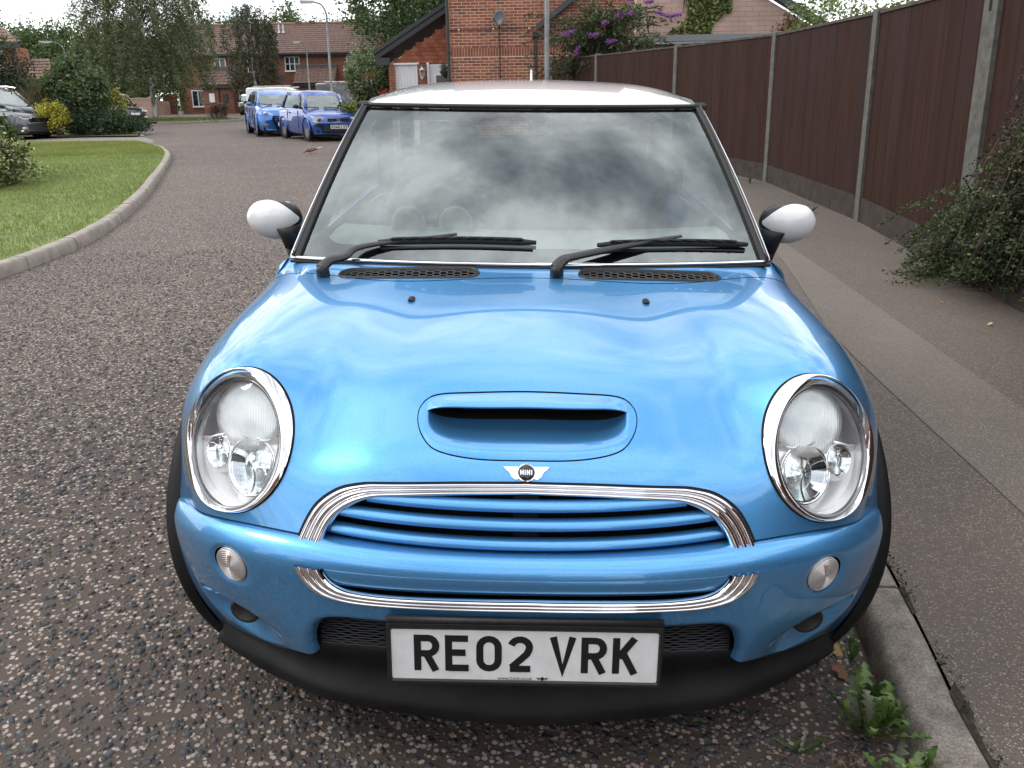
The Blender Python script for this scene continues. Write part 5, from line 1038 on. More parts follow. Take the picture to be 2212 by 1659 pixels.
m = MB(); a, b = np.array([-4.42, GY - .25, GB + 2.22]), np.array([-2.22, GY - .25, GB + 3.52]); t = nrm(b - a); n_ = np.array([-t[2], 0, t[0]])
for (o1, o2, ya, yb) in ((0, .12, -.02, .10), (.14, .24, -.06, .2)): m.add([a + n_ * o1 + (0, ya, 0), b + n_ * o1 + (0, ya, 0), b + n_ * o2 + (0, ya, 0), a + n_ * o2 + (0, ya, 0), a + n_ * o1 + (0, yb, 0), b + n_ * o1 + (0, yb, 0), b + n_ * o2 + (0, yb, 0), a + n_ * o2 + (0, yb, 0)], [(0, 1, 2, 3), (7, 6, 5, 4), (0, 4, 5, 1), (3, 2, 6, 7), (0, 3, 7, 4), (1, 5, 6, 2)])
m.box((-4.25, GY - .22, GB + 2.16), (.36, .12, .2)); m.obj('bargeboard', mat('bargeboard_black', (.022, .024, .028), .55), Gh)
obj('roof_slope', [a + n_ * .2 + (0, .1, 0), b + n_ * .2 + (0, .1, 0), b + n_ * .2 + (0, 5, 0), a + n_ * .2 + (0, 5, 0)], [(0, 1, 2, 3)], mat('slate_roof', (.05, .052, .058), .7), Gh, smooth=False)
obj('side_wall', [(-4.1, GY, GB), (-4.1, GY + 5, GB), (-4.1, GY + 5, GB + 2.2), (-4.1, GY, GB + 2.2)], [(0, 1, 2, 3)], M_PIER, Gh, smooth=False)
lt = tag(empty('wall_lantern', (-3.14, GY - .2, GB + 1.85)), 'small white coach lantern between the garage and front doors', 'lantern'); LM = mat('lantern_white', (.7, .7, .7), .4)
m = MB(); m.lathe([(.001, .16), (.02, .15), (.025, .12), (.085, .08), (.09, .07), (.06, .06)], (0, 0, 0), (1, 0, 0), (0, 1, 0), (0, 0, 1), 6); m.lathe([(.045, -.13), (.05, -.12), (.03, -.17), (.008, -.2)], (0, 0, 0), (1, 0, 0), (0, 1, 0), (0, 0, 1), 6)
for k in range(6): t = k * math.pi / 3; m.tube([(.075 * math.cos(t), .075 * math.sin(t), .07), (.047 * math.cos(t), .047 * math.sin(t), -.12)], .006, 4)
m.obj('lantern_frame', LM, lt); m = MB(); m.lathe([(.07, .065), (.042, -.12)], (0, 0, 0), (1, 0, 0), (0, 1, 0), (0, 0, 1), 6); m.obj('lantern_glass', M_LENS, lt); m = MB(); m.tube([(0, 0, -.05), (0, .12, -.1)], .012, 5); m.obj('bracket', LM, lt)
pq = tag(empty('wall_plaque', (-3.155, GY - .2, GB + 1.42)), 'round cream plaque with dark motif below the lantern', 'plaque'); m = MB(); m.lathe([(.115, .02), (.115, 0), (.10, -.012), (.001, -.012)], (0, 0, 0), (1, 0, 0), (0, 0, 1), (0, 1, 0), 24); m.obj('disc', mat('plaque_cream', (.5, .45, .35), .6), pq)
m = MB()
for (x, z, r_) in ((-.03, .02, .03), (.035, -.015, .026), (-.02, -.05, .016), (.03, .055, .014)): m.prism([(r_ * (1 if k % 2 else .5) * math.cos(k * math.pi / 5), r_ * (1 if k % 2 else .5) * math.sin(k * math.pi / 5)) for k in range(10)], (x, -.013, z), (1, 0, 0), (0, 0, 1), (0, -1, 0), 0, .004)
m.obj('star_motif', mat('plaque_dark', (.08, .06, .05), .6), pq)
# --- painted gable house behind the fence, and flat-roofed garage before it
PY = 30.0; PB = float(S(PY))
Ph = tag(empty('gable_house', (6, PY, PB)), 'pale painted block gable wall with ivy above the fence', 'house'); Ph.location = (0, 0, 0)
M_PINK = brick_mat('painted_block', (.36, .255, .215), (.41, .295, .25), (.30, .21, .175), 2.0)
obj('gable_wall', [(2.4, PY, PB - 1), (9.9, PY, PB - 1), (9.9, PY, PB + 2.85), (7.35, PY, PB + 4.30), (5.0, PY, PB + 5.6), (2.4, PY, PB + 4.3)], [(0, 1, 2, 3, 4, 5)], M_PINK, Ph, smooth=False)
m = MB(); a, b = np.array([10.1, PY - .2, PB + 2.85]), np.array([5.0, PY - .2, PB + 5.72]); t = nrm(b - a); n_ = np.array([t[2], 0, -t[0]]); n_ = n_ if n_[2] > 0 else -n_
m.add([a, b, b + n_ * .22, a + n_ * .22, a + (0, .35, 0), b + (0, .35, 0), b + n_ * .22 + (0, .35, 0), a + n_ * .22 + (0, .35, 0)], [(0, 1, 2, 3), (7, 6, 5, 4), (0, 4, 5, 1), (3, 2, 6, 7), (0, 3, 7, 4), (1, 5, 6, 2)]); m.obj('bargeboard', mat('bargeboard_grey', (.03, .034, .038), .6), Ph)
fg = tag(empty('flat_roof_garage', (4.8, 24, float(S(24)))), 'flat grey garage roof showing above the fence', 'garage'); z = 0
m = MB(); m.box((.0, 1.6, 2.57), (3.6, 3.4, .16)); m.obj('roof_edge', mat('fascia_grey', (.14, .155, .165), .5), fg); m = MB(); m.box((0, 1.7, 1.2), (3.3, 3.0, 2.5)); m.obj('garage_wall', mat('garage_render', (.24, .23, .22), .8), fg); m = MB(); m.box((0, -.03, 2.455), (3.55, .12, .05)); m.obj('gutter', mat('gutter_light', (.22, .23, .24), .5), fg)
m = MB(); m.box((-.45, -.6, 2.36), (.3, .2, .05), .3); m.obj('loose_tile', mat('old_tile', (.10, .075, .06), .8), fg)
# --- houses on the left behind the drive
LY = 40.0; LB = float(S(LY))
Lh = tag(empty('corner_house', (-25, LY, LB)), 'brick house with brown tiled roofs at the left edge behind the drive', 'house'); Lh.location = (0, 0, 0)
M_LB = brick_mat('corner_brick', (.30, .115, .06), (.36, .15, .085), (.3, .2, .14)); M_LT = tile_mat('corner_tiles', (.15, .085, .062), (.21, .125, .095))
slab('main_wall', (-26.6, LY + .5, LB + 1.7), (6.2, 1.0, 3.8), M_LB, Lh)
tiled('main_roof_tiles', (-30, LY - .4, LB + 3.55), (-22.95, LY - .4, LB + 3.75), (-30, LY + 2.2, LB + 6.4), (-26.4, LY + 2.2, LB + 5.6), Lh, M_LT)
slab('eaves_fascia', (-26.5, LY - .4, LB + 3.60), (7, .06, .2), M_FASC, Lh)
window(Lh, -25.0, -24.1, LB + 2.75, LB + 3.52, LY, 3); m = MB(); m.tube([(-23.65, LY - .08, LB), (-23.65, LY - .08, LB + 3.6)], .05, 6); m.obj('downpipe', M_FASC, Lh)
lw = empty('garage_roof'); lw.parent = Lh; tiled('garage_tiles', (-24.2, LY - 1.4, LB + 2.02), (-21.2, LY - 1.4, LB + 2.02), (-24.2, LY + .9, LB + 3.12), (-22.5, LY + .9, LB + 3.12), lw, M_LT); slab('garage_front', (-22.9, LY - .9, LB + .95), (3.1, .2, 2.1), M_LB, lw)
tiled('porch_tiles', (-24.6, LY - 2.0, LB + 2.05), (-22.9, LY - 2.0, LB + 2.05), (-24.6, LY - .6, LB + 2.75), (-23.7, LY - .6, LB + 2.75), lw, M_LT); slab('porch_fascia', (-23.6, LY - 2.0, LB + 1.98), (2.0, .06, .16), M_FASC, lw)
# --- low garden wall and red gate by the terrace
gw = tag(empty('garden_wall', (-30.2, 64.5, float(S(64.5)))), 'low weathered brick garden wall behind the birch', 'wall'); m = MB(); m.box((0, 0, .55), (4.4, .25, 1.3)); m.box((2.1, 1.2, .5), (.25, 2.4, 1.2)); m.obj('wall_face', brick_mat('old_wall', (.30, .17, .12), (.36, .25, .19), (.38, .32, .26)), gw)
m = MB()
for i in range(15): m.box((-2.05 + i * .29, 0, 1.23 + .02 * math.sin(i * 2)), (.25, .3, .08), bev=.02)
m.obj('coping', mat('coping_tan', (.36, .28, .2), .85), gw)
rg = tag(empty('garden_gate', (-28.9, 69.3, float(S(69.3)))), 'dark red wooden gate beside the terrace', 'gate')
for i in range(9): slab('board', (-.52 + i * .13, 0, .72), (.124, .05, 1.5), mat('gate_red', (.14, .022, .018), .6), rg)
# ---------------------------------------------------------------- unseen brick houses added out of frame for paint and chrome to reflect
def unseen_house(label, x, y, w, d, hw, hr, rz):
    e = tag(empty('brick_house', (x, y, float(G(max(-6, min(3, x)), max(y, -25)))), rz), label, 'house')
    m = MB(); m.box((0, 0, hw / 2), (w, d, hw)); m.obj('wall', M_TERR, e)
    V = [(-w / 2 - .2, -d / 2 - .3, hw - .1), (w / 2 + .2, -d / 2 - .3, hw - .1), (w / 2 + .2, d / 2 + .3, hw - .1), (-w / 2 - .2, d / 2 + .3, hw - .1), (-w / 2 - .2, 0, hw + hr), (w / 2 + .2, 0, hw + hr)]
    obj('roof', V, [(0, 1, 5, 4), (2, 3, 4, 5), (0, 4, 3), (1, 2, 5), (3, 2, 1, 0)], M_TILE, e, smooth=False)
    for sx in (-.28, .22):
        for z in (1.5, 3.9):
            for sd in (-1, 1): slab('window', (sx * w, sd * (d / 2 + .03), z), (1.3, .1, 1.1), M_UPVC, e); slab('pane', (sx * w, sd * (d / 2 + .06), z), (1.1, .1, .9), M_PANE, e)
    slab('door', (-.02 * w, -(d / 2 + .04), 1.05), (.9, .1, 2.1), M_UPVC, e); return e
unseen_house('unseen red brick house added where the outer rim of the left headlight mirrors brick', -17.5, -1.0, 9, 7, 5.0, 2.6, R(90))
unseen_house('unseen red brick house added behind the camera for paint and headlight rims to mirror', -4.5, -14, 10, 7, 5.0, 2.6, R(180))
unseen_house('unseen red brick house added for the foot of the right headlight rim to mirror', 9.5, -12, 9, 7, 5.0, 2.6, R(180))
# ---------------------------------------------------------------- parked vehicles
def loft(name, secs, m_, parent, sharp=35):
    P = np.array(secs, float); return obj(name, *strip_(P), m_, parent, sharp=sharp)
def car(name, label, loc, head, paint_, p):
    """generic hatch/estate; car frame: x right (driver's left), y forward, z up; p: proportions"""
    e = tag(empty(name), label, 'car', p.get('group', 'vehicles parked along the street')); x, y = loc; f = np.array(head, float); f /= np.linalg.norm(f); z = float(G(x, y)); sl_ = (float(G(x + f[0], y + f[1])) - float(G(x - f[0], y - f[1]))) / 2
    F = nrm([f[0], f[1], sl_]); Rr = nrm(np.cross(F, [0, 0, 1])); U_ = np.cross(Rr, F); e.matrix_world = Matrix(((Rr[0], F[0], U_[0], x), (Rr[1], F[1], U_[1], y), (Rr[2], F[2], U_[2], z + p.get('lift', 0)), (0, 0, 0, 1)))
    L, Wd, Hh = p['L'] / 2, p['W'] / 2, p['H']; hood, cowl, belt = p['hood'], p['cowl'], p['belt']; wb, wr = p['wb'] / 2, p['wr']; ro = p.get('rear', .0); fo = p.get('front', .0)
    wsb, wst, rft, rfb = p['wsb'], p['wst'], p['rrt'], p['rrb'] # windscreen base / top, rear glass top / base (y)
    st = [(L, .26, hood * .62, .72), (L - .03, .20, hood * .78, .84), (L - .12, .18, hood * .90, .93), (L - .30, .18, hood * .97, .98), (L - .65, .18, hood, 1), (wsb + .05, .18, cowl, 1), (wsb - .35, .18, belt, 1), (0, .18, belt + .01, 1), (rfb + .35, .18, belt + .03, 1), (rfb, .18, belt + .03, .985), (-L + .14, .2, belt - .02, .95), (-L + .03, .24, belt - .12, .88), (-L, .30, belt - .3, .78)]
    secs = []
    for (yy, zb, zt, k) in st:
        w = Wd * k; sh = zt - (.10 if abs(yy) < L - .2 else .06); secs.append([(s * a, yy + (-.10 if yy > L - .4 else 0) * (abs(a) / Wd) ** 2 * (1.6 if yy > L - .2 else .8) + (.08 if yy < -L + .2 else 0) * (abs(a) / Wd) ** 2, b) for s, a, b in [(-1, w * .90, zb), (-1, w * .97, zb + .1), (-1, w, (zb + sh) * .5), (-1, w * .985, sh), (-1, w * .90, zt - .025), (-1, w * .5, zt + .008), (1, 0, zt + .014), (1, w * .5, zt + .008), (1, w * .90, zt - .025), (1, w * .985, sh), (1, w, (zb + sh) * .5), (1, w * .97, zb + .1), (1, w * .90, zb)]])
    P = np.array(secs); V, Fc = strip_(P); n = P.shape[1]; keep = []
    Vn = np.array(V)
    for q in Fc:
        c = Vn[list(q)].mean(0); keep.append(q)
    body = obj('body', V, keep + [tuple(range(n)), tuple(len(V) - 1 - k for k in range(n))], paint_, e, sharp=40)
    # glasshouse
    gw = Wd * .86; rw = Wd * p.get('roofw', .68); zt = Hh
    def gl(yb, yt, xb, xt): return [(xb, yb, belt + .0), (xt, yt, zt - .06)]
    ring_b = [(-gw * .93, wsb - .04), (-gw, wsb - .42), (-gw, 0), (-gw, rfb + .3), (-gw * .9, rfb + .02)]; ring_t = [(-rw * .95, wst), (-rw, wst - .2), (-rw, (wst + rft) / 2), (-rw, rft + .2), (-rw * .92, rft)]
    zc = [cowl - .01, belt - .01, belt, belt + .02, belt + .02]; gb = ring_b + [(-a, b) for a, b in ring_b[::-1]]; gt = ring_t + [(-a, b) for a, b in ring_t[::-1]]; zz = zc + zc[::-1]; n = len(gb)
    lo_ = np.array([(a, b, z_) for (a, b), z_ in zip(gb, zz)]); hi_ = np.array([(a, b, zt - .055) for a, b in gt]); md = lo_ + (hi_ - lo_) * .80
    cx0 = np.array([0, (wst + rft) / 2, 0]); Fg = [(k, (k + 1) % n, n + (k + 1) % n, n + k) for k in range(n)]; obj('glass', np.concatenate([lo_, md]), Fg, p.get('glass', M_CARGL), e, smooth=False)
    up1 = md + (hi_ - md) * .55; up1[:, :2] *= 1.004; t1 = hi_ * (1, 1, 1); t2 = (hi_ - cx0) * (.86, .93, 1) + cx0; t2[:, 2] = zt - .018; t3 = (hi_ - cx0) * (.45, .6, 1) + cx0; t3[:, 2] = zt
    md2 = md * (1.006, 1.003, 1); V = np.concatenate([md2, up1, t1, t2, t3]); Fr = [(r_ * n + k, r_ * n + (k + 1) % n, (r_ + 1) * n + (k + 1) % n, (r_ + 1) * n + k) for r_ in range(4) for k in range(n)] + [tuple(4 * n + k for k in range(n))]
    obj('roof', V, Fr, p.get('roofm', paint_), e)
    for i in p.get('pillars', (0, 1, 3, 4)): # body-colour pillars
        for s in (-1, 1): m = MB(); a_ = lo_[i] * (s, 1, 1) + (0, 0, -.02); b_ = md[i] * (s, 1, 1) + (0, 0, .03); m.tube([a_, b_], .052 if i in (0, 4) else .038, 6); m.obj('pillar', paint_ if i in (0, 4) else M_BLACKG, e, smooth=True)
    for s in (-1, 1):
        for yy in (wb + p.get('shift', 0), -wb + p.get('shift', 0)):
            c = (s * (Wd - .115), yy, wr); ax = ((0, 1, 0), (0, 0, 1), (s, 0, 0)); w = empty('wheel'); w.parent = e
            m = MB(); m.lathe([(wr * .62, -.09), (wr * .9, -.1), (wr, -.07), (wr, .07), (wr * .92, .1), (wr * .66, .096)], c, *ax, 26); m.obj('tyre', M_TYRE, w, smooth=True)
            m = MB(); m.lathe([(wr * .67, .098), (wr * .6, .07), (wr * .2, .085), (.001, .09)], c, *ax, 26)
            for q in range(p.get('spokes', 7)): t = 2 * math.pi * q / p.get('spokes', 7); m.box(np.array(c) + np.array([s * .09, 0, 0]) + wr * .4 * (math.cos(t) * np.array([0, 1, 0]) + math.sin(t) * np.array([0, 0, 1])), (.02, wr * .18, wr * .18))
            m.obj('rim', mat('wheel_trim_silver', (.22, .225, .235), .35, .6), w)
            m = MB(); m.lathe([(wr + .075, .0), (wr + .07, .03), (wr + .03, .033), (wr - .02, -.15), (.05, -.16)], (s * (Wd - .03), yy, wr + .02), *ax, 30); m.obj('wheel_arch', M_VOID, e)
            m = MB(); a0 = np.radians(np.linspace(-8, 188, 24)); r_ = wr + .075; m.tube([(s * (Wd + .002), yy + r_ * math.cos(t), wr + .02 + r_ * math.sin(t)) for t in a0], .018, 5); m.obj('arch_lip', paint_, e, smooth=True)
        m = MB(); c = np.array([s * (Wd + .10), wsb - .22, belt + .05]); m.lathe([(.001, -.05), (.07, -.04), (.09, 0), (.08, .05), (.001, .06)], c, (1, 0, 0), (0, 0, .7), (0, 1, 0), 12); m.tube([c, (s * gw, wsb - .22, belt)], .022, 5); m.obj('mirror', p.get('mirrorm', paint_), e, smooth=True)
        for yy in ([wsb - .42, wsb - 1.5] if p.get('doors', 3) == 3 else [wsb - .42, wsb - 1.25, wsb - 2.05]): slab('door_gap', (s * (Wd * .998), yy, (.3 + belt) / 2), (.012, .012, belt - .36), M_VOID, e)
        slab('door_handle', (s * (Wd + .005), wsb - 1.3, belt - .12), (.03, .16, .03), paint_, e)
    slab('underside', (0, 0, .24), (Wd * 1.6, L * 1.9, .12), M_VOID, e)
    return e
M_CARGL = clear_glass('parked_car_glass', (.50, .56, .54), 1.5, 4.5)
def wind_frame(e, p): pass
def cabin_block(e, p):
    Wd = p['W'] / 2; m = MB(); m.box((0, p['wsb'] - .55, p['belt'] - .06), (Wd * 1.6, .9, .12), bev=.03)
    for s in (-.38, .38): m.box((s, p['wsb'] - 1.35, p['belt'] + .08), (.42, .16, .5), bev=.06); m.box((s, p['wsb'] - 1.4, p['belt'] + .42), (.22, .1, .16), bev=.04)
    m.box((0, p['wsb'] - 2.1, p['belt'] + .02), (Wd * 1.5, .16, .4), bev=.06); m.obj('seats', M_SEAT, e)
    m = MB(); t = np.linspace(0, 2 * math.pi, 17); c = np.array([Wd * .42, p['wsb'] - .85, p['belt'] + .05]); m.tube([c + .18 * (math.cos(k) * np.array([1, 0, 0]) + math.sin(k) * np.array([0, -.4, .9])) for k in t], .014, 5, False); m.obj('steering_wheel', M_DASH, e)
    for s in (-.35, .25):
        m = MB(); m.tube([(s, p['wsb'] + .0, p['cowl'] + .03), (s + .45, p['wsb'] - .02, p['cowl'] + .05)], .012, 4); m.obj('wiper', M_RUBBER, e)
def front_plate(e, txt, c, w=.52, h=.111, yel=False):
    p = empty('number_plate'); p.parent = e; slab('plate_face', c, (w, .02, h), mat('plate_yellow', (.72, .50, .03), .4) if yel else M_PLATEW, p)
    if txt: letters(txt, np.array(c) + (0, .0105, .0), (-1, 0, 0), (0, 0, 1), (0, 1, 0), .004, .00108, M_INK, p, adv=62)
# blue three-door hatchback with its plate towards us
BM = paint('paint_royal_blue', (.010, .062, .30), metal=.3, rough=.32); BM2 = paint('paint_bright_blue', (.018, .13, .44), metal=.35, rough=.32)
p = dict(L=3.69, W=1.585, H=1.43, hood=.80, cowl=.90, belt=.91, wb=2.36, wr=.285, wsb=.86, wst=.20, rrt=-1.45, rrb=-1.72, roofw=.70, shift=.02, mirrorm=M_PLAST, spokes=7)
fdir = np.array([.53, -.85]); fdir /= np.linalg.norm(fdir); mc = car('blue_hatchback', 'royal blue three-door hatchback facing the camera, plate W546 LVV', np.array([-6.02, 25.95]) - fdir * 1.2, fdir, BM, p); cabin_block(mc, p); yf = 1.845
def lamp_unit(e, c, w, h, name, m_=None, tilt=0):
    q = empty(name); q.parent = e; m = MB(); m.prism([(a, b + tilt * a) for a, b in rrect(w, h, min(w, h) * .45)], c, (1, 0, 0), (0, 0, 1), (0, 1, 0), -.06, .0); m.obj('lamp_body', mat('lamp_pale', (.75, .76, .75), .2, .1, coat=1.0), q); m = MB(); m.lathe([(.001, .006), (h * .6, .008), (h * .8, .002)], c, (1, 0, 0), (0, 0, 1), (0, 1, 0), 12); m.obj('bulb_reflector', mat('lamp_core', (.35, .36, .37), .1, .8), q)
for s in (-1, 1):
    lamp_unit(mc, np.array([s * .565, yf - .095, .600]), .165, .085, 'headlight')
    g_ = empty('grille'); g_.parent = mc; m = MB(); t = rrect(.150, .045, .03); m.prism(t, (s * .185, yf - .025, .595), (1, 0, 0), (0, 0, 1), (0, 1, 0), -.04, .008); m.obj('chrome_frame', M_CHROME, g_)
    for z_ in (-.018, .018): m = MB(); m.prism(rrect(.132, .0115, .01), (s * .185, yf - .025, .595 + z_), (1, 0, 0), (0, 0, 1), (0, 1, 0), -.02, .0125); m.obj('grille_slot', M_VOID, g_)
    slab('bumper_insert', (s * .60, yf - .045, .440), (.30, .06, .05), M_PLAST, mc, bev=.01); slab('side_repeater', (s * .80, .95, .70), (.02, .06, .035), M_AMBER, mc)
m = MB(); m.prism(rrect(.045, .033, .03), (0, yf - .012, .615), (1, 0, 0), (0, 0, 1), (0, 1, 0), -.02, .006); m.obj('badge', M_CHROME, mc)
m = MB(); m.prism(rrect(.50, .075, .05), (0, yf - .06, .33), (1, 0, 0), (0, 0, 1), (0, 1, 0), -.1, .062); m.obj('lower_grille', M_PLAST, mc)
m = MB(); m.box((0, yf - .05, .500), (1.34, .1, .035), bev=.015); m.box((0, yf - .07, .215), (1.36, .12, .05), bev=.02); m.obj('bumper_moulding', BM, mc)
front_plate(mc, 'W546 LVV', (0, yf + .012, .405))
# brighter blue five-door hatchback behind it
p = dict(L=4.30, W=1.78, H=1.47, hood=.88, cowl=.98, belt=.98, wb=2.65, wr=.32, wsb=1.05, wst=.25, rrt=-1.65, rrb=-2.0, roofw=.68, shift=.08, doors=5, spokes=10)
fdir = np.array([.41, -.91]); fdir /= np.linalg.norm(fdir); pr_ = np.array([-fdir[1], fdir[0]]); i3 = car('blue_hatchback', 'bright blue five-door hatchback with swept headlights behind the royal blue one', np.array([-9.23, 29.17]) + pr_ * .78 - fdir * 1.40, fdir, BM2, p); cabin_block(i3, p); yf = 2.15
for s in (-1, 1):
    q = empty('headlight'); q.parent = i3; m = MB(); V = [(s * .36, yf - .06, .68), (s * .52, yf - .10, .65), (s * .74, yf - .20, .73), (s * .83, yf - .52, .86), (s * .74, yf - .40, .86), (s * .50, yf - .16, .76)]; m.add([np.array(k) + (0, .015, .008) for k in V] + [np.array(k) + (0, -.08, 0) for k in V], [(0, 1, 2, 3, 4, 5)] + [(k, (k + 1) % 6, 6 + (k + 1) % 6, 6 + k) for k in range(6)]); m.obj('lamp_body', mat('lamp_pale2', (.55, .56, .56), .12, .4, coat=1.0), q); m = MB(); m.lathe([(.001, .02), (.05, .018), (.06, 0)], (s * .62, yf - .13, .725), (1, 0, 0), (0, 0, 1), (0, 1, 0), 12); m.obj('projector', M_SATIN, q)
    m = MB(); m.add([(s * .55, yf - .03, .40), (s * .80, yf - .16, .46), (s * .82, yf - .17, .38), (s * .60, yf - .06, .32)], [(0, 1, 2, 3)]); m.add([(s * .58, yf - .02, .39), (s * .76, yf - .12, .43), (s * .76, yf - .12, .37), (s * .61, yf - .05, .335)], [(0, 1, 2, 3)]); m.obj('fog_lamp', mat('fog_grey', (.30, .31, .32), .2, .5), i3)
m = MB(); m.prism([(-.40, .24), (.40, .24), (.44, .14), (.30, -.20), (-.30, -.20), (-.44, .14)], (0, yf - .035, .42), (1, 0, 0), (0, 0, 1), (0, 1, 0), -.08, .04); m.obj('hexagon_grille', M_BLACKG, i3)
for z_ in (.60, .535, .47, .33): slab('grille_bar', (0, yf + .012, z_), (.74 - abs(z_ - .56) * .8, .02, .016), M_CHROME, i3)
front_plate(i3, None, (0, yf + .03, .40)); slab('lower_splitter', (0, yf - .06, .215), (1.3, .12, .06), BM2, i3, bev=.02)
# dark cars further off
BK = paint('paint_black', (.010, .011, .013), metal=.2, rough=.3); GRN = paint('paint_dark_green', (.008, .022, .020), metal=.2, rough=.3); GRY = paint('paint_mid_grey', (.065, .07, .08), metal=.5, rough=.35); DGR = paint('paint_slate_grey', (.075, .082, .095), metal=.5, rough=.35)
p = dict(L=4.2, W=1.75, H=1.5, hood=.9, cowl=1.0, belt=1.0, wb=2.6, wr=.31, wsb=1.0, wst=.3, rrt=-1.7, rrb=-2.0, doors=5)
bk = car('dark_hatchback', 'black hatchback almost hidden behind the bright blue one', (-10.35, 34.7), (-.41, .91), BK, p)
for s in (-1, 1): slab('tail_light', (s * .74, -2.06, .86), (.16, .12, .22), mat('tail_red', (.45, .02, .015), .25), bk, bev=.03)
p = dict(L=3.65, W=1.69, H=1.42, hood=.86, cowl=.95, belt=.95, wb=2.47, wr=.31, wsb=.75, wst=.25, rrt=-1.55, rrb=-1.72, roofm=M_WHITE, roofw=.74)
gm = car('dark_green_hatchback', 'dark green hatchback seen from behind with white stripes on its tailgate', (-19.75, 63.0), (.12, 1), GRN, p)
for s in (-1, 1): slab('tailgate_stripe', (s * .13, -1.84, .66), (.2, .03, .52), M_WHITE, gm); slab('tail_light', (s * .70, -1.73, .72), (.14, .12, .3), mat('tail_pale', (.45, .35, .35), .25), gm, bev=.03)
slab('number_plate', (0, -1.87, .70), (.56, .02, .14), mat('plate_yellow', (.72, .50, .03), .4), gm)
p = dict(L=4.77, W=1.83, H=1.47, hood=.86, cowl=.98, belt=.97, wb=2.79, wr=.335, wsb=.58, wst=-.22, rrt=-2.0, rrb=-2.25, doors=5, spokes=5, shift=.1)
ps = car('grey_estate_car', 'mid grey estate car nose-out of the drive beside the golden shrub', (-19.25, 30.1), (.985, -.17), GRY, p); yf = 2.385
for s in (-1, 1):
    q = empty('headlight'); q.parent = ps; m = MB(); V = [(s * .42, yf - .05, .66), (s * .66, yf - .13, .63), (s * .86, yf - .34, .70), (s * .88, yf - .52, .78), (s * .70, yf - .26, .74), (s * .45, yf - .10, .71)]; m.add([np.array(k) + (s * .012, .02, .006) for k in V] + [np.array(k) + (0, -.08, 0) for k in V], [(0, 1, 2, 3, 4, 5)] + [(k, (k + 1) % 6, 6 + (k + 1) % 6, 6 + k) for k in range(6)]); m.obj('lamp_body', M_BLACKG, q)
    m = MB(); m.tube([(s * .58, yf - .08, .665), (s * .74, yf - .15, .655), (s * .83, yf - .24, .72)], .014, 5); m.obj('daytime_strip', mat('drl_white', (.85, .86, .86), .2), q); slab('fog_lamp', (s * .66, yf - .14, .36), (.3, .1, .09), mat('fog_pale', (.5, .5, .5), .2, .5), ps, bev=.02); slab('chrome_blade', (s * .66, yf - .12, .27), (.5, .1, .025), M_CHROME, ps)
m = MB(); m.prism(rrect(.55, .07, .03), (0, yf - .02, .64), (1, 0, 0), (0, 0, 1), (0, 1, 0), -.05, .01); m.obj('grille', M_BLACKG, ps)
p = dict(L=4.7, W=1.88, H=1.80, hood=1.05, cowl=1.15, belt=1.12, wb=2.7, wr=.36, wsb=1.0, wst=.3, rrt=-2.1, rrb=-2.3, doors=5, spokes=5, roofw=.74)
sv = car('slate_grey_suv', 'slate grey tall estate with silver roof rails behind the grey estate car', (-20.6, 33.0), (.97, -.24), DGR, p)
for s in (-1, 1): m = MB(); m.tube([(s * .62, -1.9, 1.80), (s * .64, -1.5, 1.84), (s * .64, .1, 1.84), (s * .62, .5, 1.78)], .022, 6); m.obj('roof_rail', M_SATIN, sv); m = MB(); m.tube([(s * .83, -2.1, 1.13), (s * .85, .9, 1.13)], .02, 5); m.obj('window_trim', M_CHROME, sv)
p = dict(L=4.2, W=1.75, H=1.45, hood=.86, cowl=.95, belt=.95, wb=2.6, wr=.31, wsb=.95, wst=.3, rrt=-1.7, rrb=-2.0, doors=5)
bc = car('black_saloon', 'black car with white plate poking out past the bushes', (-22.35, 45.75), (.86, -.51), BK, p); front_plate(bc, None, (0, 2.10, .52)); 
for s in (-1, 1): slab('headlight', (s * .60, 1.98, .68), (.3, .14, .12), mat('lamp_pale', (.62, .63, .62), .15, .3, coat=1.0), bc, bev=.03); slab('fog_lamp', (s * .62, 2.0, .38), (.2, .1, .08), mat('lamp_pale', (.6, .6, .6)), bc, bev=.02)
bh = car('black_hatchback', 'black hatchback with yellow rear plate behind the black saloon', (-24.7, 49.2), (-.9, .43), BK, dict(p, H=1.55)); slab('number_plate', (0, -2.12, .62), (.52, .02, .12), mat('plate_yellow', (.72, .50, .03)), bh)
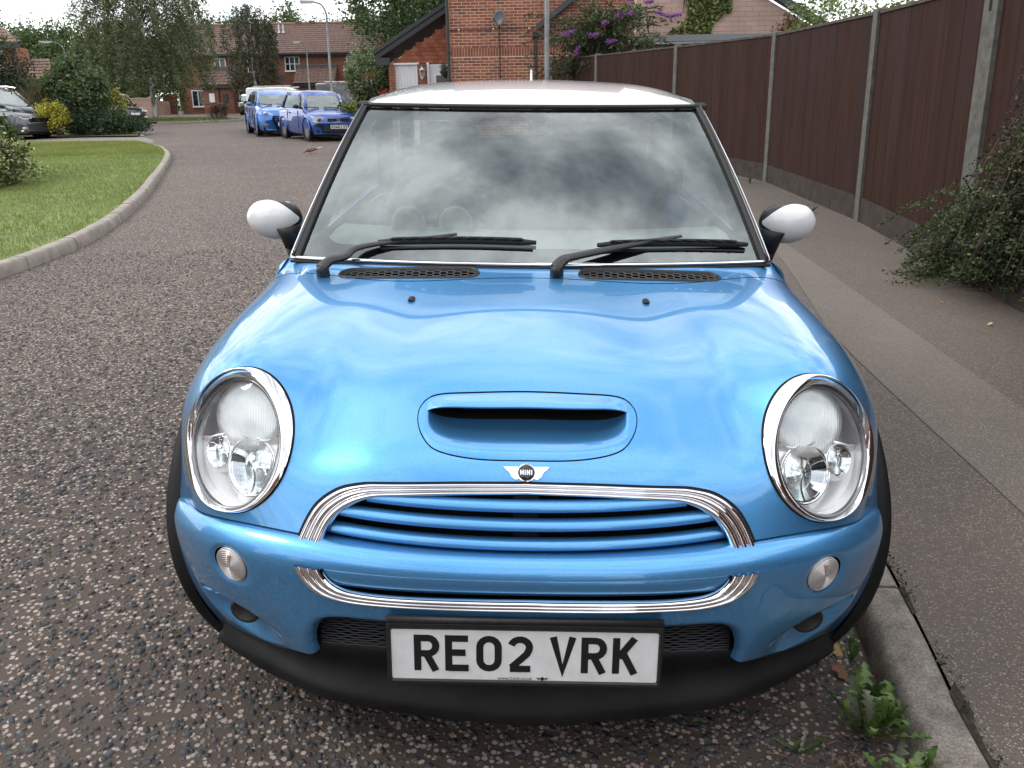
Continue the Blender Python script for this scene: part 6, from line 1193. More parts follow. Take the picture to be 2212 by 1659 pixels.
# vans
def van(name, label, loc, head, m_, L=4.4, Wd=1.75, Hh=1.85):
    e = tag(empty(name), label, 'van', 'vehicles parked along the street'); x, y = loc; f = np.array(head, float); f /= np.linalg.norm(f); e.location = (x, y, float(G(x, y))); e.rotation_euler = (0, 0, math.atan2(f[1], f[0]) - math.pi / 2); w = Wd / 2; l = L / 2
    st = [(l, .3, .70, .9), (l - .1, .25, .95, .96), (l - .75, .25, 1.08, 1), (l - 1.25, .25, Hh - .12, .98), (l - 1.55, .25, Hh, 1), (0, .25, Hh, 1), (-l + .1, .25, Hh, 1), (-l, .3, Hh - .05, .98)]
    secs = [[(s * a, yy, b) for s, a, b in [(-1, w * k, zb), (-1, w * k, zt * .6), (-1, w * k * .93, zt - .08), (-1, w * k * .82, zt - .01), (1, w * k * .82, zt - .01), (1, w * k * .93, zt - .08), (1, w * k, zt * .6), (1, w * k, zb)]] for yy, zb, zt, k in st]; P = np.array(secs); V, Fc = strip_(P); n = P.shape[1]; obj('body', V, Fc + [tuple(range(n)), tuple(len(V) - 1 - k for k in range(n))], m_, e, sharp=40)
    for s in (-1, 1):
        m = MB(); m.add([(s * (w + .004), l - .72, 1.12), (s * (w * .975), l - 1.2, Hh - .25), (s * (w * .975), l - 1.75, Hh - .25), (s * (w + .004), l - 1.75, 1.12)], [(0, 1, 2, 3)]); m.obj('side_window', M_PANE, e); slab('rail', (s * w * .8, -.4, Hh + .05), (.05, L * .6, .04), M_UPVC, e)
        for yy in (l - .85, -l + .8): m = MB(); m.lathe([(.001, .1), (.2, .09), (.31, .08), (.31, -.08), (.001, -.09)], (s * (w - .09), yy, .31), (0, 1, 0), (0, 0, 1), (s, 0, 0), 20); m.obj('wheel', M_TYRE, e)
    m = MB(); m.add([(-w * .84, l - .76, 1.12), (w * .84, l - .76, 1.12), (w * .78, l - 1.2, Hh - .18), (-w * .78, l - 1.2, Hh - .18)], [(0, 1, 2, 3)]); m.obj('windscreen', M_PANE, e)
    for yy in (.3, -1.0): slab('roof_bar', (0, yy, Hh + .08), (Wd * .9, .05, .04), M_FASC, e)
    slab('door_gap', (0, 0, .0), (.001, .001, .001), M_VOID, e) if False else None; return e
wv = van('white_van', 'white panel van with roof bars parked before the terrace', (-16.0, 56.0), (1, -.10), M_WHITE, 4.2, 1.8, 1.76)
for yy in (-.6, -.1): slab('panel_groove', (.905, yy, 1.2), (.01, .02, .9), M_FASC, wv)
bv = van('black_van', 'black signwritten van half hidden by the round green-white shrub', (-9.6, 48.5), (1, .05), BK, 4.4, 1.85, 1.85)
m = MB(); m.prism([(-.45, .05), (-.2, .22), (.45, .2), (.5, -.05), (.1, -.18), (-.3, -.12)], (-.93, -.65, 1.42), (0, -1, 0), (0, 0, 1), (-1, 0, 0), 0, .008); o = m.obj('logo_patch', mat('sign_red', (.55, .03, .03), .4), bv)
bv_face = 1
def side_text(e, txt, y, z, size, m_, name): return text_mesh(txt, size, (.934, y, z), (0, 1, 0), (0, 0, 1), (1, 0, 0), m_, name, e)
side_text(bv, 'D', .0, 1.42, .3, M_UPVC, 'logo_letter'); side_text(bv, 'Driving', -.55, 1.05, .22, mat('sign_grey', (.35, .35, .36), .5), 'sign_lettering')
# ---------------------------------------------------------------- foliage
M_LEAF = leaf_like('leaf', .55, .30); M_BARK = noisy('bark_brown', (.05, .038, .03), (.11, .09, .07), 20, .95, bump=.01); M_BIRCH = noisy('birch_bark', (.10, .09, .08), (.50, .48, .45), 3.0, .85, detail=7, sc=(1, 1, .5), lo=.4, hi=.55); M_TWIG = mat('twig', (.055, .038, .03), .9)
def leaf_mesh(name, C_, size, cols, r, parent=None, droop=0.0, aspect=.55, mat_=None, up=None, **props):
    """many small pointed leaves: centres C_, one colour each"""
    n = len(C_); d = r.normal(0, 1, (n, 3)); d[:, 2] = d[:, 2] * .6 - droop; d = nrm(d); e = nrm(np.cross(d, nrm(r.normal(0, 1, (n, 3)) if up is None else r.normal(0, .5, (n, 3)) + up))); s = (size * r.uniform(.6, 1.35, n))[:, None]; nn = np.cross(d, e)
    V = np.stack([C_ - d * s * .5, C_ + e * s * aspect * .5 + nn * s * .06, C_ + d * s * .5, C_ - e * s * aspect * .5 + nn * s * .06], 1).reshape(-1, 3)
    me = mesh_data(name, V, np.arange(4 * n).reshape(-1, 4), mat_ or M_LEAF, smooth=False); at = me.color_attributes.new('Col', 'FLOAT_COLOR', 'POINT'); at.data.foreach_set('color', np.repeat(np.concatenate([np.clip(cols, 0, 1), np.ones((n, 1))], 1), 4, 0).astype(np.float32).ravel())
    return add(name, me, parent, **props)
def pick(r, n, pal, wts=None, var=.25):
    pal = np.array(pal); k = r.choice(len(pal), n, p=wts); return pal[k] * r.uniform(1 - var, 1 + var, (n, 1))
def blob(r, n, c, rad, nclump, cr, shell=.55, flat=1.0):
    """leaf centres in clumps spread through an ellipsoid, denser toward its outside"""
    c, rad = np.array(c, float), np.array(rad, float); d = nrm(r.normal(0, 1, (nclump, 3))); rr = r.uniform(0, 1, (nclump, 1)) ** (1 / 3); rr = shell + (1 - shell) * rr if shell else rr; K = d * rr * r.uniform(.82, 1.12, (nclump, 1)); k = r.integers(0, nclump, n); sz = r.uniform(.6, 1.4, nclump)[k][:, None]
    return c + (K[k]) * rad + r.normal(0, 1, (n, 3)) * cr * sz * (1, 1, flat), k
def tree(name, label, base, h, rad, n, size, pal, seed, group=None, trunk_h=None, trunk_r=.16, bark=None, nclump=90, cr=.45, cz=.62, droop=.3, shell=.35, limbs=9, wts=None):
    r = np.random.default_rng(seed); x, y = base; z = float(S(y)) if y > 26 else float(G(x, y)); e = tag(empty(name, (x, y, z)), label, 'tree', group); m = MB(); th = trunk_h or h * .35; top = np.array([r.normal(0, .1), r.normal(0, .1), h * .86])
    m.tube(curve([(0, 0, -.1), (r.normal(0, .06), 0, th * .5), (r.normal(0, .1), r.normal(0, .1), th), tuple(top * .8), tuple(top)], 14), np.linspace(1, .12, 14) * trunk_r, 8); cen = np.array([0, 0, h * cz])
    for _ in range(limbs): t = r.uniform(.3, .8); a = r.uniform(0, 2 * math.pi); p0 = np.array([0, 0, th + (h * .8 - th) * t * .8]); p1 = cen + np.array([math.cos(a) * rad[0] * .8, math.sin(a) * rad[1] * .8, r.uniform(-.2, .5) * rad[2]]); m.tube(curve([p0, (p0 + p1) / 2 + (0, 0, .25), p1], 7), np.linspace(.42, .08, 7) * trunk_r, 5)
    m.obj('trunk', bark or M_BARK, e, smooth=True); C_, k = blob(r, n, cen, rad, nclump, cr, shell); tone = r.uniform(.72, 1.25, nclump)[k][:, None]; leaf_mesh('crown', C_, size, pick(r, n, pal, wts) * tone, r, e, droop); return e
GRN_D = [(.042, .070, .034), (.060, .095, .042), (.080, .120, .048), (.11, .15, .065)]; GRN_M = [(.065, .100, .040), (.090, .130, .048), (.12, .165, .065), (.055, .085, .034)]; BIR = [(.085, .108, .058), (.115, .140, .072), (.16, .185, .10), (.06, .08, .042)]
WG = 'trees of the wood behind the houses'
woods = [(-62, 92, 9.9, 5.5, 'dark rounded tree at the far left of the wood'), (-54.5, 88, 8.5, 4.6, 'second rounded tree from the left in the wood'), (-47.5, 87, 8.2, 4.2, 'tree of the wood between corner house and birch'), (-41.5, 89, 8.2, 4.0, 'tree of the wood just left of the birch crown'), (-35.5, 92, 8.6, 4.2, 'tree of the wood behind the birch'), (-29.5, 90, 8.6, 3.8, 'tree of the wood above the left end of the terrace roof'), (-25.5, 93, 9.6, 3.6, 'taller tree of the wood above the terrace roof'), (-20.3, 92, 7.9, 3.2, 'low tree of the wood above the terrace roof vents'), (-15.5, 90, 8.4, 3.4, 'low tree of the wood above the right end of the terrace')]
for i, (x, y, h, w, lab) in enumerate(woods): tree('woodland_tree', lab, (x, y), h, (w, w * .8, h * .42), 14000, .30, GRN_D if i % 2 else GRN_M, 100 + i, WG, nclump=170, cr=.48, cz=.58, shell=.45, limbs=6, trunk_r=.2)
for i, (x, y, h, w, lab) in enumerate([(-33, 99, 9.0, 7, 'dense back row tree filling the gap left of the terrace roof'), (-48, 97, 8.4, 7.5, 'dense back row tree at the left of the wood')]): tree('woodland_tree', lab, (x, y), h, (w, w * .8, h * .42), 11000, .40, GRN_D, 130 + i, WG, nclump=170, cr=.7, cz=.55, shell=.3, limbs=5, trunk_r=.2)
tree('tall_tree', 'tall open tree with sky showing through behind the garage gable', (-9.0, 62), 13.5, (4.4, 4.0, 5.6), 15000, .26, GRN_D, 141, None, nclump=260, cr=.42, cz=.62, shell=.2, limbs=22, trunk_r=.22)
tree('tall_tree', 'tall leafy tree directly behind the garage roof slope', (-4.6, 58), 12.5, (3.4, 3.2, 5.4), 12000, .26, GRN_D, 142, None, nclump=200, cr=.45, cz=.58, shell=.2, limbs=14, trunk_r=.2)
tree('tall_tree', 'dark leafy tree filling the gap between terrace and garage gable', (-8.6, 70), 9.5, (3.4, 3.2, 4.6), 9000, .34, GRN_D, 143, None, nclump=130, cr=.55, cz=.5, shell=.2, limbs=8, trunk_r=.2)
# sapling tops above the terrace ridge
tree('young_tree', 'thin feathery young tree rising above the terrace ridge by the lamp', (-15.9, 84), 11.2, (.9, .9, 2.2), 700, .30, GRN_D, 144, None, nclump=26, cr=.3, cz=.82, shell=.1, limbs=12, trunk_r=.07)
# birch on the far verge
def weeping(name, label, base, h, rad, n, seed, pal, bark, size, trunk_h, trunk_r, strands=260, zlow=.2):
    r = np.random.default_rng(seed); x, y = base; z = float(S(y)); e = tag(empty(name, (x, y, z)), label, 'tree'); m = MB(); m.tube(curve([(0, 0, -.1), (.05, 0, h * .2), (-.08, .05, h * .45), (.05, 0, h * .75), (0, 0, h * .95)], 14), np.linspace(1, .12, 14) * trunk_r, 8)
    C_ = []; tone = []; lb = MB()
    for s in range(strands):
        a = r.uniform(0, 2 * math.pi); q = r.uniform(.15, 1) ** .6; t = r.uniform(zlow + .12, 1.0); wid = math.sin(math.pi * min(1, .12 + .88 * (1 - t) ** .75 * 1.05)) ** .6 if t < .98 else .2; top = np.array([math.cos(a) * rad * q * max(.25, wid), math.sin(a) * rad * q * max(.25, wid), h * t]); ln = r.uniform(.10, .26) * h; k = n // strands; u = r.uniform(0, 1, k); low = np.minimum(u * ln, top[2] - zlow * h * r.uniform(.85, 1.1)); o = nrm(top * (1, 1, 0) + 1e-6)
        P = top + np.outer(np.sin(u * 1.5) * .35, o) - np.outer(low, [0, 0, 1]) + r.normal(0, .10, (k, 3)); C_.append(P); tone.append(np.full(k, r.uniform(.65, 1.3)))
        if s % 9 == 0: lb.tube(curve([(0, 0, h * min(.85, t * .8)), top * .6 + (0, 0, h * t * .35), top], 6), np.linspace(.22, .04, 6) * trunk_r, 4)
    m.obj('trunk', bark, e, smooth=True); lb.obj('limbs', M_TWIG, e); C_ = np.concatenate(C_); leaf_mesh('crown', C_, size, pick(r, len(C_), pal) * np.concatenate(tone)[:, None], r, e, .8, .6); return e
weeping('birch_tree', 'weeping silver birch with white trunk on the far verge', (-20.75, 47.4), 7.9, 3.45, 60000, 151, BIR, M_BIRCH, .105, 2, .17, 520, .24)
weeping('dark_tree', 'dark narrow weeping tree in front of the terrace', (-20.4, 64.5), 7.6, 1.85, 15000, 152, [(.055, .062, .038), (.075, .08, .05), (.095, .10, .06), (.045, .05, .032)], M_BIRCH, .15, 2, .14, 240, .10)
# shrubs
def shrub(name, label, base, c, rad, n, size, pal, seed, group=None, nclump=70, cr=.16, shell=.35, dz=.1, stems=6, wts=None, cat='shrub', droop=.0, aspect=.6, tone=.28, stem_m=None):
    r = np.random.default_rng(seed); x, y = base; e = tag(empty(name, (x, y, float(G(x, y)) + dz)), label, cat, group); C_, k = blob(r, n, c, rad, nclump, cr, shell); C_[:, 2] = np.maximum(C_[:, 2], .02 + .05 * r.random(n)); t = r.uniform(1 - tone, 1 + tone, nclump)[k][:, None]; leaf_mesh('foliage', C_, size, pick(r, n, pal, wts) * t, r, e, droop, aspect)
    m = MB()
    for _ in range(stems): a = r.uniform(0, 2 * math.pi); m.tube(curve([(r.normal(0, .06), r.normal(0, .06), -.05), (math.cos(a) * rad[0] * .25, math.sin(a) * rad[1] * .25, c[2] * .5), (c[0] + math.cos(a) * rad[0] * .6, c[1] + math.sin(a) * rad[1] * .6, c[2] + rad[2] * r.uniform(.1, .5))], 6), np.linspace(.03, .006, 6) * max(.5, rad[2]), 5)
    m.obj('stems', stem_m or M_TWIG, e); return e
shrub('willow_shrub', 'round green and white variegated willow shrub beside the garage', (-5.0, 27.2), (0, 0, 1.72), (.72, .7, .80), 7500, .085, [(.085, .13, .055), (.14, .19, .09), (.28, .31, .20), (.06, .09, .04)], 161, nclump=130, cr=.10, shell=.5)
shrub('low_hedge', 'low yellow-green hedge under the willow shrub', (-5.2, 26.6), (0, 0, .65), (.85, .5, .38), 3000, .07, [(.16, .19, .03), (.10, .14, .025), (.24, .25, .05)], 162, nclump=60, cr=.09)
shrub('red_flower_pot_plant', 'small red geraniums at the corner of the garage', (-4.35, 25.6), (0, 0, 1.22), (.13, .12, .08), 120, .06, [(.55, .02, .03), (.45, .02, .02), (.08, .12, .03)], 163, nclump=9, cr=.05, stems=3, cat='plant')
MIX = [(.040, .065, .026), (.060, .088, .036), (.085, .115, .05), (.13, .16, .09)]
shrub('mixed_shrub', 'tall grey-green shrub in the middle of the drive bed', (-16.75, 31.9), (0, 0, 1.30), (1.12, .9, 1.25), 9500, .13, MIX, 164, nclump=110, cr=.17, shell=.4)
shrub('spreading_shrub', 'low dark spreading shrub along the front of the drive bed', (-15.75, 31.1), (0, 0, .38), (1.35, .55, .42), 5200, .085, [(.022, .048, .024), (.035, .065, .03), (.05, .08, .04)], 165, nclump=80, cr=.12)
shrub('spreading_shrub', 'low blue-green ground shrub at the kerb corner of the drive bed', (-15.0, 32.0), (0, 0, .25), (.75, .6, .26), 2600, .08, [(.035, .062, .04), (.05, .08, .05), (.028, .05, .032)], 166, nclump=40, cr=.1)
r = np.random.default_rng(167); bs = tag(empty('broom_bush', (-17.75, 31.6, float(S(31.6)) + .05)), 'feathery green broom with bare brown stems beside the grey-green shrub', 'shrub'); m = MB(); C_ = []
for i in range(150):
    a = r.uniform(0, 2 * math.pi); q = r.uniform(.1, 1); ex = np.array([math.cos(a) * q * .95 - .25, math.sin(a) * q * .6, r.uniform(1.2, 2.15)]); pts = curve([(r.normal(0, .08) + .25, r.normal(0, .06), 0), (ex[0] * .3 + .2, ex[1] * .3, ex[2] * .45), ex], 9); m.tube(pts, np.linspace(.014, .004, 9), 3, False); k = r.uniform(.4, 1, 42); C_.append(np.stack([np.interp(k, np.linspace(0, 1, 9), pts[:, j]) for j in range(3)], 1) + r.normal(0, .035, (42, 3)))
m.obj('stems', noisy('broom_stem', (.10, .065, .04), (.17, .12, .08), 9, .9), bs); C_ = np.concatenate(C_); leaf_mesh('foliage', C_, .10, pick(r, len(C_), [(.07, .085, .025), (.095, .11, .03), (.05, .065, .02)]), r, bs, -.8, .2)
shrub('golden_shrub', 'bright yellow shrub between the grey estate car and the broom', (-16.55, 29.9), (-.25, .2, .66), (.48, .42, .45), 3000, .075, [(.42, .36, .045), (.52, .45, .07), (.28, .26, .04), (.16, .16, .03)], 168, nclump=70, cr=.09)
shrub('golden_shrub', 'yellow variegated shrub at the right end of the drive bed', (-16.0, 32.6), (.25, 0, .95), (.42, .45, .55), 2600, .08, [(.36, .33, .06), (.20, .22, .05), (.08, .11, .04), (.45, .40, .10)], 169, nclump=50, cr=.1)
shrub('conifer_shrub', 'dark conifer at the left edge in front of the corner house', (-21.5, 35.0), (0, 0, 1.7), (1.35, 1.0, 1.75), 9000, .12, [(.016, .035, .022), (.026, .05, .03), (.05, .04, .025), (.035, .06, .03)], 170, nclump=90, cr=.2, shell=.3)
shrub('purple_grass', 'clump of dark purple grass on the far verge', (-17.6, 48.5), (0, 0, .35), (.5, .4, .32), 700, .22, [(.055, .022, .022), (.09, .035, .03)], 171, nclump=20, cr=.14, stems=4, cat='plant', droop=-.9, aspect=.12)
shrub('garden_shrub', 'climbing shrub on the terrace wall by the red gate', (-27.3, 67.6), (0, 0, 1.1), (.45, .35, .9), 900, .14, [(.10, .12, .04), (.14, .14, .06), (.07, .09, .03)], 172, nclump=30, cr=.16)
shrub('garden_shrub', 'green bush behind the low garden wall', (-29.5, 67.4), (0, 0, 1.5), (1.6, .9, 1.1), 2600, .2, GRN_M, 173, nclump=50, cr=.25)
shrub('garden_shrub', 'dark hedge behind the black cars', (-34.5, 61.5), (0, 0, .9), (3.2, 1.0, 1.2), 5000, .22, GRN_D, 174, nclump=90, cr=.3)
# variegated hedge at the left frame edge
VAR = [(.07, .10, .035), (.10, .13, .05), (.42, .42, .27), (.55, .53, .36), (.25, .27, .12)]
shrub('variegated_hedge', 'cream and green variegated shrub at the left edge of the lawn', (-8.85, 12.9), (-.05, 0, .40), (1.05, 1.0, .50), 20000, .06, VAR, 175, nclump=150, cr=.07, shell=.55, wts=[.3, .25, .18, .12, .15])
shrub('laurel_shrub', 'glossy green laurel above the variegated shrub at the left edge', (-9.75, 14.3), (.10, -.1, .80), (.85, .8, .44), 7000, .11, [(.050, .085, .025), (.075, .12, .035), (.11, .16, .05), (.035, .06, .02)], 176, nclump=80, cr=.1, shell=.5, droop=-.5)
# buddleia over the far end of the fence
r = np.random.default_rng(181); bd = tag(empty('buddleia_bush', (1.75, 21.2, float(G(1.75, 21.2)))), 'buddleia with purple flower spikes hanging over the far end of the fence', 'shrub'); m = MB(); C_ = []; T_ = []; fl = []; dead = []
for i in range(190):
    a = r.uniform(-math.pi, math.pi); q = r.uniform(.2, 1); tip = np.array([math.cos(a) * 1.75 * q + (.0 if r.random() < .7 else -.5), math.sin(a) * .9 * q - .25, r.uniform(1.9, 3.35) - .35 * q]); pts = curve([(r.normal(0, .25), r.normal(0, .2), .4), tip * (.45, .45, .75) + (0, 0, .4), tip], 10); m.tube(pts, np.linspace(.016, .004, 10), 3, False); k = r.uniform(.35, 1, 46); C_.append(np.stack([np.interp(k, np.linspace(0, 1, 10), pts[:, j]) for j in range(3)], 1) + r.normal(0, .055, (46, 3))); T_.append(np.full(46, r.uniform(.6, 1.35))); (dead if r.random() < .45 else fl).append((tip, nrm(pts[-1] - pts[-3])))
m.obj('stems', M_TWIG, bd); C_ = np.concatenate(C_); leaf_mesh('foliage', C_, .13, pick(r, len(C_), [(.035, .055, .024), (.055, .08, .035), (.085, .115, .055), (.12, .15, .09)]) * np.concatenate(T_)[:, None], r, bd, .6, .28)
Pd = np.concatenate([t + np.outer(r.uniform(0, .24, 40), d + (0, 0, -.25)) + r.normal(0, .014, (40, 3)) for t, d in dead]); leaf_mesh('dead_flower_spikes', Pd, .045, pick(r, len(Pd), [(.06, .035, .022), (.09, .05, .03), (.045, .03, .02)]), r, bd, .2, .6)
for (px, pz, ang, ln) in [(-.52, 2.42, .25, .20), (.02, 2.36, .15, .18), (.43, 2.21, .1, .16), (-.35, 2.05, 1.0, .12), (.28, 2.60, .1, .10), (.62, 2.76, .05, .14), (.85, 2.80, .2, .07), (1.55, 2.76, -.35, .18), (1.75, 2.72, .1, .16), (1.9, 2.74, .0, .10), (.82, 3.07, 1.2, .08), (1.0, 3.18, 1.2, .08), (-.15, 3.14, .2, .15), (1.25, 3.02, .05, .12), (1.95, 3.26, .1, .18)]:
    n = int(220 * ln / .15); u = r.uniform(0, 1, n); d = np.array([math.cos(ang), 0, math.sin(ang)]); P = np.array([px - .35, -1.0, pz + .08]) + np.outer((u - .5) * ln * 1.4, d) + r.normal(0, 1, (n, 3)) * (.030 * (1 - u * .7))[:, None]; leaf_mesh('flower_spike', P, .032, pick(r, n, [(.30, .11, .42), (.38, .16, .50), (.22, .08, .33)]), r, bd, 0, .8, kind='stuff')
# ivy on the gable, russet creeper at its right
def ivy(name, label, pts_fn, n, size, pal, seed): r = np.random.default_rng(seed); C_ = pts_fn(r, n); e = tag(empty(name, (0, 0, 0)), label, 'climbing plant'); leaf_mesh('foliage', C_, size, pick(r, len(C_), pal, var=.35), r, e, .6, .8, up=np.array([0, -1., .3])); m = MB(); k = r.integers(0, len(C_), 40); m.tube([C_[k[0]], C_[k[0]] + (0, .05, -.4)], .01, 3); [m.tube([C_[j], C_[j] + (r.normal(0, .1), .06, -.5)], .008, 3) for j in k[1:]]; m.obj('stems', M_TWIG, e); return e
def f1(r, n): x = r.uniform(4.5, 6.65, n); z = r.uniform(2.7, 5.2, n); ok = (np.abs(x - 5.6) < .75 + .35 * np.sin(z * 2.3 + x * 1.7)) ; x, z = x[ok], z[ok]; return np.stack([x, PY - .04 - r.uniform(0, .10, len(x)), PB + z], 1)
ivy('ivy', 'bright green ivy climbing the painted gable wall', f1, 3600, .12, [(.10, .13, .035), (.16, .19, .06), (.06, .085, .025), (.22, .24, .09)], 182)
def f2(r, n): x = 8.75 + r.normal(0, .35, n); z = 2.6 + np.abs(r.normal(0, .45, n)) * np.exp(-(x - 8.75) ** 2); return np.stack([x, PY - .04 - r.uniform(0, .08, n), PB + z], 1)
ivy('creeper', 'russet creeper at the right foot of the painted gable', f2, 420, .11, [(.16, .055, .03), (.11, .045, .03), (.20, .09, .04)], 183)
shrub('far_garden_tree', 'fine-leaved green tree behind the fence right of the gable', (9.1, 27.5), (0, 0, 2.9), (1.5, .8, 1.15), 2600, .12, [(.10, .15, .05), (.14, .19, .07), (.20, .24, .11)], 184, nclump=60, cr=.22, shell=.2, dz=0, cat='tree')
shrub('far_garden_tree', 'yellow-green tree behind the fence near the second tall post', (10.0, 25.0), (0.2, 0, 2.75), (1.1, .8, .8), 3000, .10, [(.20, .22, .04), (.14, .18, .045), (.09, .13, .035)], 185, nclump=60, cr=.16, shell=.3, dz=0, cat='tree')
shrub('far_garden_tree', 'bright hedge tops just over the fence near the right', (9.6, 19.5), (.8, 0, 2.35), (2.2, .6, .55), 2600, .09, [(.12, .19, .05), (.18, .25, .07), (.24, .27, .08)], 186, nclump=60, cr=.14, shell=.2, dz=0, cat='hedge')
# cotoneaster spilling from the fence on to the pavement
r = np.random.default_rng(191); ct = tag(empty('cotoneaster_bush', (3.17, 5.15, float(G(3.05, 5.2)) + .1)), 'arching cotoneaster with red berries spilling over the right of the pavement', 'shrub'); m = MB(); LC, LD, LCol, BC = [], [], [], []; brown = []
for i in range(430):
    root = np.array([r.uniform(-.15, .35), r.uniform(-1.3, 1.1), 0]); hgt = max(.08, (1.72 - .80 * max(0, root[1] + .60)) * r.uniform(.12, 1.1)); out_ = np.array([-r.uniform(.10, .56), r.normal(-.05, .28), 0]); tip = root + out_ + (0, 0, hgt * r.uniform(.35, .85)); mid = root + out_ * .5 + (0, 0, hgt); pts = curve([root, mid, tip], 12); pts[:, 2] = np.maximum(pts[:, 2], .02); m.tube(pts, np.linspace(.008, .002, 12), 3, False); is_b = hgt > .85 and r.random() < .55
    for side in (-1, 1):
        n = 74 if not is_b else 60; k = r.uniform(.22, 1, n); P = np.stack([np.interp(k, np.linspace(0, 1, 12), pts[:, j]) for j in range(3)], 1); tan = nrm(np.stack([np.interp(k, np.linspace(0, 1, 12), np.gradient(pts[:, j])) for j in range(3)], 1)); sd = nrm(np.cross(tan, [0, 0, 1.])) * side; ln = r.uniform(.02, .085, (n, 1)); LC.append(P + sd * ln + r.normal(0, .012, (n, 3))); LD.append(nrm(sd + tan * .6)); tone = r.uniform(.55, 1.4)
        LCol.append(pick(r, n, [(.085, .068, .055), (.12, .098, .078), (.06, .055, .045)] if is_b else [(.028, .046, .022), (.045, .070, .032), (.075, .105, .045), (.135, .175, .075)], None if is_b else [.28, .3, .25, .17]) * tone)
    if not is_b and r.random() < .13: k = r.uniform(.4, 1, 6); BC.append(np.stack([np.interp(k, np.linspace(0, 1, 12), pts[:, j]) for j in range(3)], 1) + r.normal(0, .018, (6, 3)))
m.obj('branches', M_TWIG, ct); C_ = np.concatenate(LC); leaf_mesh('foliage', C_, .024, np.concatenate(LCol), r, ct, .1, .62); Bc = np.concatenate(BC); bm = MB()
for p_ in Bc: bm.lathe([(.001, -.004), (.004, -.0015), (.004, .0015), (.001, .004)], p_, (1, 0, 0), (0, 1, 0), (0, 0, 1), 5)
bm.obj('berries', mat('berry_red', (.42, .03, .02), .35), ct, kind='stuff')
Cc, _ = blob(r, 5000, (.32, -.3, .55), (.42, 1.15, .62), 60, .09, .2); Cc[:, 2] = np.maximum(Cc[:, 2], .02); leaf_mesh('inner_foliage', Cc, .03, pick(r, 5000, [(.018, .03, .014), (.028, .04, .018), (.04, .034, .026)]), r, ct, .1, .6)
# small weeds
def jag_leaf(L, w, bend, r, n=15):
    """dandelion leaf: toothed outline, arched"""
    t = np.linspace(0, 1, n); V = []; 
    for i, k in enumerate(t): ww = w * (.25 + .75 * math.sin(math.pi * min(1, k * .9 + .08))) * (1.0 if i % 2 else .36) * (0 if i == n - 1 else 1) * (1.25 if k > .6 else .85); x = L * k * math.cos(bend * k); z = L * (math.sin(bend * k * .8 + .5) * k * (1 - .45 * k)); V += [(x - (.05 * L if i % 2 else 0), -ww, z + ww * .25), (x, 0, z - .001), (x - (.05 * L if i % 2 else 0), ww, z + ww * .25)]
    F = [];
    for i in range(n - 1): a = i * 3; F += [(a, a + 3, a + 4, a + 1), (a + 1, a + 4, a + 5, a + 2)]
    return np.array(V), F
M_DAND = [noisy('dandelion_%d' % i, c, tuple(k * 1.4 for k in c), 40, .5, kind='obj') for i, c in enumerate([(.060, .105, .024), (.085, .14, .034), (.05, .085, .024), (.12, .13, .085)])]
def weed(label, x, y, dz, n, L, seed, up=.6):
    r = np.random.default_rng(seed); e = tag(empty('dandelion_plant', (x, y, float(G(x, y)) + dz)), label, 'weed', 'weeds along the kerb')
    for i in range(n):
        V, F = jag_leaf(L * r.uniform(.6, 1.2), L * .095, r.uniform(.5, 1.3), r); a = r.uniform(0, 2 * math.pi); ti = r.uniform(-.1, up); c, s = math.cos(ti), math.sin(ti); V = np.stack([V[:, 0] * c - V[:, 2] * s, V[:, 1], V[:, 0] * s + V[:, 2] * c], 1); ca, sa = math.cos(a), math.sin(a); V = np.stack([V[:, 0] * ca - V[:, 1] * sa, V[:, 0] * sa + V[:, 1] * ca, V[:, 2]], 1); V = V + np.outer(np.linspace(0, 1, len(V)) ** 2, [r.normal(0, .15) * L, r.normal(0, .15) * L, 0]); V[:, 2] = np.maximum(V[:, 2], .002); obj('leaf', V, F, M_DAND[r.choice(4, p=[.4, .3, .2, .1])], e)
    return e
weed('large dandelion growing from the gutter at the foot of the right kerb', .775, 1.66, 0, 34, .19, 1, .95); weed('dandelion against the kerb at the bottom right of the picture', .785, 1.46, 0, 28, .17, 2, .85); weed('small dandelion tucked under the front corner of the blue hatchback', .84, 1.93, 0, 9, .085, 3, .9); weed('tiny weed on the road left of the big dandelion', .60, 1.60, 0, 5, .08, 4, .25); weed('small weed at the foot of the fence behind the right mirror', 3.02, 9.2, .10, 8, .12, 5, .7); weed('small weed at the fence foot left of the right mirror', 3.05, 12.0, .10, 8, .12, 6, .7)
# dead leaves and litter in the gutter
def dry_leaf(label, x, y, dz, L, rz, c): V, F = jag_leaf(L, L * .35, .9, None, 7); V[:, 2] *= .5; o = obj('dead_leaf', V, F, noisy('dead_leaf_%d' % int(x * 1000), c, tuple(k * 1.5 for k in c), 60, .8, kind='obj')); o.location = on(x, y, dz + .004); o.rotation_euler = (0, 0, rz); return tag(o, label, 'dead leaf', 'dead leaves in the gutter')
dry_leaf('rust brown dead leaf against the kerb under the bumper corner', .79, 1.84, .004, .075, 1.9, (.11, .045, .025)); dry_leaf('tan dead leaf in the gutter behind the rust brown one', .80, 1.93, .004, .06, 1.2, (.22, .14, .06)); dry_leaf('curled buff dead leaf on the road at the bottom right', .56, 1.44, .004, .05, 2.6, (.24, .17, .09)); dry_leaf('pale fallen leaf on the pavement beside the cotoneaster', 2.62, 4.75, .10, .05, .4, (.34, .28, .16)); dry_leaf('orange fallen leaf beneath the cotoneaster edge', 2.60, 5.25, .10, .045, 2.2, (.35, .18, .05))
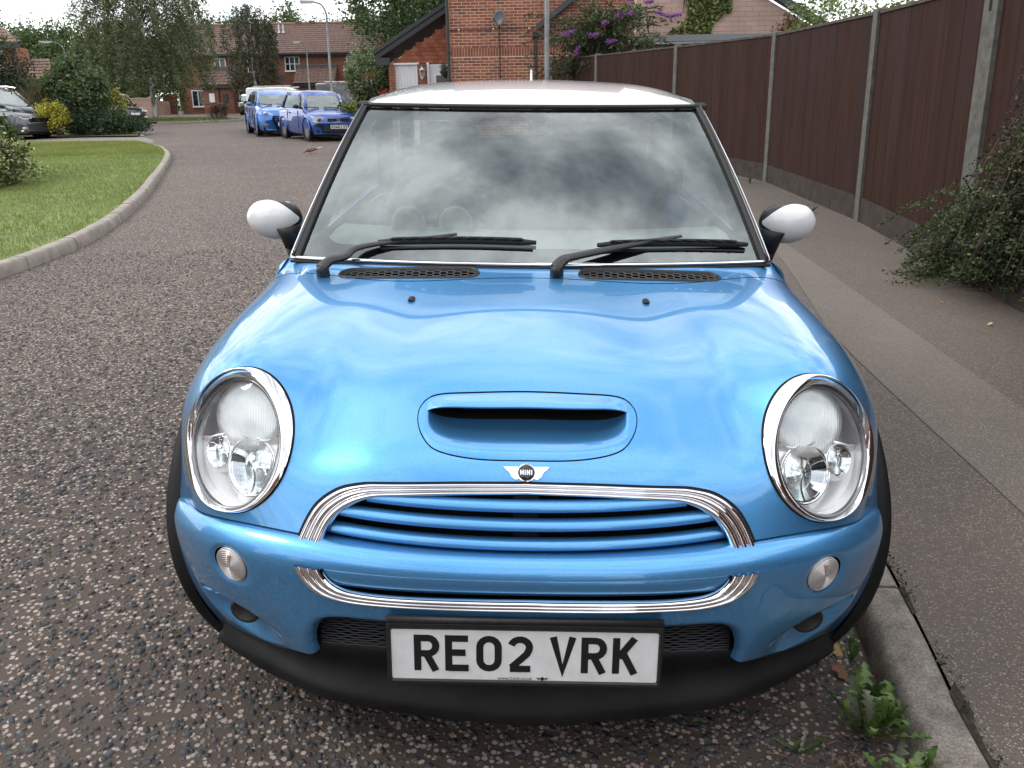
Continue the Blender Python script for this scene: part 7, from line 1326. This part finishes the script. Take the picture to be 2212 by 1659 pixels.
def straws(name, label, c, rad, n, seed, m_): r = np.random.default_rng(seed); m = MB(); [m.tube([p_ := np.array([r.normal(0, rad), r.normal(0, rad), r.uniform(.003, .018)]), p_ + (r.normal(0, .02), r.normal(0, .02), r.uniform(-.004, .006))], .0012, 3) for _ in range(n)]; o = m.obj(name, m_); o.location = on(*c, .004); return tag(o, label, None, None, 'stuff')
straws('grass_debris', 'dry grass and moss debris in the gutter', (.56, 1.44), .045, 190, 7, mat('straw', (.20, .14, .08), .9)); straws('grass_debris', 'dry straw under the big dandelion', (.72, 1.58), .05, 60, 8, mat('straw', (.20, .14, .08), .9))
def moss(x, y, r_, seed): pass
r = np.random.default_rng(71); yk = r.uniform(.6, 6.0, 900); C_ = np.stack([kerb_r_x(yk) + .138 + r.normal(0, .010, 900), yk, G(kerb_r_x(yk), yk) + .103 + r.uniform(0, .006, 900)], 1); ok = np.sin(yk * 9) + np.sin(yk * 4.3) > .1; tag(leaf_mesh('moss', C_[ok], .011, pick(r, int(ok.sum()), [(.04, .055, .018), (.055, .07, .02), (.03, .035, .015)]), r), 'moss in the joint behind the right kerb', None, None, 'stuff')

r = np.random.default_rng(301); C_ = np.concatenate([blob(r, 1500, (x, y, float(G(0, -25)) + 4.2), (3.6, 3, 4.4), 60, .5, .3)[0] for x, y in [(-34, -24), (-27, -32), (-19, -34), (-12, -38), (3, -33), (17, -30), (24, -26), (31, -22), (38, -14), (-38, -12), (19, -8), (24, 2)]]); tag(leaf_mesh('added_trees_behind', C_, .8, pick(r, len(C_), GRN_D), r), 'unseen belt of trees added behind the camera to darken the paintwork reflections', None, None, 'stuff')  # unseen tree belt, added so low reflections in the car paint turn dark
# ---------------------------------------------------------------- street furniture, bird, bins
M_GALV = noisy('galvanised_steel', (.11, .12, .125), (.17, .18, .185), 6, .55, metal=.2)
def lamp_post(label, x, y, h, arm, r0=.075, dirx=-1):
    e = tag(empty('street_lamp', (x, y, float(S(y)))), label, 'street lamp', 'street lamps along the road'); m = MB(); m.tube([(0, 0, -.2), (0, 0, 1.1), (0, 0, 1.15), (0, 0, h - .9)], [r0 * 1.25, r0 * 1.25, r0 * .85, r0 * .6], 12); m.tube(curve([(0, 0, h - .95), (0, 0, h - .5), (dirx * arm * .18, 0, h - .12), (dirx * arm * .5, 0, h)], 12), np.linspace(.6, .45, 12) * r0, 10); m.obj('column', M_GALV, e, smooth=True)
    m = MB(); m.prism([(0, -.06), (arm * .55, -.09), (arm * .6, 0), (arm * .55, .09), (0, .06)], (dirx * arm * .45, 0, h + .02), (dirx, 0, .03), (0, 1, 0), (0, 0, 1), -.05, .04); m.obj('lamp_head', mat('lamp_head_grey', (.32, .33, .34), .45), e); slab('lamp_lens', (dirx * arm * .75, 0, h - .045), (arm * .4, .12, .03), mat('lamp_diffuser', (.6, .6, .6), .3), e); return e
lamp_post('tall grey street lamp standing in front of the terrace porch', -9.5, 41.5, 5.35, 1.15); lamp_post('shorter grey street lamp left of the tall one by the terrace', -13.6, 53.5, 4.30, .75, .065); lamp_post('distant street lamp over the shrubs at the left', -33.0, 62.0, 5.1, 1.6, .07)
e = tag(empty('steel_column', (.36, 20.3, float(S(20.3)))), 'plain grey steel lamp column in front of the brick house', 'street lamp'); m = MB(); m.tube([(0, 0, -.2), (0, 0, 1.4), (0, 0, 1.45), (0, 0, 5.6)], [.075, .075, .062, .045], 14); m.obj('column', M_GALV, e, smooth=True); m = MB(); m.tube(curve([(0, 0, 5.55), (0, 0, 5.8), (-.25, -.1, 6.0), (-.8, -.3, 6.05)], 8), .04, 8); m.obj('bracket', M_GALV, e, smooth=True); m = MB(); m.box((-1.0, -.37, 6.06), (.6, .24, .12), .3, bev=.03); m.obj('lamp_head', mat('lamp_head_grey', (.32, .33, .34)), e); slab('access_door', (0, -.072, .7), (.09, .01, .5), M_GALV, e)
# wheelie bins
def bin_(label, x, y, z, k=1.0, lid=(.05, .13, .06)):
    e = tag(empty('wheelie_bin', (x, y, z)), label, 'bin', 'green wheelie bins'); m = MB(); m.add([(-.22, -.24, .06), (.22, -.24, .06), (.22, .24, .06), (-.22, .24, .06), (-.28, -.32, .95), (.28, -.32, .95), (.28, .32, .95), (-.28, .32, .95)], [(3, 2, 1, 0), (4, 5, 6, 7), (0, 1, 5, 4), (1, 2, 6, 5), (2, 3, 7, 6), (3, 0, 4, 7)]); m.obj('bin_body', mat('bin_green', (.075, .15, .07), .5), e); m = MB(); m.box((0, -.02, .985), (.60, .72, .07), bev=.03); m.tube([(-.25, .37, .95), (.25, .37, .95)], .02, 6); m.obj('lid', mat('bin_lid', lid, .5), e)
    for s in (-1, 1): m = MB(); m.lathe([(.001, .03), (.1, .03), (.1, -.03), (.001, -.03)], (s * .24, .25, .1), (0, 1, 0), (0, 0, 1), (1, 0, 0), 14); m.obj('wheel', M_RUBBER, e)
    e.scale = (k,) * 3; return e
bin_('green wheelie bin beside the white sign post at the terrace', -25.35, 68.0, float(S(68)) - .05, .8); bin_('green wheelie bin beside the dark green hatchback', -23.95, 66.9, float(S(66.9)) - .05, .8); bin_('wheelie bin with bright green lid behind the low hedge', -5.15, 28.4, float(S(28.4)) + .1, .95, (.04, .16, .06))
sg = tag(empty('sign_board', (-24.93, 67.8, float(S(67.8)))), 'blank white board on a white post before the terrace', 'sign'); slab('post', (0, 0, .7), (.07, .07, 1.5), M_UPVC, sg); slab('board', (0, -.05, 1.18), (.42, .04, .66), M_UPVC, sg); slab('post_cap', (0, 0, 1.47), (.10, .10, .04), M_UPVC, sg, bev=.01)
pn = tag(empty('planter_pot', (-26.9, 66.2, float(S(66.2)))), 'pale stone planter with plants by the terrace corner', 'planter'); m = MB(); m.lathe([(.16, 0), (.22, .25), (.24, .26), (.2, .27), (.001, .22)], (0, 0, 0), (1, 0, 0), (0, 1, 0), (0, 0, 1), 16); m.obj('pot', mat('pot_grey', (.42, .42, .44), .8), pn); r = np.random.default_rng(3); C_, k = blob(r, 160, (0, 0, .4), (.3, .3, .2), 12, .06, .2); leaf_mesh('foliage', C_, .12, pick(r, 160, GRN_M), r, pn)
hb = tag(empty('hanging_basket', (-2.36, HY + .1, HB + 2.06)), 'hanging basket of green leaves and pale flowers by the front door', 'hanging basket'); hb.location = (-2.46, GY - .35, GB + 1.86); m = MB(); m.lathe([(.001, -.16), (.09, -.13), (.15, -.04), (.16, 0), (.001, -.02)], (0, 0, 0), (1, 0, 0), (0, 1, 0), (0, 0, 1), 16); m.obj('basket', mat('basket_brown', (.04, .03, .025), .9), hb)
for k in range(3): m = MB(); a = k * 2.1; m.tube([(.15 * math.cos(a), .15 * math.sin(a), 0), (0, 0, .45)], .005, 3); m.obj('chain', M_FASC, hb)
C_, k = blob(r, 420, (0, 0, .06), (.18, .18, .10), 20, .04, .3); leaf_mesh('foliage', C_, .05, pick(r, 420, [(.05, .09, .03), (.08, .13, .05), (.45, .48, .42)], [.45, .4, .15]), r, hb)
# the pigeon pecking on the road
pg = tag(empty('pigeon', on(-5.28, 20.4)), 'brown pigeon with white tail pecking at the road', 'bird'); pg.rotation_euler = (0, 0, R(200))
prof = [(-.165, .115, .010, .02), (-.12, .112, .030, .030), (-.06, .105, .050, .045), (0, .10, .060, .055), (.06, .095, .055, .052), (.10, .080, .036, .036), (.125, .060, .024, .024), (.15, .042, .022, .022), (.168, .030, .015, .014), (.178, .024, .004, .004)]
V = []; n = 12
for x, z, ry, rz_ in prof: V += [(x, ry * math.cos(t), z + rz_ * math.sin(t)) for t in np.linspace(0, 2 * math.pi, n + 1)[:-1]]
F = [(i * n + k, i * n + (k + 1) % n, (i + 1) * n + (k + 1) % n, (i + 1) * n + k) for i in range(len(prof) - 1) for k in range(n)] + [tuple(range(n - 1, -1, -1)), tuple((len(prof) - 1) * n + k for k in range(n))]
PB_ = noisy('pigeon_brown', (.17, .085, .055), (.30, .17, .12), 25, .8, kind='obj'); obj('body', V, F, PB_, pg)
m = MB(); m.add([(-.13, -.03, .125), (-.13, .03, .125), (-.27, .05, .165), (-.27, -.05, .165), (-.13, -.03, .112), (-.13, .03, .112), (-.27, .05, .155), (-.27, -.05, .155)], [(0, 1, 2, 3), (7, 6, 5, 4), (0, 4, 5, 1), (1, 5, 6, 2), (2, 6, 7, 3), (3, 7, 4, 0)]); m.obj('tail', mat('feather_white', (.7, .69, .67), .8), pg)
m = MB(); m.lathe([(.006, 0), (.004, .012), (.0008, .024)], (.176, 0, .026), (0, 1, 0), (0, 0, 1), (.9, 0, -.4), 6); m.obj('beak', mat('beak', (.10, .07, .06), .5), pg)
for s in (-1, 1):
    m = MB(); m.tube([(.01, s * .022, .06), (.015, s * .024, .03), (.005, s * .025, .004)], [.009, .004, .004], 6)
    for a in (-.5, 0, .5): m.tube([(.005, s * .025, .004), (.035 * math.cos(a) + .005, s * .025 + .03 * math.sin(a), .002)], .0025, 4)
    m.obj('leg', mat('bird_leg', (.35, .12, .10), .6), pg); m = MB(); P = [(.07, s * .045, .13), (.02, s * .062, .135), (-.06, s * .055, .13), (-.16, s * .022, .128), (-.05, s * .05, .085), (.04, s * .06, .085)]; m.add(P + [np.array(k) + (0, s * .006, 0) for k in P], [(0, 1, 2, 3, 4, 5), (11, 10, 9, 8, 7, 6)] + [(k, (k + 1) % 6, 6 + (k + 1) % 6, 6 + k) for k in range(6)]); m.obj('wing', noisy('wing_brown', (.20, .12, .09), (.36, .26, .20), 30, .8, kind='obj'), pg)
